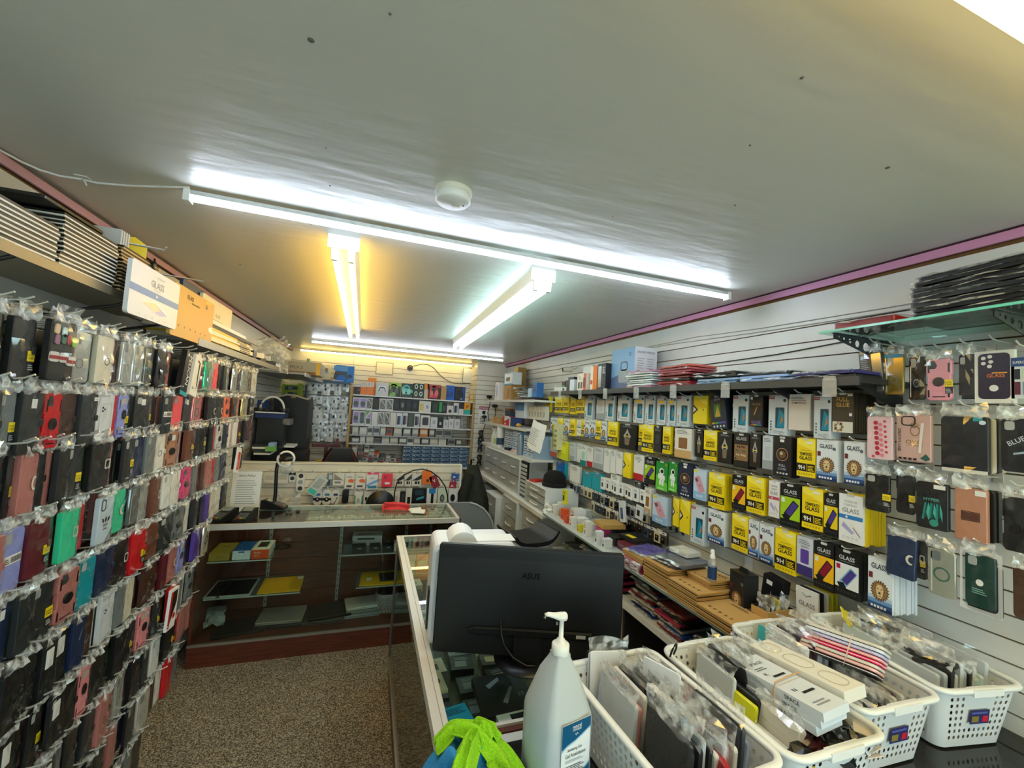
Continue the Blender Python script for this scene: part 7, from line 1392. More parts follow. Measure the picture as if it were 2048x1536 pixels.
# laptops and bits on the deck
DK = .1515
def laptop(label, x, y, z, w_, l, t, c, rz, det=None):
 b = MB(); b.T = Matrix(((1, 0, 0, 0), (0, 0, 1, 0), (0, -1, 0, t), (0, 0, 0, 1))); b.prism(rrect(0, 0, w_, l, .012), 0, t, m(c, .35, .2), .002)
 p = [(None, b), ('lid_seam', B(-w_ / 2 - .0006, w_ / 2 + .0006, -l / 2 - .0006, l / 2 - .01, t * .5, t * .56, BLACK))]
 thing('laptop', label, 'laptop', p, (x, y, z), rz)
laptop('black closed laptop at the end of the case deck', -.80, 3.64, DK, .33, .24, .02, '#131417', .18)
laptop('silver grey closed laptop on a dark one on the case deck', -.53, 3.71, DK + .024, .32, .24, .02, '#a39b90', -.03)
laptop('dark laptop under the silver grey one on the case deck', -.53, 3.69, DK, .33, .24, .022, '#2a2a2c', 0)
laptop('wide black laptop on the middle of the case deck', -.19, 3.72, DK + .024, .32, .25, .02, '#121212', .16)
laptop('grey laptop under the wide black one on the case deck', -.24, 3.69, DK, .32, .23, .022, '#4a4744', .02)
laptop('pale laptop lid on the stack by the grey basket', .06, 3.75, DK + .05, .27, .20, .018, '#e4e2d6', .12)
laptop('grey blue laptop under the pale lid by the grey basket', .06, 3.72, DK, .28, .20, .022, '#96a4ac', .05)
laptop('dark laptop in the middle of the pale lid stack', .07, 3.73, DK + .024, .27, .20, .022, '#8c9290', .08)
thing('loose_paper', 'curled pale sheet at the end of the case deck', 'paper', MB().sheet(-.06, .06, 0, .18, 4, 5, 0, .012, m('#8d9494', .5), R, False, .02), (-.95, 3.57, DK + .06), .2, -1.2)
bk = MB(); bk.lathe([(.095, 0), (.115, .13), (.12, .16), (.116, .16), (.11, .13), (.09, .008), (0, .008)], m('#a5a09c', .5), 28, (0, 0, 0), True, .55)
wv = MB()
for j in range(5):
 for k in range(28):
  a = 2 * PI * (k + .5 * (j % 2)) / 28; q = 1 + .55 * (1 / max(abs(math.cos(a)), abs(math.sin(a))) - 1); rr = (.098 + .016 * (j + .5) / 5) * q
  wv.lathe([(.006, -.009), (.008, 0), (.006, .009)], m('#c4c0bb', .5), 4, (rr * math.cos(a), rr * math.sin(a), .022 + j * .026))
thing('woven_basket', 'small grey woven plastic basket on the case deck', 'basket', [(None, bk), ('weave', wv), ('cover_cloth', MB().lathe([(.10, .150), (.08, .17), (.03, .178), (0, .18)], m('#0e0f10', .7), 20, (0, 0, 0), True, .5))], (.28, 3.735, DK))
bpy.data.objects['weave']['kind'] = 'stuff'
# under the top glass: a felt shelf of small white boxes and watches
thing('felt_board', 'pale board of small goods just under the case top glass', 'board', B(-.42, .74, 3.52, 3.93, .932, .936, m('#8d8478', .6)))
for i in range(5): onc('pod_box', '%s small white boxed gadget under the case top glass' % ORD[i], 'box', -.36 + i * .085, 3.56 + .03 * (i % 2), .936, .075, .07, .022, '#e2e0da', .1 * (i % 3 - 1), None, lambda f: f.rect(-.02, .02, .02, .045, -.0006, m('#5a4a3a', .5)))
for i in range(11): onc('watch_box', '%s pale framed watch tray along the case top' % ORD[i], 'box', .10 + i * .058, 3.58, .936, .052, .13, .020, '#d2cbb8', 0, None, lambda f: f.flat(rrect(0, .065, .038, .09, .006), -.0006, m(('#7a6c5c', '#4a4038', '#8d8072')[i % 3], .4)))
onc('gift_box', 'cream box with dark coin picture under the case top glass', 'box', .60, 3.74, .936, .085, .12, .02, '#d9d3c4', 0, None, lambda f: f.flat(circ(0, .06, .025, 12), -.0006, m('#5a4436', .4)))
thing('key_ring', 'thin metal key ring lying under the case top glass', 'key ring', MB().tube([(-.52 + .03 * math.cos(a * PI / 8), 3.60 + .03 * math.sin(a * PI / 8), .80) for a in range(17)], .003, STEEL, 5))
# on the case top
def terminal(name, label, x, y, rz, tilt):
 b = MB().prism([(-.09, 0), (.09, 0), (.09, .02), (-.06, .075), (-.09, .07)], -.045, .045, m('#17181a', .35))
 k = MB()
 for i in range(4):
  for j in range(3): k.add([(x_, -.03 + j * .022, .0) for x_ in (0,)], [], BLACK)
 kp = MB()
 for i in range(4):
  for j in range(3):
   xx = .015 + i * .017; zz = .0205 + (.09 - xx) * (.055 / .15)
   kp.box(xx, xx + .011, -.03 + j * .022, -.014 + j * .022, zz - .004, zz + .003, m('#6a6c70', .4) if i < 3 else m(('#a82a2a', '#c9a82a', '#2a8a4a')[j], .4))
 return thing(name, label, 'card terminal', [(None, b), ('screen', MB().add([(-.055, -.035, .0765), (-.01, -.035, .060), (-.01, .035, .060), (-.055, .035, .0765)], [(0, 1, 2, 3)], m('#7d8a86', .15))), ('keypad', kp)], (x, y, CZ + .0005), rz)
t1 = atZ(552, 1013, CZ); terminal('card_terminal', 'black card terminal facing away on the case top', t1.x, 3.88, -.25, 0)
t2 = atZ(487, 1040, CZ); terminal('card_terminal', 'black card terminal with coloured keys at the case front', t2.x + .01, 3.56, -PI / 2 - .2, 0)
t3 = atZ(452, 1040, CZ); terminal('card_terminal', 'dark card terminal half behind the hanging cases', t3.x - .02, 3.58, -PI / 2 - .4, 0)
f = MB().text('Store Policy', 0, .265, .022, -.0008, m('#3a3c3e', .5), .12)
for i in range(11): f.rect(-.07, .07 - .03 * ((i * 5) % 4) / 4, .06 + i * .0175, .064 + i * .0175, -.0008, m('#7d8084', .5))
thing('policy_sheet', 'white printed store policy sheet standing in a clear holder on the case', 'sign', [(None, MB().box(-.10, .10, 0, .003, 0, .31, m('#e4e6e2', .5))), ('printed_front', f), ('stand', MB().box(-.105, .105, .0035, .006, 0, .32, CLEARP).box(-.105, .105, -.03, .05, 0, .004, CLEARP))], (-.885, 3.80, CZ + .0005), .0, -.08)
thing('card_holder', 'clear holder of white and blue business cards before the policy sheet', 'holder', [('card', MB().box(-.045, .045, 0, .012, .012, .065, m('#e6e8ea', .5)).rect(.0, .045, .012, .065, -.0006, m('#8fa8dc', .4)).lines(-.04, -.005, .03, .055, 3, -.0006, GREYP)), ('holder', MB().box(-.05, .05, -.008, -.005, 0, .035, CLEARP).box(-.05, .05, -.008, .03, 0, .004, CLEARP))], (-.80, 3.66, CZ + .0005), .05)
thing('red_pouch', 'folded red cloth pouch on the case top', 'pouch', [(None, MB().sheet(-.115, .115, -.04, .04, 7, 3, 0, .006, m('#d8323a', .6), R, False, .02)), ('fold', MB().prism([(-.10, 0), (.11, .0), (.115, .025), (.02, .030), (-.10, .038)], -.02, .03, m('#c92830', .6)))], (.28, 3.80, CZ + .012), -.12, -.9)
bpy.data.objects['fold'].rotation_euler = (.9, 0, 0)
for i, (x, y, rz) in enumerate(((.44, 3.72, .2), (.455, 3.64, -.25))): thing('loose_paper', ['upper', 'lower'][i] + ' folded white paper slip by the red pouch', 'paper', MB().box(-.055, .055, -.04, .04, 0, .003, m('#e9e9e4', .6)).add([(-.05, -.04, .003), (.05, -.03, .003), (.055, .03, .018), (-.045, .035, .012)], [(0, 1, 2, 3)], m('#e4e4e0', .6)), (x, y, CZ + .0008 + .004 * i), rz)
thing('desk_phone_cord', 'black cable arching over the case from the partition', 'cable', MB().tube([atY(a_, b_, 4.15) for a_, b_ in ((788, 1005), (789, 985), (794, 965), (808, 950), (826, 941), (845, 938), (862, 943), (878, 955), (890, 972), (895, 990), (896, 1005))], .007, BLACK, 6))
thing('round_mirror', 'black round topped device standing behind the display case', 'device', MB().lathe([(.0, -.03), (.13, -.028), (.135, 0), (.13, .028), (0, .03)], m('#0c0d0e', .4), 24), (atY(760, 1018, 4.12).x, 4.12, .93), 0, PI / 2)
thing('coiled_lamp', 'black bent gooseneck lamp stem behind the policy sheet', 'lamp', [('stem', MB().tube([atY(a_, b_, 3.9) for a_, b_ in ((548, 1011), (551, 985), (552, 960), (553, 940), (555, 927), (560, 922))], .014, BLACK, 8)), ('head', MB().lathe([(.0, -.02), (.05, -.015), (.055, 0), (.05, .015), (0, .02)], BLACK, 16, tuple(atY(572, 918, 3.9)))), ('head_ring', MB().tube([tuple(atY(572, 918, 3.89) + Vector((.062 * math.cos(a * PI / 8), 0, .062 * math.sin(a * PI / 8)))) for a in range(17)], .010, WHITE, 6))])
thing('clear_disc', 'clear round plastic sleeve hooked on top of the partition', 'holder', [(None, MB().lathe([(.0, -.004), (.062, -.003), (.062, .003), (0, .004)], FOG, 18)), ('chain', MB().tube([(0, 0, -.06), (-.03, 0, -.14), (-.05, 0, -.3)], .003, CLEARP, 5))], (atY(572, 935, 4.42).x, 4.42, atY(572, 935, 4.42).z), 0, PI / 2)
thing('clear_pouch', 'small frosted pouch hung low on the partition', 'pouch', MB().sheet(-.09, .09, -.08, .08, 4, 4, 0, .012, FOG, R, False, .03), (atY(580, 1000, 4.42).x, 4.42, atY(580, 1003, 4.42).z))
# grey office chair back and dark coat beyond the case end
cb = MB()
prof = [atY(a_, b_, 3.72) for a_, b_ in ((905, 1027), (920, 1031), (936, 1040), (948, 1054), (956, 1070), (960, 1090))]
cp = [(p.x, p.z) for p in prof]; inner = [(x - .07, z - .05) for x, z in cp]
thing('office_chair', 'pale grey rounded office chair back beyond the display case', 'chair', [('backrest', MB().prism([(cp[0][0] - .35, .45)] + [(cp[-1][0], .45)] + cp[::-1] + [(cp[0][0] - .30, cp[0][1])], 3.80, 3.84, m('#7f868c', .6), 0)), ('frame', MB().tube([(x, 3.80, z) for x, z in [(cp[-1][0], .45)] + cp[::-1]], .012, m('#b4b8ba', .4), 6)), ('seat', B(cp[0][0] - .35, cp[-1][0], 3.84, 4.08, .40, .46, m('#6f757a', .6))), ('post', MB().lathe([(.03, .06), (.03, .40)], BLACK, 10, (.60, 3.97, 0))), ('base', MB().lathe([(.22, 0), (.2, .03), (.04, .07)], BLACK, 10, (.60, 3.97, 0)))])
bpy.data.objects['office_chair'].location = (.25, .32, 0)
jk = MB(); cols = 14; rows = 12
jx, jy = 1.16, 4.62
vs = []; fs = []
for j in range(rows + 1):
 q = j / rows; wd = .06 + .12 * min(1, q * 2.2) + .03 * q; z = 1.24 - q * .92
 for i in range(cols):
  a = 2 * PI * i / cols; fold = 1 + .16 * math.sin(a * 5 + q * 2) * (.3 + q) + .05 * math.sin(a * 9 + q * 7)
  vs.append((jx + wd * fold * math.cos(a), jy + wd * .62 * fold * math.sin(a), z + .012 * math.sin(a * 3)))
for j in range(rows):
 for i in range(cols): fs.append((j * cols + i, j * cols + (i + 1) % cols, (j + 1) * cols + (i + 1) % cols, (j + 1) * cols + i))
jk.add(vs, fs, speckled('olive_jacket_cloth', '#23251f', '#34362d', 12, .85), True)
jk.add(vs[:cols], [tuple(range(cols))], m('#1a1c18', .9))
thing('hung_jacket', 'dark olive jacket hanging at the end of the partition', 'jacket', [(None, jk), ('sleeve', MB().tube([(jx - .06, jy - .10, 1.16), (jx - .13, jy - .13, .95), (jx - .12, jy - .14, .70), (jx - .10, jy - .12, .52)], [.05, .06, .055, .045], m('#1d1f1a', .85), 10)), ('hanger_hook', MB().tube([(jx, jy, 1.22), (jx, jy + .01, 1.28), (jx + .02, jy + .02, 1.30)], .005, STEEL, 5)), ('stand_pole', MB().tube([(jx, jy + .12, 0), (jx, jy + .12, 1.29), (jx, jy + .02, 1.30)], .012, BLACK, 8))])
# ================================================================== glass display case beside the carpet aisle
NX0, NX1, NY0, NY1 = .245, .775, 1.20, 3.035
RAIL = m('#d9d8d2', .35, .15)
nd = [('base', B(NX0 + .01, NX1, NY0, NY1, 0, .15, WOOD)), ('deck_rail', B(NX0, NX0 + .02, NY0, NY1, .143, .158, m('#8d8880', .35, .4))),
      ('side_glass', B(NX0 + .008, NX0 + .013, NY0 + .02, NY1 - .02, .158, .935, GLASS)), ('top_glass', B(NX0 + .04, NX1 - .03, NY0 + .03, NY1 - .03, CZ - .008, CZ - .001, GLASS)),
      ('side_rail', MB().box(NX0 - .004, NX0 + .042, NY0 - .02, NY1, .934, CZ, RAIL).box(NX0 + .024, NX0 + .0255, NY0, NY1, CZ, CZ + .0004, m('#5f5c54', .5))), ('side_rail', B(NX1 - .035, NX1, NY0, NY1, .934, CZ, RAIL)),
      ('end_rail', B(NX0 + .042, NX1 - .035, NY1 - .03, NY1, .934, CZ, RAIL)), ('end_rail', B(NX0 + .042, NX1 - .035, NY0, NY0 + .012, .934, CZ, RAIL)), ('end_panel', B(NX0 + .02, NX1, NY0 - .018, NY0, 0, .962, WOOD)), ('end_panel', B(NX0 + .01, NX1, NY1 - .016, NY1 - .002, .15, .933, GLASS)),
      ('back_panel', B(NX1 - .02, NX1 - .004, NY0, NY1, .15, .934, m('#cfc8b4', .5))), ('corner_post', B(NX0, NX0 + .012, NY1 - .012, NY1, .15, .934, m('#6a625a', .4, .3)))]
for (z, a, b) in ((.72, NX0 + .04, NX1 - .03), (.45, NX0 + .12, NX1 - .03)):
 nd.append(('glass_shelf', B(a, b, NY0 + .05, NY1 - .05, z - .006, z, film('case_shelf2', .05, .05, .05, '#e6eeea'))))
thing('display_case', 'glass display case with white rail running beside the carpet aisle', 'display case', nd)
def inn(name, label, x, y, z, w_, d, h, c, rz=0, fr=None, top=None, cat='box'): return carton(name, label, cat, (x, y, z + .001), w_, d, h, c, rz, fr, top)
for i, (x, c, n) in enumerate(((.33, '#8a8378', 'grey cards'), (.41, '#e07a34', 'orange card'), (.49, '#c83a44', 'red cards'), (.58, '#3a3f86', 'blue cards'), (.66, '#4a2448', 'plum card'), (.72, '#d9d5ca', 'white card'))):
 inn('accessory_pack', n + ' standing at the far end inside the aisle display case', x, 2.86, .721, .075, .03, .16, c, R.uniform(-.1, .1), lambda f: (f.rect(-.03, .03, .08, .13, -.0006, m(R.choice(('#d8d4c8', '#2a2a2c', '#c0a890')), .5)), f.lines(-.03, .02, .02, .06, 3, -.0006, GREYP)))
for i in range(34):
 x = .34 + .13 * (i % 3) + R.uniform(-.01, .01); y = 1.30 + .125 * (i // 3) + R.uniform(-.008, .008)
 c = R.choice(('#d9d4c2', '#cfc9b8', '#b9b4a8', '#8d8a84', '#2a2c2e', '#c8c4ba', '#5f6468', '#16181a') if y > 1.75 else ('#16181a', '#1d1f22', '#24272a', '#cfccc4', '#3a3d40', '#8d8f90'))
 if (.34 < x < .44 and y < 1.45) or y < 1.36: continue
 inn('accessory_pack', 'boxed accessory on the aisle case shelf, %s along, %s across' % (ORD[i // 3], ORD[i % 3]), x, y, .721, .10, .10, R.choice((.02, .03, .045)), c, R.uniform(-.1, .1), None, lambda f: (f.rect(-.03, .02, .02, .06, -.0006, m(R.choice(('#e6e2d6', '#2f3236', '#7d8084', '#c4b89a')), .4)), f.lines(-.03, .03, .07, .09, 2, -.0006, GREYP)))
inn('charger_box', 'bright cyan box with black charger picture inside the aisle case', .365, 1.33, .835, .085, .115, .04, '#1e9fd8', .18, lambda f: f.rect(-.04, .04, .002, .036, -.0006, m('#c9d4da', .4)), lambda f: (f.flat(rrect(-.01, .035, .03, .035, .006), -.0008, m('#15181b', .4)), f.lines(-.035, .035, .075, .105, 4, -.0008, m('#0d4a70', .5))))
thing('box_riser', 'black stock boxes stacked under the cyan charger box', 'box', B(.31, .42, 1.30, 1.44, .721, .834, m('#14161a', .4)))
inn('charger_box', 'white box with black front panel at the near end of the aisle case', .535, 1.28, .81, .10, .10, .055, '#dcdcd8', .05, lambda f: f.lines(-.04, .03, .02, .04, 2, -.0006, GREYP), lambda f: (f.flat([(-.02, .01), (.05, .01), (.05, .09), (-.005, .09), (-.005, .06), (-.02, .05)], -.0008, m('#15181d', .4)), f.lines(-.04, -.025, .01, .08, 3, -.0009, BLACK)))
thing('box_riser', 'dark stock boxes stacked under the white charger box', 'box', B(.48, .60, 1.25, 1.40, .721, .809, m('#101214', .4)))
inn('earbud_pack', 'cream packet of two round pads beside the white rail', .33, 1.62, .80, .07, .12, .012, '#d8d3c0', .1, None, lambda f: f.flat(circ(0, .06, .02, 12), -.0006, BLACK))
inn('mouse_box', 'large black flat box with silver marking under the monitor', .56, 1.42, .80, .20, .22, .03, '#0f1114', .0, None, lambda f: (f.flat([(-.06, .16), (-.0, .20), (.0, .18), (-.05, .14)], -.0008, m('#aab0b8', .3)), f.flat([(-.02, .06), (.03, .14), (.04, .13), (-.005, .05)], -.0008, m('#aab0b8', .3)), f.text('25', .06, .08, .02, -.0008, m('#9aa0a6', .4))))
# front counter in the foreground
FX0, FX1, FY0, FY1 = .26, XR - .014, .42, 1.165
fd = [('base', B(FX0 + .01, FX1, FY0 + .01, FY1 - .002, 0, .15, WOOD)), ('top_glass', B(FX0 + .03, FX1, FY0 + .03, FY1 - .03, CZ - .010, CZ - .001, film('counter_glass', .02, .06, .03, '#5f7a72'))), ('rear_rail', B(FX0, FX1, FY1 - .03, FY1, .934, CZ, RAIL)), ('front_rail', B(FX0, FX1, FY0, FY0 + .03, .934, CZ, RAIL)), ('end_rail', B(FX0, FX0 + .03, FY0 + .03, FY1 - .03, .934, CZ, RAIL)),
      ('back_panel', B(FX0 + .01, FX1, FY1 - .016, FY1 - .002, .15, .933, WOOD)), ('front_panel', B(FX0 + .01, FX1, FY0 + .002, FY0 + .014, .15, .933, m('#3b4a46', .4))), ('end_panel', B(FX0, FX0 + .012, FY0 + .014, FY1 - .016, .15, .933, GLASS)), ('inner_shelf', B(FX0 + .015, FX1 - .002, FY0 + .02, FY1 - .02, .70, .715, m('#3a4844', .4)))]
thing('front_counter', 'glass topped front counter under the white baskets', 'counter', fd)
for i in range(14):
 inn('accessory_pack', 'dark boxed accessory inside the front counter, %s from the cloths' % ORD[i], .40 + i * .11, .62 + .16 * (i % 2), .716, .09, .12, R.choice((.03, .05, .07)), R.choice(('#1d2422', '#2c3430', '#8a1c24', '#4a524e', '#15191a', '#c9c9c0')), R.uniform(-.2, .2))
# ------------------------------------------------------------------ monitor seen from behind
mw, mh = .70, .395
pl = rrect(0, mh / 2, mw, mh, .010)
mp = [('rear_shell', MB().prism(pl, 0, .022, m('#0a0c0e', .45, 0, 0, .4), .004)), ('top_band', B(-mw / 2 + .008, mw / 2 - .008, -.001, .001, mh - .050, mh - .010, m('#101214', .45, 0, 0, .3))),
      ('screen', B(-mw / 2 + .008, mw / 2 - .008, .0221, .0228, .012, mh - .01, m('#08090a', .1))), ('vent_slot', B(-.235, .235, -.0012, .001, mh - .052, mh - .044, m('#030304', .6))),
      ('lower_ridge', MB().prism([(-.22, .075), (.24, .075), (.24, .105), (-.20, .105), (-.225, .095)], -.012, -.005, m('#0d0f11', .4, 0, 0, .3), .006)),
      ('rating_label', MB().box(.10, .135, -.0075, -.006, .125, .145, m('#0a0b0c', .4)).box(.103, .112, -.0080, -.0074, .128, .14, m('#8d9092', .5)).box(.118, .132, -.0080, -.0074, .131, .137, m('#c9cccc', .5)).box(.18, .215, -.0125, -.0119, .085, .097, m('#b4b8ba', .5))),
      ('maker_name', MB().text('*ASUS', .0, .285, .022, -.0014, m('#020203', .6, 0, 0, .1), .125))]
sp = MB().box(-.05, .05, -.03, -.0065, -.006, .08, m('#0b0d0f', .4)); sp.lathe([(.12, -.0142), (.12, -.009), (.06, -.005), (0, -.005)], m('#0b0d0f', .35), 20, (0, .02, 0))
mp.append(('stand', sp))
mon = thing('monitor', 'large black computer monitor seen from behind on the counter', 'monitor', mp, (.616, 1.470, CZ + .0142), math.radians(-18.5), 0, math.radians(.3))
cpts = [Vector((-.10, -.008, .135)), Vector((-.10, -.030, .10)), Vector((-.085, -.035, .06)), Vector((-.05, -.04, .02)), Vector((-.0, -.05, .0)), Vector((.03, -.04, -.004))]
link('power_cord', MB().tube(cpts, .0045, m('#0a0b0c', .4), 6).mesh('power_cord'), mon)
# white label printer and papers behind the monitor
pt = MB().prism(rrect(0, .19, .34, .38, .03, 4), 0, .20, m('#e0e2e4', .35), .012)
thing('label_printer', 'white label printer standing behind the monitor', 'printer', [(None, pt), ('paper_roll', MB().tube([(-.05, .02, .36), (-.05, .16, .36)], .062, m('#e6e8ea', .5), 18)), ('dial', MB().frame(circ(-.135, .27, .014, 16), circ(-.135, .27, .0115, 16), -.001, m('#9aa0a4', .4))), ('side_strap', MB().box(-.178, -.170, .02, .06, .05, .20, BLACK)), ('label_sheet', MB().box(.0, .17, .03, .12, .381, .383, WHITE))], (.445, 1.64, CZ + .0008), math.radians(-5))
thing('paper_stack', 'flat white sheet stack on the printer side of the counter', 'paper', B(.56, .76, 1.95, 2.25, CZ + .0008, CZ + .012, WHITE))
# ------------------------------------------------------------------ sanitizer jug
BODY, n_ = .069, 28
jm, nt_, bs, N_, L_ = nodes_mat('milky_clear_plastic')
bs.inputs['Base Color'].default_value = lin('#dfe7ea'); bs.inputs['Roughness'].default_value = .25; bs.inputs['Transmission Weight'].default_value = .35; bs.inputs['IOR'].default_value = 1.2
bs.inputs['Subsurface Weight'].default_value = 0.0
jb = MB(); jb.lathe([(.064, 0), (BODY, .008), (BODY, .175), (.067, .190), (.057, .222), (.040, .275), (.024, .305), (.021, .312), (.021, .318)], jm, 32, (0, 0, 0), True, .62)
lab = MB()
for i in range(8):
 a0, a1 = -.062 + i * .0155, -.062 + (i + 1) * .0155
 pass
lb = MB(); yq = -.0792; lb.T = Matrix.Translation((.006, .0082, .045)) @ Matrix.Diagonal((.86, 1, 1, 1))
lb.prism([(-.048, .020), (.050, .020), (.050, .150), (-.048, .146)], yq, yq + .0012, m('#eef1f3', .4))
lb.flat([(-.048, .092), (-.030, .100), (-.005, .106), (.022, .116), (.050, .128), (.050, .150), (-.048, .146)], yq - .0006, m('#0d5580', .35))
lb.flat([(-.048, .092), (-.030, .100), (-.005, .106), (.022, .116), (.050, .128), (.050, .124), (.022, .112), (-.005, .102), (-.030, .096), (-.048, .087)], yq - .0007, m('#9cc4dc', .4))
lb.text('natural', .002, .134, .0085, yq - .001, WHITE, .030).text('concepts', .002, .126, .0075, yq - .001, WHITE, .030).tube([(-.004, yq - .001, .121), (-.001, yq - .001, .118), (.003, yq - .001, .122), (.006, yq - .001, .119)], .0008, WHITE, 4)
lb.text('Sanitizing Gel', -.004, .083, .0085, yq - .001, m('#3a444c', .5), .062).text('Gel Assainissant', .000, .071, .0085, yq - .001, m('#3a444c', .5), .070)
lb.lines(-.035, .030, .060, .067, 2, yq - .001, m('#a9b4bc', .5)); lb.lines(-.035, .038, .034, .054, 5, yq - .001, m('#5a646c', .5))
lb.flat([(-.048, .020), (.050, .020), (.050, .042), (.030, .030), (0, .027), (-.048, .030)], yq - .0006, m('#0d5580', .35)); lb.flat([(-.048, .030), (0, .027), (.030, .030), (.050, .042), (.050, .046), (.030, .034), (0, .031), (-.048, .034)], yq - .0007, m('#6fa8cc', .4))
pump = MB().lathe([(.021, .314), (.0225, .316), (.0225, .338), (.019, .341), (.011, .343), (.0105, .350), (.006, .351), (.0055, .398), (.012, .400), (.0135, .406), (.012, .412), (0, .413)], m('#e8e8e2', .35), 20)
spout = MB().tube([(.010, 0, .404), (-.006, 0, .407), (-.026, 0, .413), (-.044, 0, .419), (-.051, 0, .419), (-.054, 0, .412)], [.011, .0105, .007, .0055, .0048, .004], m('#e8e8e2', .35), 10)
liq = MB().lathe([(.060, .004), (.066, .010), (.066, .155), (0, .155)], m('#c4d2d8', .3), 24, (0, 0, 0), True, .62)
jg = thing('sanitizer_bottle', 'large clear sanitizer gel jug with blue label and white pump', 'bottle', [(None, jb), ('gel', liq), ('label', lb), ('pump', pump), ('spout', spout)], (.507, .985, CZ + .0008), math.radians(10))
# ------------------------------------------------------------------ microfibre cloths
def cloth(name, label, col, fn, nu, nv, parts=()):
 me_ = speckled(name + '_terry', col[0], col[1], 260, .95)
 vs = []; fs = []
 for j in range(nv + 1):
  for i in range(nu + 1): vs.append(fn(i / nu, j / nv))
 for j in range(nv):
  for i in range(nu):
   k = j * (nu + 1) + i; fs.append((k, k + 1, k + nu + 2, k + nu + 1))
 b = MB().add(vs, fs, me_, True); o = thing(name, label, 'cloth', [(None, b)] + list(parts))
 s = o.modifiers.new('thickness', 'SOLIDIFY'); s.thickness = .004
 s = o.modifiers.new('smooth', 'SUBSURF'); s.levels = 1; s.render_levels = 2
 return o
def fnb(u, v):
 dx, dy = (u - .5) * 2, (v - .5) * 2
 r = math.hypot(dx, dy); th = math.atan2(dy, dx)
 x, y = .285 + .125 * dx, .985 + .150 * dy
 k = max(0, 1 - r * r * .62)
 z = CZ + .008 + .052 * k ** .8 + .016 * math.sin(6 * th + 5 * r) * min(1, r * 1.6) * (.4 + k) + .013 * abs(math.sin(9 * u + 6 * v + 2 * noise.noise(Vector((u * 3, v * 3, 2))))) + .008 * noise.noise(Vector((u * 9, v * 9, 1)))
 z = max(z, CZ + .004)
 if x < .235: z -= min(.10, (.235 - x) * 1.1)
 return (x + .014 * noise.noise(Vector((u * 4, v * 4, 4))), y + .016 * noise.noise(Vector((u * 4, v * 4, 9))), z)
cloth('blue_cloth', 'crumpled blue microfibre cloth on the counter corner', ('#1c7fc0', '#3aa0de'), fnb, 44, 44)
def strip_fn(path, wdt, ph):
 path = [Vector(p) - Vector((0, 0, .024)) for p in path]
 def f(u, v):
  t = v * (len(path) - 1); i = min(int(t), len(path) - 2); q = t - i; q = q * q * (3 - 2 * q) * .5 + q * .5
  p = path[i].lerp(path[i + 1], q); d = (path[i + 1] - path[i]).normalized(); sd = Vector((d.y, -d.x, 0)).normalized() if math.hypot(d.x, d.y) > 1e-3 else Vector((1, 0, 0))
  c = u - .5; wv_ = wdt * (.75 + .5 * v)
  return tuple(p + sd * (c * wv_) + Vector((.006 * noise.noise(Vector((u * 6, v * 7, ph))), .006 * noise.noise(Vector((u * 6, v * 7, ph + 3))), -.9 * c * c * wv_ + .009 * math.sin(u * 13 + ph) + .007 * noise.noise(Vector((u * 5, v * 6, ph + 7))))))
 return f
gr = ('#7cb80c', '#a4de1a')
fa = strip_fn([(.225, 1.115, 1.045), (.275, 1.115, 1.085), (.325, 1.085, 1.092), (.372, 1.03, 1.068), (.395, .965, 1.050), (.415, .88, 1.03)], .075, 1.0)
fb = strip_fn([(.335, 1.10, 1.082), (.305, 1.055, 1.090), (.272, 1.0, 1.084), (.245, .94, 1.066), (.23, .87, 1.045)], .062, 4.0)
fc = strip_fn([(.30, 1.13, 1.050), (.33, 1.11, 1.088), (.352, 1.08, 1.094), (.36, 1.05, 1.080)], .05, 8.0)
gm = speckled('green_cloth_terry', gr[0], gr[1], 260, .95)
gb = MB()
for fn_, nv in ((fa, 34), (fb, 28), (fc, 16)):
 nu = 16
 gb.add([fn_(i / nu, j / nv) for j in range(nv + 1) for i in range(nu + 1)], [(j * (nu + 1) + i, j * (nu + 1) + i + 1, (j + 1) * (nu + 1) + i + 1, (j + 1) * (nu + 1) + i) for j in range(nv) for i in range(nu)], gm, True)
o = thing('green_cloth', 'lime green microfibre cloth draped over the blue one', 'cloth', gb)
sm = o.modifiers.new('thickness', 'SOLIDIFY'); sm.thickness = .004
sm = o.modifiers.new('smooth', 'SUBSURF'); sm.levels = 1; sm.render_levels = 2
thing('tape_dispenser', 'small grey plastic dispenser poking from under the blue cloth', 'dispenser', [(None, MB().prism(rrect(0, .02, .09, .04, .012), 0, .05, m('#c4c9cc', .2, .2))), ('roll', MB().tube([(-.02, -.004, .022), (-.02, .054, .022)], .018, m('#9aa4aa', .15, .4), 14))], (.245, .865, CZ + .0008), .3)
thing('tissue_heap', 'crumpled white tissue between the jug and the first basket', 'tissue', MB().sheet(-.05, .05, -.05, .05, 6, 6, 0, .014, WHITE, R, False, .03), (.615, .74, CZ + .06), .3, -1.2)
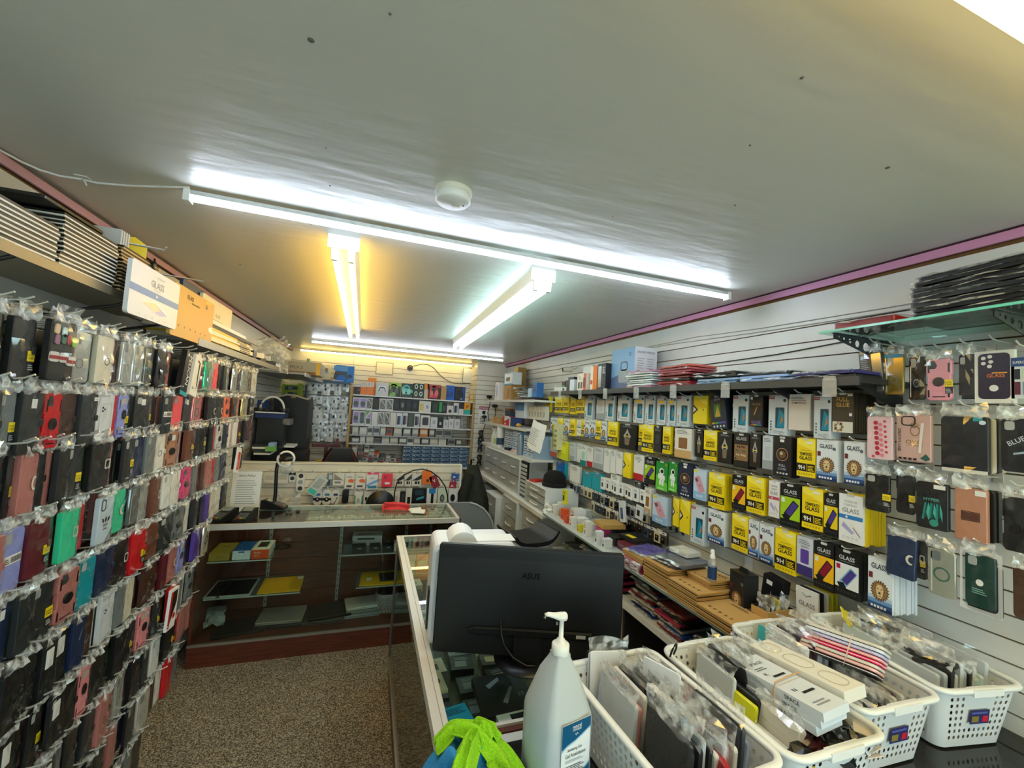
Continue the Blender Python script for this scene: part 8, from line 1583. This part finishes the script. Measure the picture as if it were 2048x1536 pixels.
# ------------------------------------------------------------------ white baskets with round holes
def basket_meshes():
 w0, l0, w1, l1, h = .245, .375, .300, .435, .195     # bottom and rim sizes
 b = MB(); a = m('#e3e4e1', .38)
 def P(side, u, v):
  W = (w0 + (w1 - w0) * v) / 2; L = (l0 + (l1 - l0) * v) / 2; z = .004 + v * (h - .012); c = .030
  # rounded rectangle walked by u within one of 4 straight sides, corners added apart
  if side == 0: return (-W + c + u * (2 * W - 2 * c), -L, z)
  if side == 1: return (W, -L + c + u * (2 * L - 2 * c), z)
  if side == 2: return (W - c - u * (2 * W - 2 * c), L, z)
  return (-W, L - c - u * (2 * L - 2 * c), z)
 for s in range(4):
  nc = 11 if s in (0, 2) else 18; nr = 7
  for i in range(nc):
   for j in range(nr + 2):
    u0, u1 = i / nc, (i + 1) / nc
    v0, v1 = j / (nr + 2), (j + 1) / (nr + 2)
    if j == nr + 1 or j == 0 or (s == 0 and 3 <= i <= 7 and 3 <= j <= 6) or (s in (0, 2) and 3 <= i <= 7 and j == nr):
     b.add([P(s, u0, v0), P(s, u1, v0), P(s, u1, v1), P(s, u0, v1)], [(0, 1, 2, 3)], a); continue
    k = 8; off = .25 * (1 if (i + j) % 2 else -1) * 0
    ring = [(u0 + (u1 - u0) * (.5 + .25 * math.cos(2 * PI * q / k + PI / 8)), v0 + (v1 - v0) * (.5 + .30 * math.sin(2 * PI * q / k + PI / 8))) for q in range(k)]
    edge = [(u1, (v0 + v1) / 2 + (v1 - v0) * .25), ((u0 + u1) / 2 + (u1 - u0) * .25, v1), ((u0 + u1) / 2 - (u1 - u0) * .25, v1), (u0, (v0 + v1) / 2 + (v1 - v0) * .25), (u0, (v0 + v1) / 2 - (v1 - v0) * .25), ((u0 + u1) / 2 - (u1 - u0) * .25, v0), ((u0 + u1) / 2 + (u1 - u0) * .25, v0), (u1, (v0 + v1) / 2 - (v1 - v0) * .25)]
    cor = {0: (u1, v1), 2: (u0, v1), 4: (u0, v0), 6: (u1, v0)}
    pts = [P(s, *p) for p in ring] + [P(s, *p) for p in edge]; fs = []
    for q in range(k): fs.append((k + q, k + (q + 1) % k, (q + 1) % k, q))
    base = len(pts)
    for q, cc in cor.items(): pts.append(P(s, *cc)); fs.append((k + q, len(pts) - 1, k + (q + 1) % k))
    b.add(pts, fs, a)
 # rounded corners
 for sx, sy, a0 in ((1, -1, -90), (1, 1, 0), (-1, 1, 90), (-1, -1, 180)):
  k = 5
  for j in range(6):
   vs = []
   for v in (j / 6, (j + 1) / 6):
    W = (w0 + (w1 - w0) * v) / 2; L = (l0 + (l1 - l0) * v) / 2; z = .004 + v * (h - .012)
    for q in range(k + 1):
     g = math.radians(a0 + 90 * q / k); vs.append((sx * (W - .03) + .03 * math.cos(g), sy * (L - .03) + .03 * math.sin(g), z))
   b.add(vs, [(q, q + 1, k + 2 + q, k + 1 + q) for q in range(k)], a, True)
 b.box(-w0 / 2 + .02, w0 / 2 - .02, -l0 / 2 + .02, l0 / 2 - .02, 0, .004, a); b.flat
 floor_ = [(x, y, .004) for x, y in rrect(0, 0, w0, l0, .03)]
 b.add(floor_, [tuple(range(len(floor_)))], a)
 rim = MB(); rp = rrect(0, 0, w1, l1, .034, 6); rp.append(rp[0])
 prof = [(0, -.014), (.012, -.010), (.015, -.002), (.012, .003), (.0, .004), (-.003, -.002)]
 n = len(rp) - 1; vs = []
 for (x, y) in rp[:-1]:
  d = Vector((x, y)); nx, ny = (abs(x) > w1 / 2 - .034) * (1 if x > 0 else -1), (abs(y) > l1 / 2 - .034) * (1 if y > 0 else -1)
  cxx = max(-w1 / 2 + .034, min(w1 / 2 - .034, x)); cyy = max(-l1 / 2 + .034, min(l1 / 2 - .034, y)); o = Vector((x - cxx, y - cyy)); o = o.normalized() if o.length > 1e-6 else Vector((0, 0))
  dip = 0
  for (r_, z_) in prof: vs.append((x + o.x * r_, y + o.y * r_, h - .006 + z_))
 kk = len(prof)
 fs = [(i * kk + q, ((i + 1) % n) * kk + q, ((i + 1) % n) * kk + (q + 1) % kk, i * kk + (q + 1) % kk) for i in range(n) for q in range(kk)]
 rim.add(vs, fs, m('#e9eae6', .35), True)
 lip = MB()
 lip2 = MB()
 for s, q in ((-1, lip), (1, lip2)): q.box(-.055, .055, s * (l1 / 2 + .006) - .010, s * (l1 / 2 + .006) + .010, h - .022, h - .003, m('#e9eae6', .35))
 labl = MB(); W = l0 / 2 + (l1 - l0) / 2 * .5
 labl.add([(-.036, -W - .0055, .080), (.036, -W - .0055, .080), (.036, -W - .0095, .122), (-.036, -W - .0095, .122)], [(0, 1, 2, 3)], m('#2a2f66', .4)).add([(.010, -W - .0068, .086), (.030, -W - .0068, .086), (.030, -W - .0088, .104), (.010, -W - .0088, .104)], [(0, 1, 2, 3)], m('#d02038', .4)).add([(-.030, -W - .0068, .086), (-.004, -W - .0068, .086), (-.004, -W - .0088, .104), (-.030, -W - .0088, .104)], [(0, 1, 2, 3)], m('#8a7a3a', .4)).add([(-.030, -W - .0085, .110), (.028, -W - .0085, .110), (.028, -W - .0092, .116), (-.030, -W - .0092, .116)], [(0, 1, 2, 3)], m('#5a64a8', .4))
 return [(None, b.mesh('basket')), ('rim', rim.mesh('rim')), ('handle_lip', lip.mesh('handle_lip')), ('handle_lip', lip2.mesh('handle_lip')), ('printed_label', labl.mesh('printed_label'))]
BK = basket_meshes()
BASK = [((.765, .915), 3, 'white basket nearest the sanitizer jug, full of bagged cases'), ((1.105, .915), 0, 'second white basket with banded white boxes on top'), ((1.45, .975), -2, 'third white basket with a banded bundle of bright slim cases'), ((1.815, .955), -9, 'white basket against the slat wall full of clear bags')]
for (x, y), rz, lab_ in BASK:
 thing('plastic_basket', lab_, 'basket', BK, (x, y, CZ + .0008), math.radians(rz))
def upright(name, label, cat, bx, u, v, w_, h, t, col, lean=0, bag='F', word=None, z=.01, yaw=0, group='bagged cases in the baskets', head=True):
 """thin pack standing on edge in basket bx; u across (m), v along (m); its plane runs along the basket"""
 (cx, cy), rz, _ = BASK[bx]; a = math.radians(rz)
 x = cx + u * math.cos(a) - v * math.sin(a); y = cy + u * math.sin(a) + v * math.cos(a)
 b = MB().prism(rrect(0, h / 2, w_, h, .008), 0, t, m(col, .35), .002)
 p = [(None, b)]
 if bag:
  s = MB().sheet(-w_ / 2 - .01, w_ / 2 + .01, -.0, h + .004, 4, 5, -.004, .003, FILM, R)
  if head: s.sheet(-w_ / 2 - .004, w_ / 2 + .004, h - .004, h + R.uniform(.026, .05), 5, 3, -.001, .006, FILM if R.random() < .3 else HEAD, R, False)
  if word: s.text(word, 0, h + .012, .014, -.014, BLACK, w_ * .9)
  p.append(('clear_bag', s))
 return thing(name, label, cat, p, (x, y, CZ + z), a - PI / 2 + yaw, 0, 0, group) if lean == 0 else thing(name, label, cat, p, (x, y, CZ + z), a - PI / 2 + yaw, lean, 0, group)
FILLC = [[('#16181b', 'black'), ('#d2d4d2', 'white'), ('#3a3e44', 'charcoal'), ('#c9d0d2', 'clear'), ('#1c2026', 'black'), ('#c4888a', 'pink'), ('#aeb6ba', 'silver'), ('#dcdad4', 'white'), ('#22262b', 'black')],
         [('#cfd2d2', 'clear'), ('#18191c', 'black'), ('#dcdbd6', 'white'), ('#c8cccc', 'clear'), ('#d8c8c0', 'blush'), ('#dcdcd8', 'white')],
         [('#dadcdc', 'white'), ('#c4c9ca', 'clear'), ('#1a1c20', 'black'), ('#dfe0de', 'white'), ('#3a1c26', 'plum')],
         [('#c4c9ca', 'clear'), ('#d8dad6', 'white'), ('#a8b0b2', 'grey'), ('#cfdad6', 'pale mint'), ('#1c1f22', 'black')]]
BN = ['jug side', 'second', 'third', 'wall side']
for bx in range(4):
 for seg, v in enumerate((-.092, .082)):
  for i in range(11):
   u = -.086 + i * .0172
   pass
   c, cn = FILLC[bx][(i * 2 + seg * 3) % len(FILLC[bx])]
   hh = R.uniform(.172, .222)
   if bx in (1, 2) and seg == 0: hh = R.uniform(.115, .150)
   upright('bagged_case', '%s bagged case, %s across in the %s row of the %s basket' % (cn, ORD[i], ('near', 'far')[seg], BN[bx]), 'phone case', bx, u + R.uniform(-.003, .003), v + R.uniform(-.006, .006), .138 if seg == 0 else .142, hh, .011, c, R.uniform(-.10, -.05), i % 4 != 1,
     '*Fashion case' if bx == 0 and i in (7, 9) else None, .012, R.uniform(-.03, .03))
# eye-catching pieces on top of the baskets
def lying(name, label, cat, x, y, z, w_, l, t, c, rz=0, rx=0, ry=0, extra=None, bag=None):
 b = MB().box(-w_ / 2, w_ / 2, -l / 2, l / 2, 0, t, m(c, .4)); p = [(None, b)]
 if extra:
  f = MB(); f.T = Matrix(((1, 0, 0, 0), (0, 0, 1, 0), (0, -1, 0, t), (0, 0, 0, 1))); extra(f); p.append(('printed_top', f))
 if bag: p.append(('clear_bag', bag))
 return thing(name, label, cat, p, (x, y, z), rz, rx, ry)
tz = CZ + .178
for i in range(3):
 f = MB(); f.T = Matrix(((0, 0, 0, 0),) * 4)
 o = lying('boxed_charger', '%s grey white boxed charger from the bottom of the banded stack' % ORD[i], 'box', 1.125 + .003 * (i % 2), .865 - .008 * i, tz - .002 + i * .0215, .095, .255, .021, '#d3d9de', math.radians(2), math.radians(-6), math.radians(-5), (lambda f: (f.text('SPACE', -.0, .085, .012, -.0008, m('#4a5056', .5), .05), f.rect(-.012, .030, .02, .028, -.0008, BLACK), f.rect(-.012, .030, -.060, -.052, -.0008, BLACK), f.lines(-.03, .01, .06, .075, 2, -.0008, m('#6a7076', .5)), f.text('K', -.02, .035, .012, -.0008, BLACK), f.text('N', -.02, -.045, .012, -.0008, BLACK), f.lines(-.03, .02, -.105, -.085, 2, -.0008, m('#8a9096', .5)))) if i == 2 else None)
 sd = MB(); sd.T = Matrix(((0, 1, 0, -.0475), (-1, 0, 0, 0), (0, 0, 1, 0), (0, 0, 0, 1)))
 sd.text('SPACE', .05, .005, .010, -.0008, m('#2a2e33', .5), .06); sd.lines(-.11, -.02, .004, .017, 3, -.0008, m('#8a9298', .5))
 link('printed_side', sd.mesh('printed_side'), o)
thing('rubber_band', 'tan rubber band round the grey white boxed chargers', 'rubber band', MB().tube([Vector(p_) for p_ in ((1.074, .845, tz - .004), (1.0755, .845, tz + .055), (1.078, .846, tz + .066), (1.125, .85, tz + .071), (1.172, .852, tz + .075))], .0022, m('#c9a070', .6), 5))
lying('watch_box', 'long cream box with rounded outlines beside the banded chargers', 'box', 1.222, .875, tz + .050, .085, .27, .030, '#e2ddcf', math.radians(2), math.radians(-6), math.radians(-3), lambda f: [f.frame(rrect(0, z_, .05, l_, .024, 5), rrect(0, z_, .046, l_ - .004, .022, 5), -.0008, m('#b9b2a0', .5)) for z_, l_ in ((.095, .06), (.01, .08), (-.085, .07))])
lying('foam_block', 'cream support block wedged under the long cream box', 'box', 1.222, .83, tz - .012, .07, .10, .055, '#d9d2c2', math.radians(2), math.radians(-6))
for i in range(4): lying('paper_tag', '%s cream folded tag in the fan under the long cream box' % ORD[i], 'tag', 1.235 + .004 * i, .725 + .002 * i, CZ + .125 + .016 * i, .06, .05, .002, '#dccfc0', .2 * i, math.radians(-18 + 6 * i), .1)
for i, c in enumerate(('#131416', '#3a1418', '#17181a', '#101113')):
 b = MB().sheet(-.05, .05, -.03, .03, 5, 4, 0, .012, m(c, .2), R, False, .02); b.box(-.03, .035, -.016, -.014, -.02, -.016, YEL)
 thing('bagged_cable', '%s dark glossy bagged cable in the near end of the second basket' % ORD[i], 'cable', b, (1.04 + .055 * i, .745 + .01 * (i % 2), CZ + .130 + .008 * i), .4 * i, -1.0)
SL = [('#17191b', 'black'), ('#e3a29a', 'peach'), ('#cfc9ba', 'beige'), ('#e01258', 'hot pink'), ('#e58c8c', 'coral pink'), ('#a7a4d0', 'lavender'), ('#cfd8e8', 'ice blue'), ('#c8c2ae', 'sand')]
for i, (c, cn) in enumerate(SL):
 b = MB(); b.T = Matrix(((0, 0, 1, 0), (1, 0, 0, 0), (0, 1, 0, 0), (0, 0, 0, 1)))
 b.T = Matrix(((1, 0, 0, 0), (0, 0, 1, 0), (0, -1, 0, .009), (0, 0, 0, 1)))
 b.prism(rrect(0, 0, .085, .21, .022, 5), 0, .009, m(c, .35), .002); b.prism(rrect(0, 0, .0855, .2105, .022, 5), .0035, .0055, m('#e9dcd6', .4))
 th = math.radians(-32)
 thing('slim_case', '%s slim case in the banded bundle on the third basket' % cn, 'phone case', b, (1.475 + i * .0098 * math.sin(-th) * .0 + i * .0058, .945, CZ + .182 + i * .0100), math.radians(12), math.radians(-5), math.radians(28), 'banded slim cases')
thing('rubber_band', 'pale rubber bands round the bright slim case bundle', 'rubber band', MB().tube([(1.428, .90, CZ + .205), (1.442, .90, CZ + .232), (1.466, .90, CZ + .290), (1.472, .90, CZ + .296)], .0018, m('#e0bfa8', .6), 5).tube([(1.455, .985, CZ + .205), (1.462, .985, CZ + .232), (1.486, .985, CZ + .292)], .0018, m('#e0bfa8', .6), 5))
upright('bagged_case', 'glossy bag with plum charm at the near end of the third basket', 'phone case', 2, .0, -.125, .10, .165, .03, '#4a1a28', -.5, True, 'CASE', .012, .3, None)
upright('teal_pack', 'flat teal accessory card standing in the third basket', 'card', 2, -.075, .135, .115, .192, .003, '#3aa8ac', -.12, None, None, .012, .05, None)
upright('accessory_card', 'white perforated accessory card beside the teal one', 'card', 2, -.045, .12, .12, .20, .004, '#e2e4e4', -.12, None, None, .012, .05, None)
upright('accessory_card', 'thin clear film card resting across the second basket', 'card', 1, .06, .12, .14, .205, .004, '#d9d8d2', -.25, True, None, .012, .1, None)
upright('beige_case', 'beige rounded case with black camera end in the second basket', 'phone case', 1, -.04, .15, .10, .185, .012, '#d8c3b2', -.1, True, None, .012, .1, None)
upright('belt_clip_pack', 'black and yellow belt clip pack in the second basket', 'accessory', 1, -.085, .03, .16, .178, .016, '#14161a', -.15, None, None, .012, 0, None)
upright('belt_clip_pack', 'lime yellow edged pack beside the black clip pack', 'accessory', 1, -.100, .02, .15, .168, .010, '#d8d820', -.15, None, None, .012, 0, None)
upright('cream_pack', 'cream blister box near the front of the second basket', 'accessory', 1, -.085, -.095, .12, .178, .024, '#dcd6cc', -.2, True, None, .012, 0, None)
upright('boxed_case', 'white case box with red end standing tall in the jug side basket', 'phone case', 0, -.015, -.02, .165, .198, .024, '#e6e4e0', -.12, None, None, .012, .05, None)
o = bpy.data.objects[[q.name for q in bpy.data.objects if q.name.startswith('boxed_case')][-1]]
link('printed_end', MB().box(.0826, .0832, .0, .024, .0, .198, RED).mesh('printed_end'), o)
link('printed_front', MB().rect(-.082, .060, .01, .165, -.0006, m('#15181c', .3)).text('PHONE CASE', -.01, .175, .012, -.001, BLACK, .11).mesh('printed_front'), o)
upright('white_card', 'blank white card standing highest in the jug side basket', 'card', 0, .035, .045, .11, .245, .002, '#e6e7e8', -.04, None, None, .012, .35, None)
upright('white_card', 'white header card at the far end of the jug side basket', 'card', 0, -.04, .16, .11, .222, .002, '#dfe0e0', -.1, None, None, .012, 1.3, None)
upright('frosted_bag', 'frosted zip bag standing at the far end of the jug side basket', 'bag', 0, -.03, .19, .12, .215, .004, '#d3d7d8', 0, True, None, .012, 1.4, None)
upright('holo_pack', 'rainbow foil packet in the far row of the jug side basket', 'accessory', 0, -.085, .10, .12, .186, .006, '#b9c4d8', -.1, True, None, .012, .1, None)
upright('holo_pack', 'rainbow foil packet at the near end of the jug side basket', 'accessory', 0, .098, -.10, .10, .165, .006, '#a8b8e0', -.2, True, None, .012, .1, None)
upright('red_case', 'red edged white bumper case at the near end of the jug side basket', 'phone case', 0, -.02, -.12, .11, .182, .014, '#b81f2c', -.3, True, None, .012, -.4, None)
thing('carabiner', 'black carabiner clip hanging over the second basket edge', 'clip', MB().tube([(.014 * math.cos(a * PI / 6), 0, .026 * math.sin(a * PI / 6)) for a in range(13)], .003, BLACK, 6), (.955, 1.09, CZ + .205), .4, .3)
thing('yellow_charm', 'yellow flower shaped tag in the wall side basket', 'tag', MB().prism([(.03 * (1 + .25 * math.sin(a * 5 * PI / 12)) * math.cos(a * PI / 12), .03 * (1 + .25 * math.sin(a * 5 * PI / 12)) * math.sin(a * PI / 12)) for a in range(24)], 0, .004, m('#dcc81c', .4)), (1.765, 1.10, CZ + .222), .4, -.5)
thing('black_buckle', 'flat black strap buckle lying in the wall side basket', 'buckle', MB().box(-.03, .03, -.05, .05, 0, .012, m('#0e0f11', .5)).box(-.02, .02, .05, .065, 0, .010, m('#0e0f11', .5)), (1.83, 1.03, CZ + .214), -.3, -.15)
thing('black_buckle', 'ribbed black plastic clip on the near packs of the wall side basket', 'buckle', MB().box(-.026, .026, -.05, .05, 0, .012, m('#0b0c0d', .6)).box(-.02, .02, -.04, -.03, .012, .016, BLACK).box(-.02, .02, -.01, .0, .012, .016, BLACK).box(-.02, .02, .02, .03, .012, .016, BLACK), (1.775, .845, CZ + .196), .2, -.25, .1)
upright('mint_box', 'pale mint box at the near end of the wall side basket', 'box', 3, .05, -.10, .12, .165, .03, '#b9d4cb', -.1, None, None, .012, 0, None)
upright('white_card', 'pale wide bag header standing against the slat wall in its basket', 'card', 3, .085, .06, .15, .225, .002, '#d8dbe0', -.1, None, None, .012, .1, None)
thing('film_heap', 'crumpled clear film heap on the wall side basket', 'film', [(None, MB().sheet(-.10, .10, -.07, .08, 5, 5, 0, .016, FILM, R, False, .03)), ('inner_film', MB().sheet(-.09, .09, -.07, .08, 5, 4, .02, .012, HEAD, R, False, .02))], (1.84, .97, CZ + .222), -.2, -1.35)
thing('film_heap', 'crumpled clear film heap on the third basket by the bright bundle', 'film', MB().sheet(-.06, .06, -.06, .06, 5, 5, 0, .012, FILM, R, False, .02), (1.40, 1.07, CZ + .205), -.1, -1.3)
# counts for anything too dense are kept as stuff
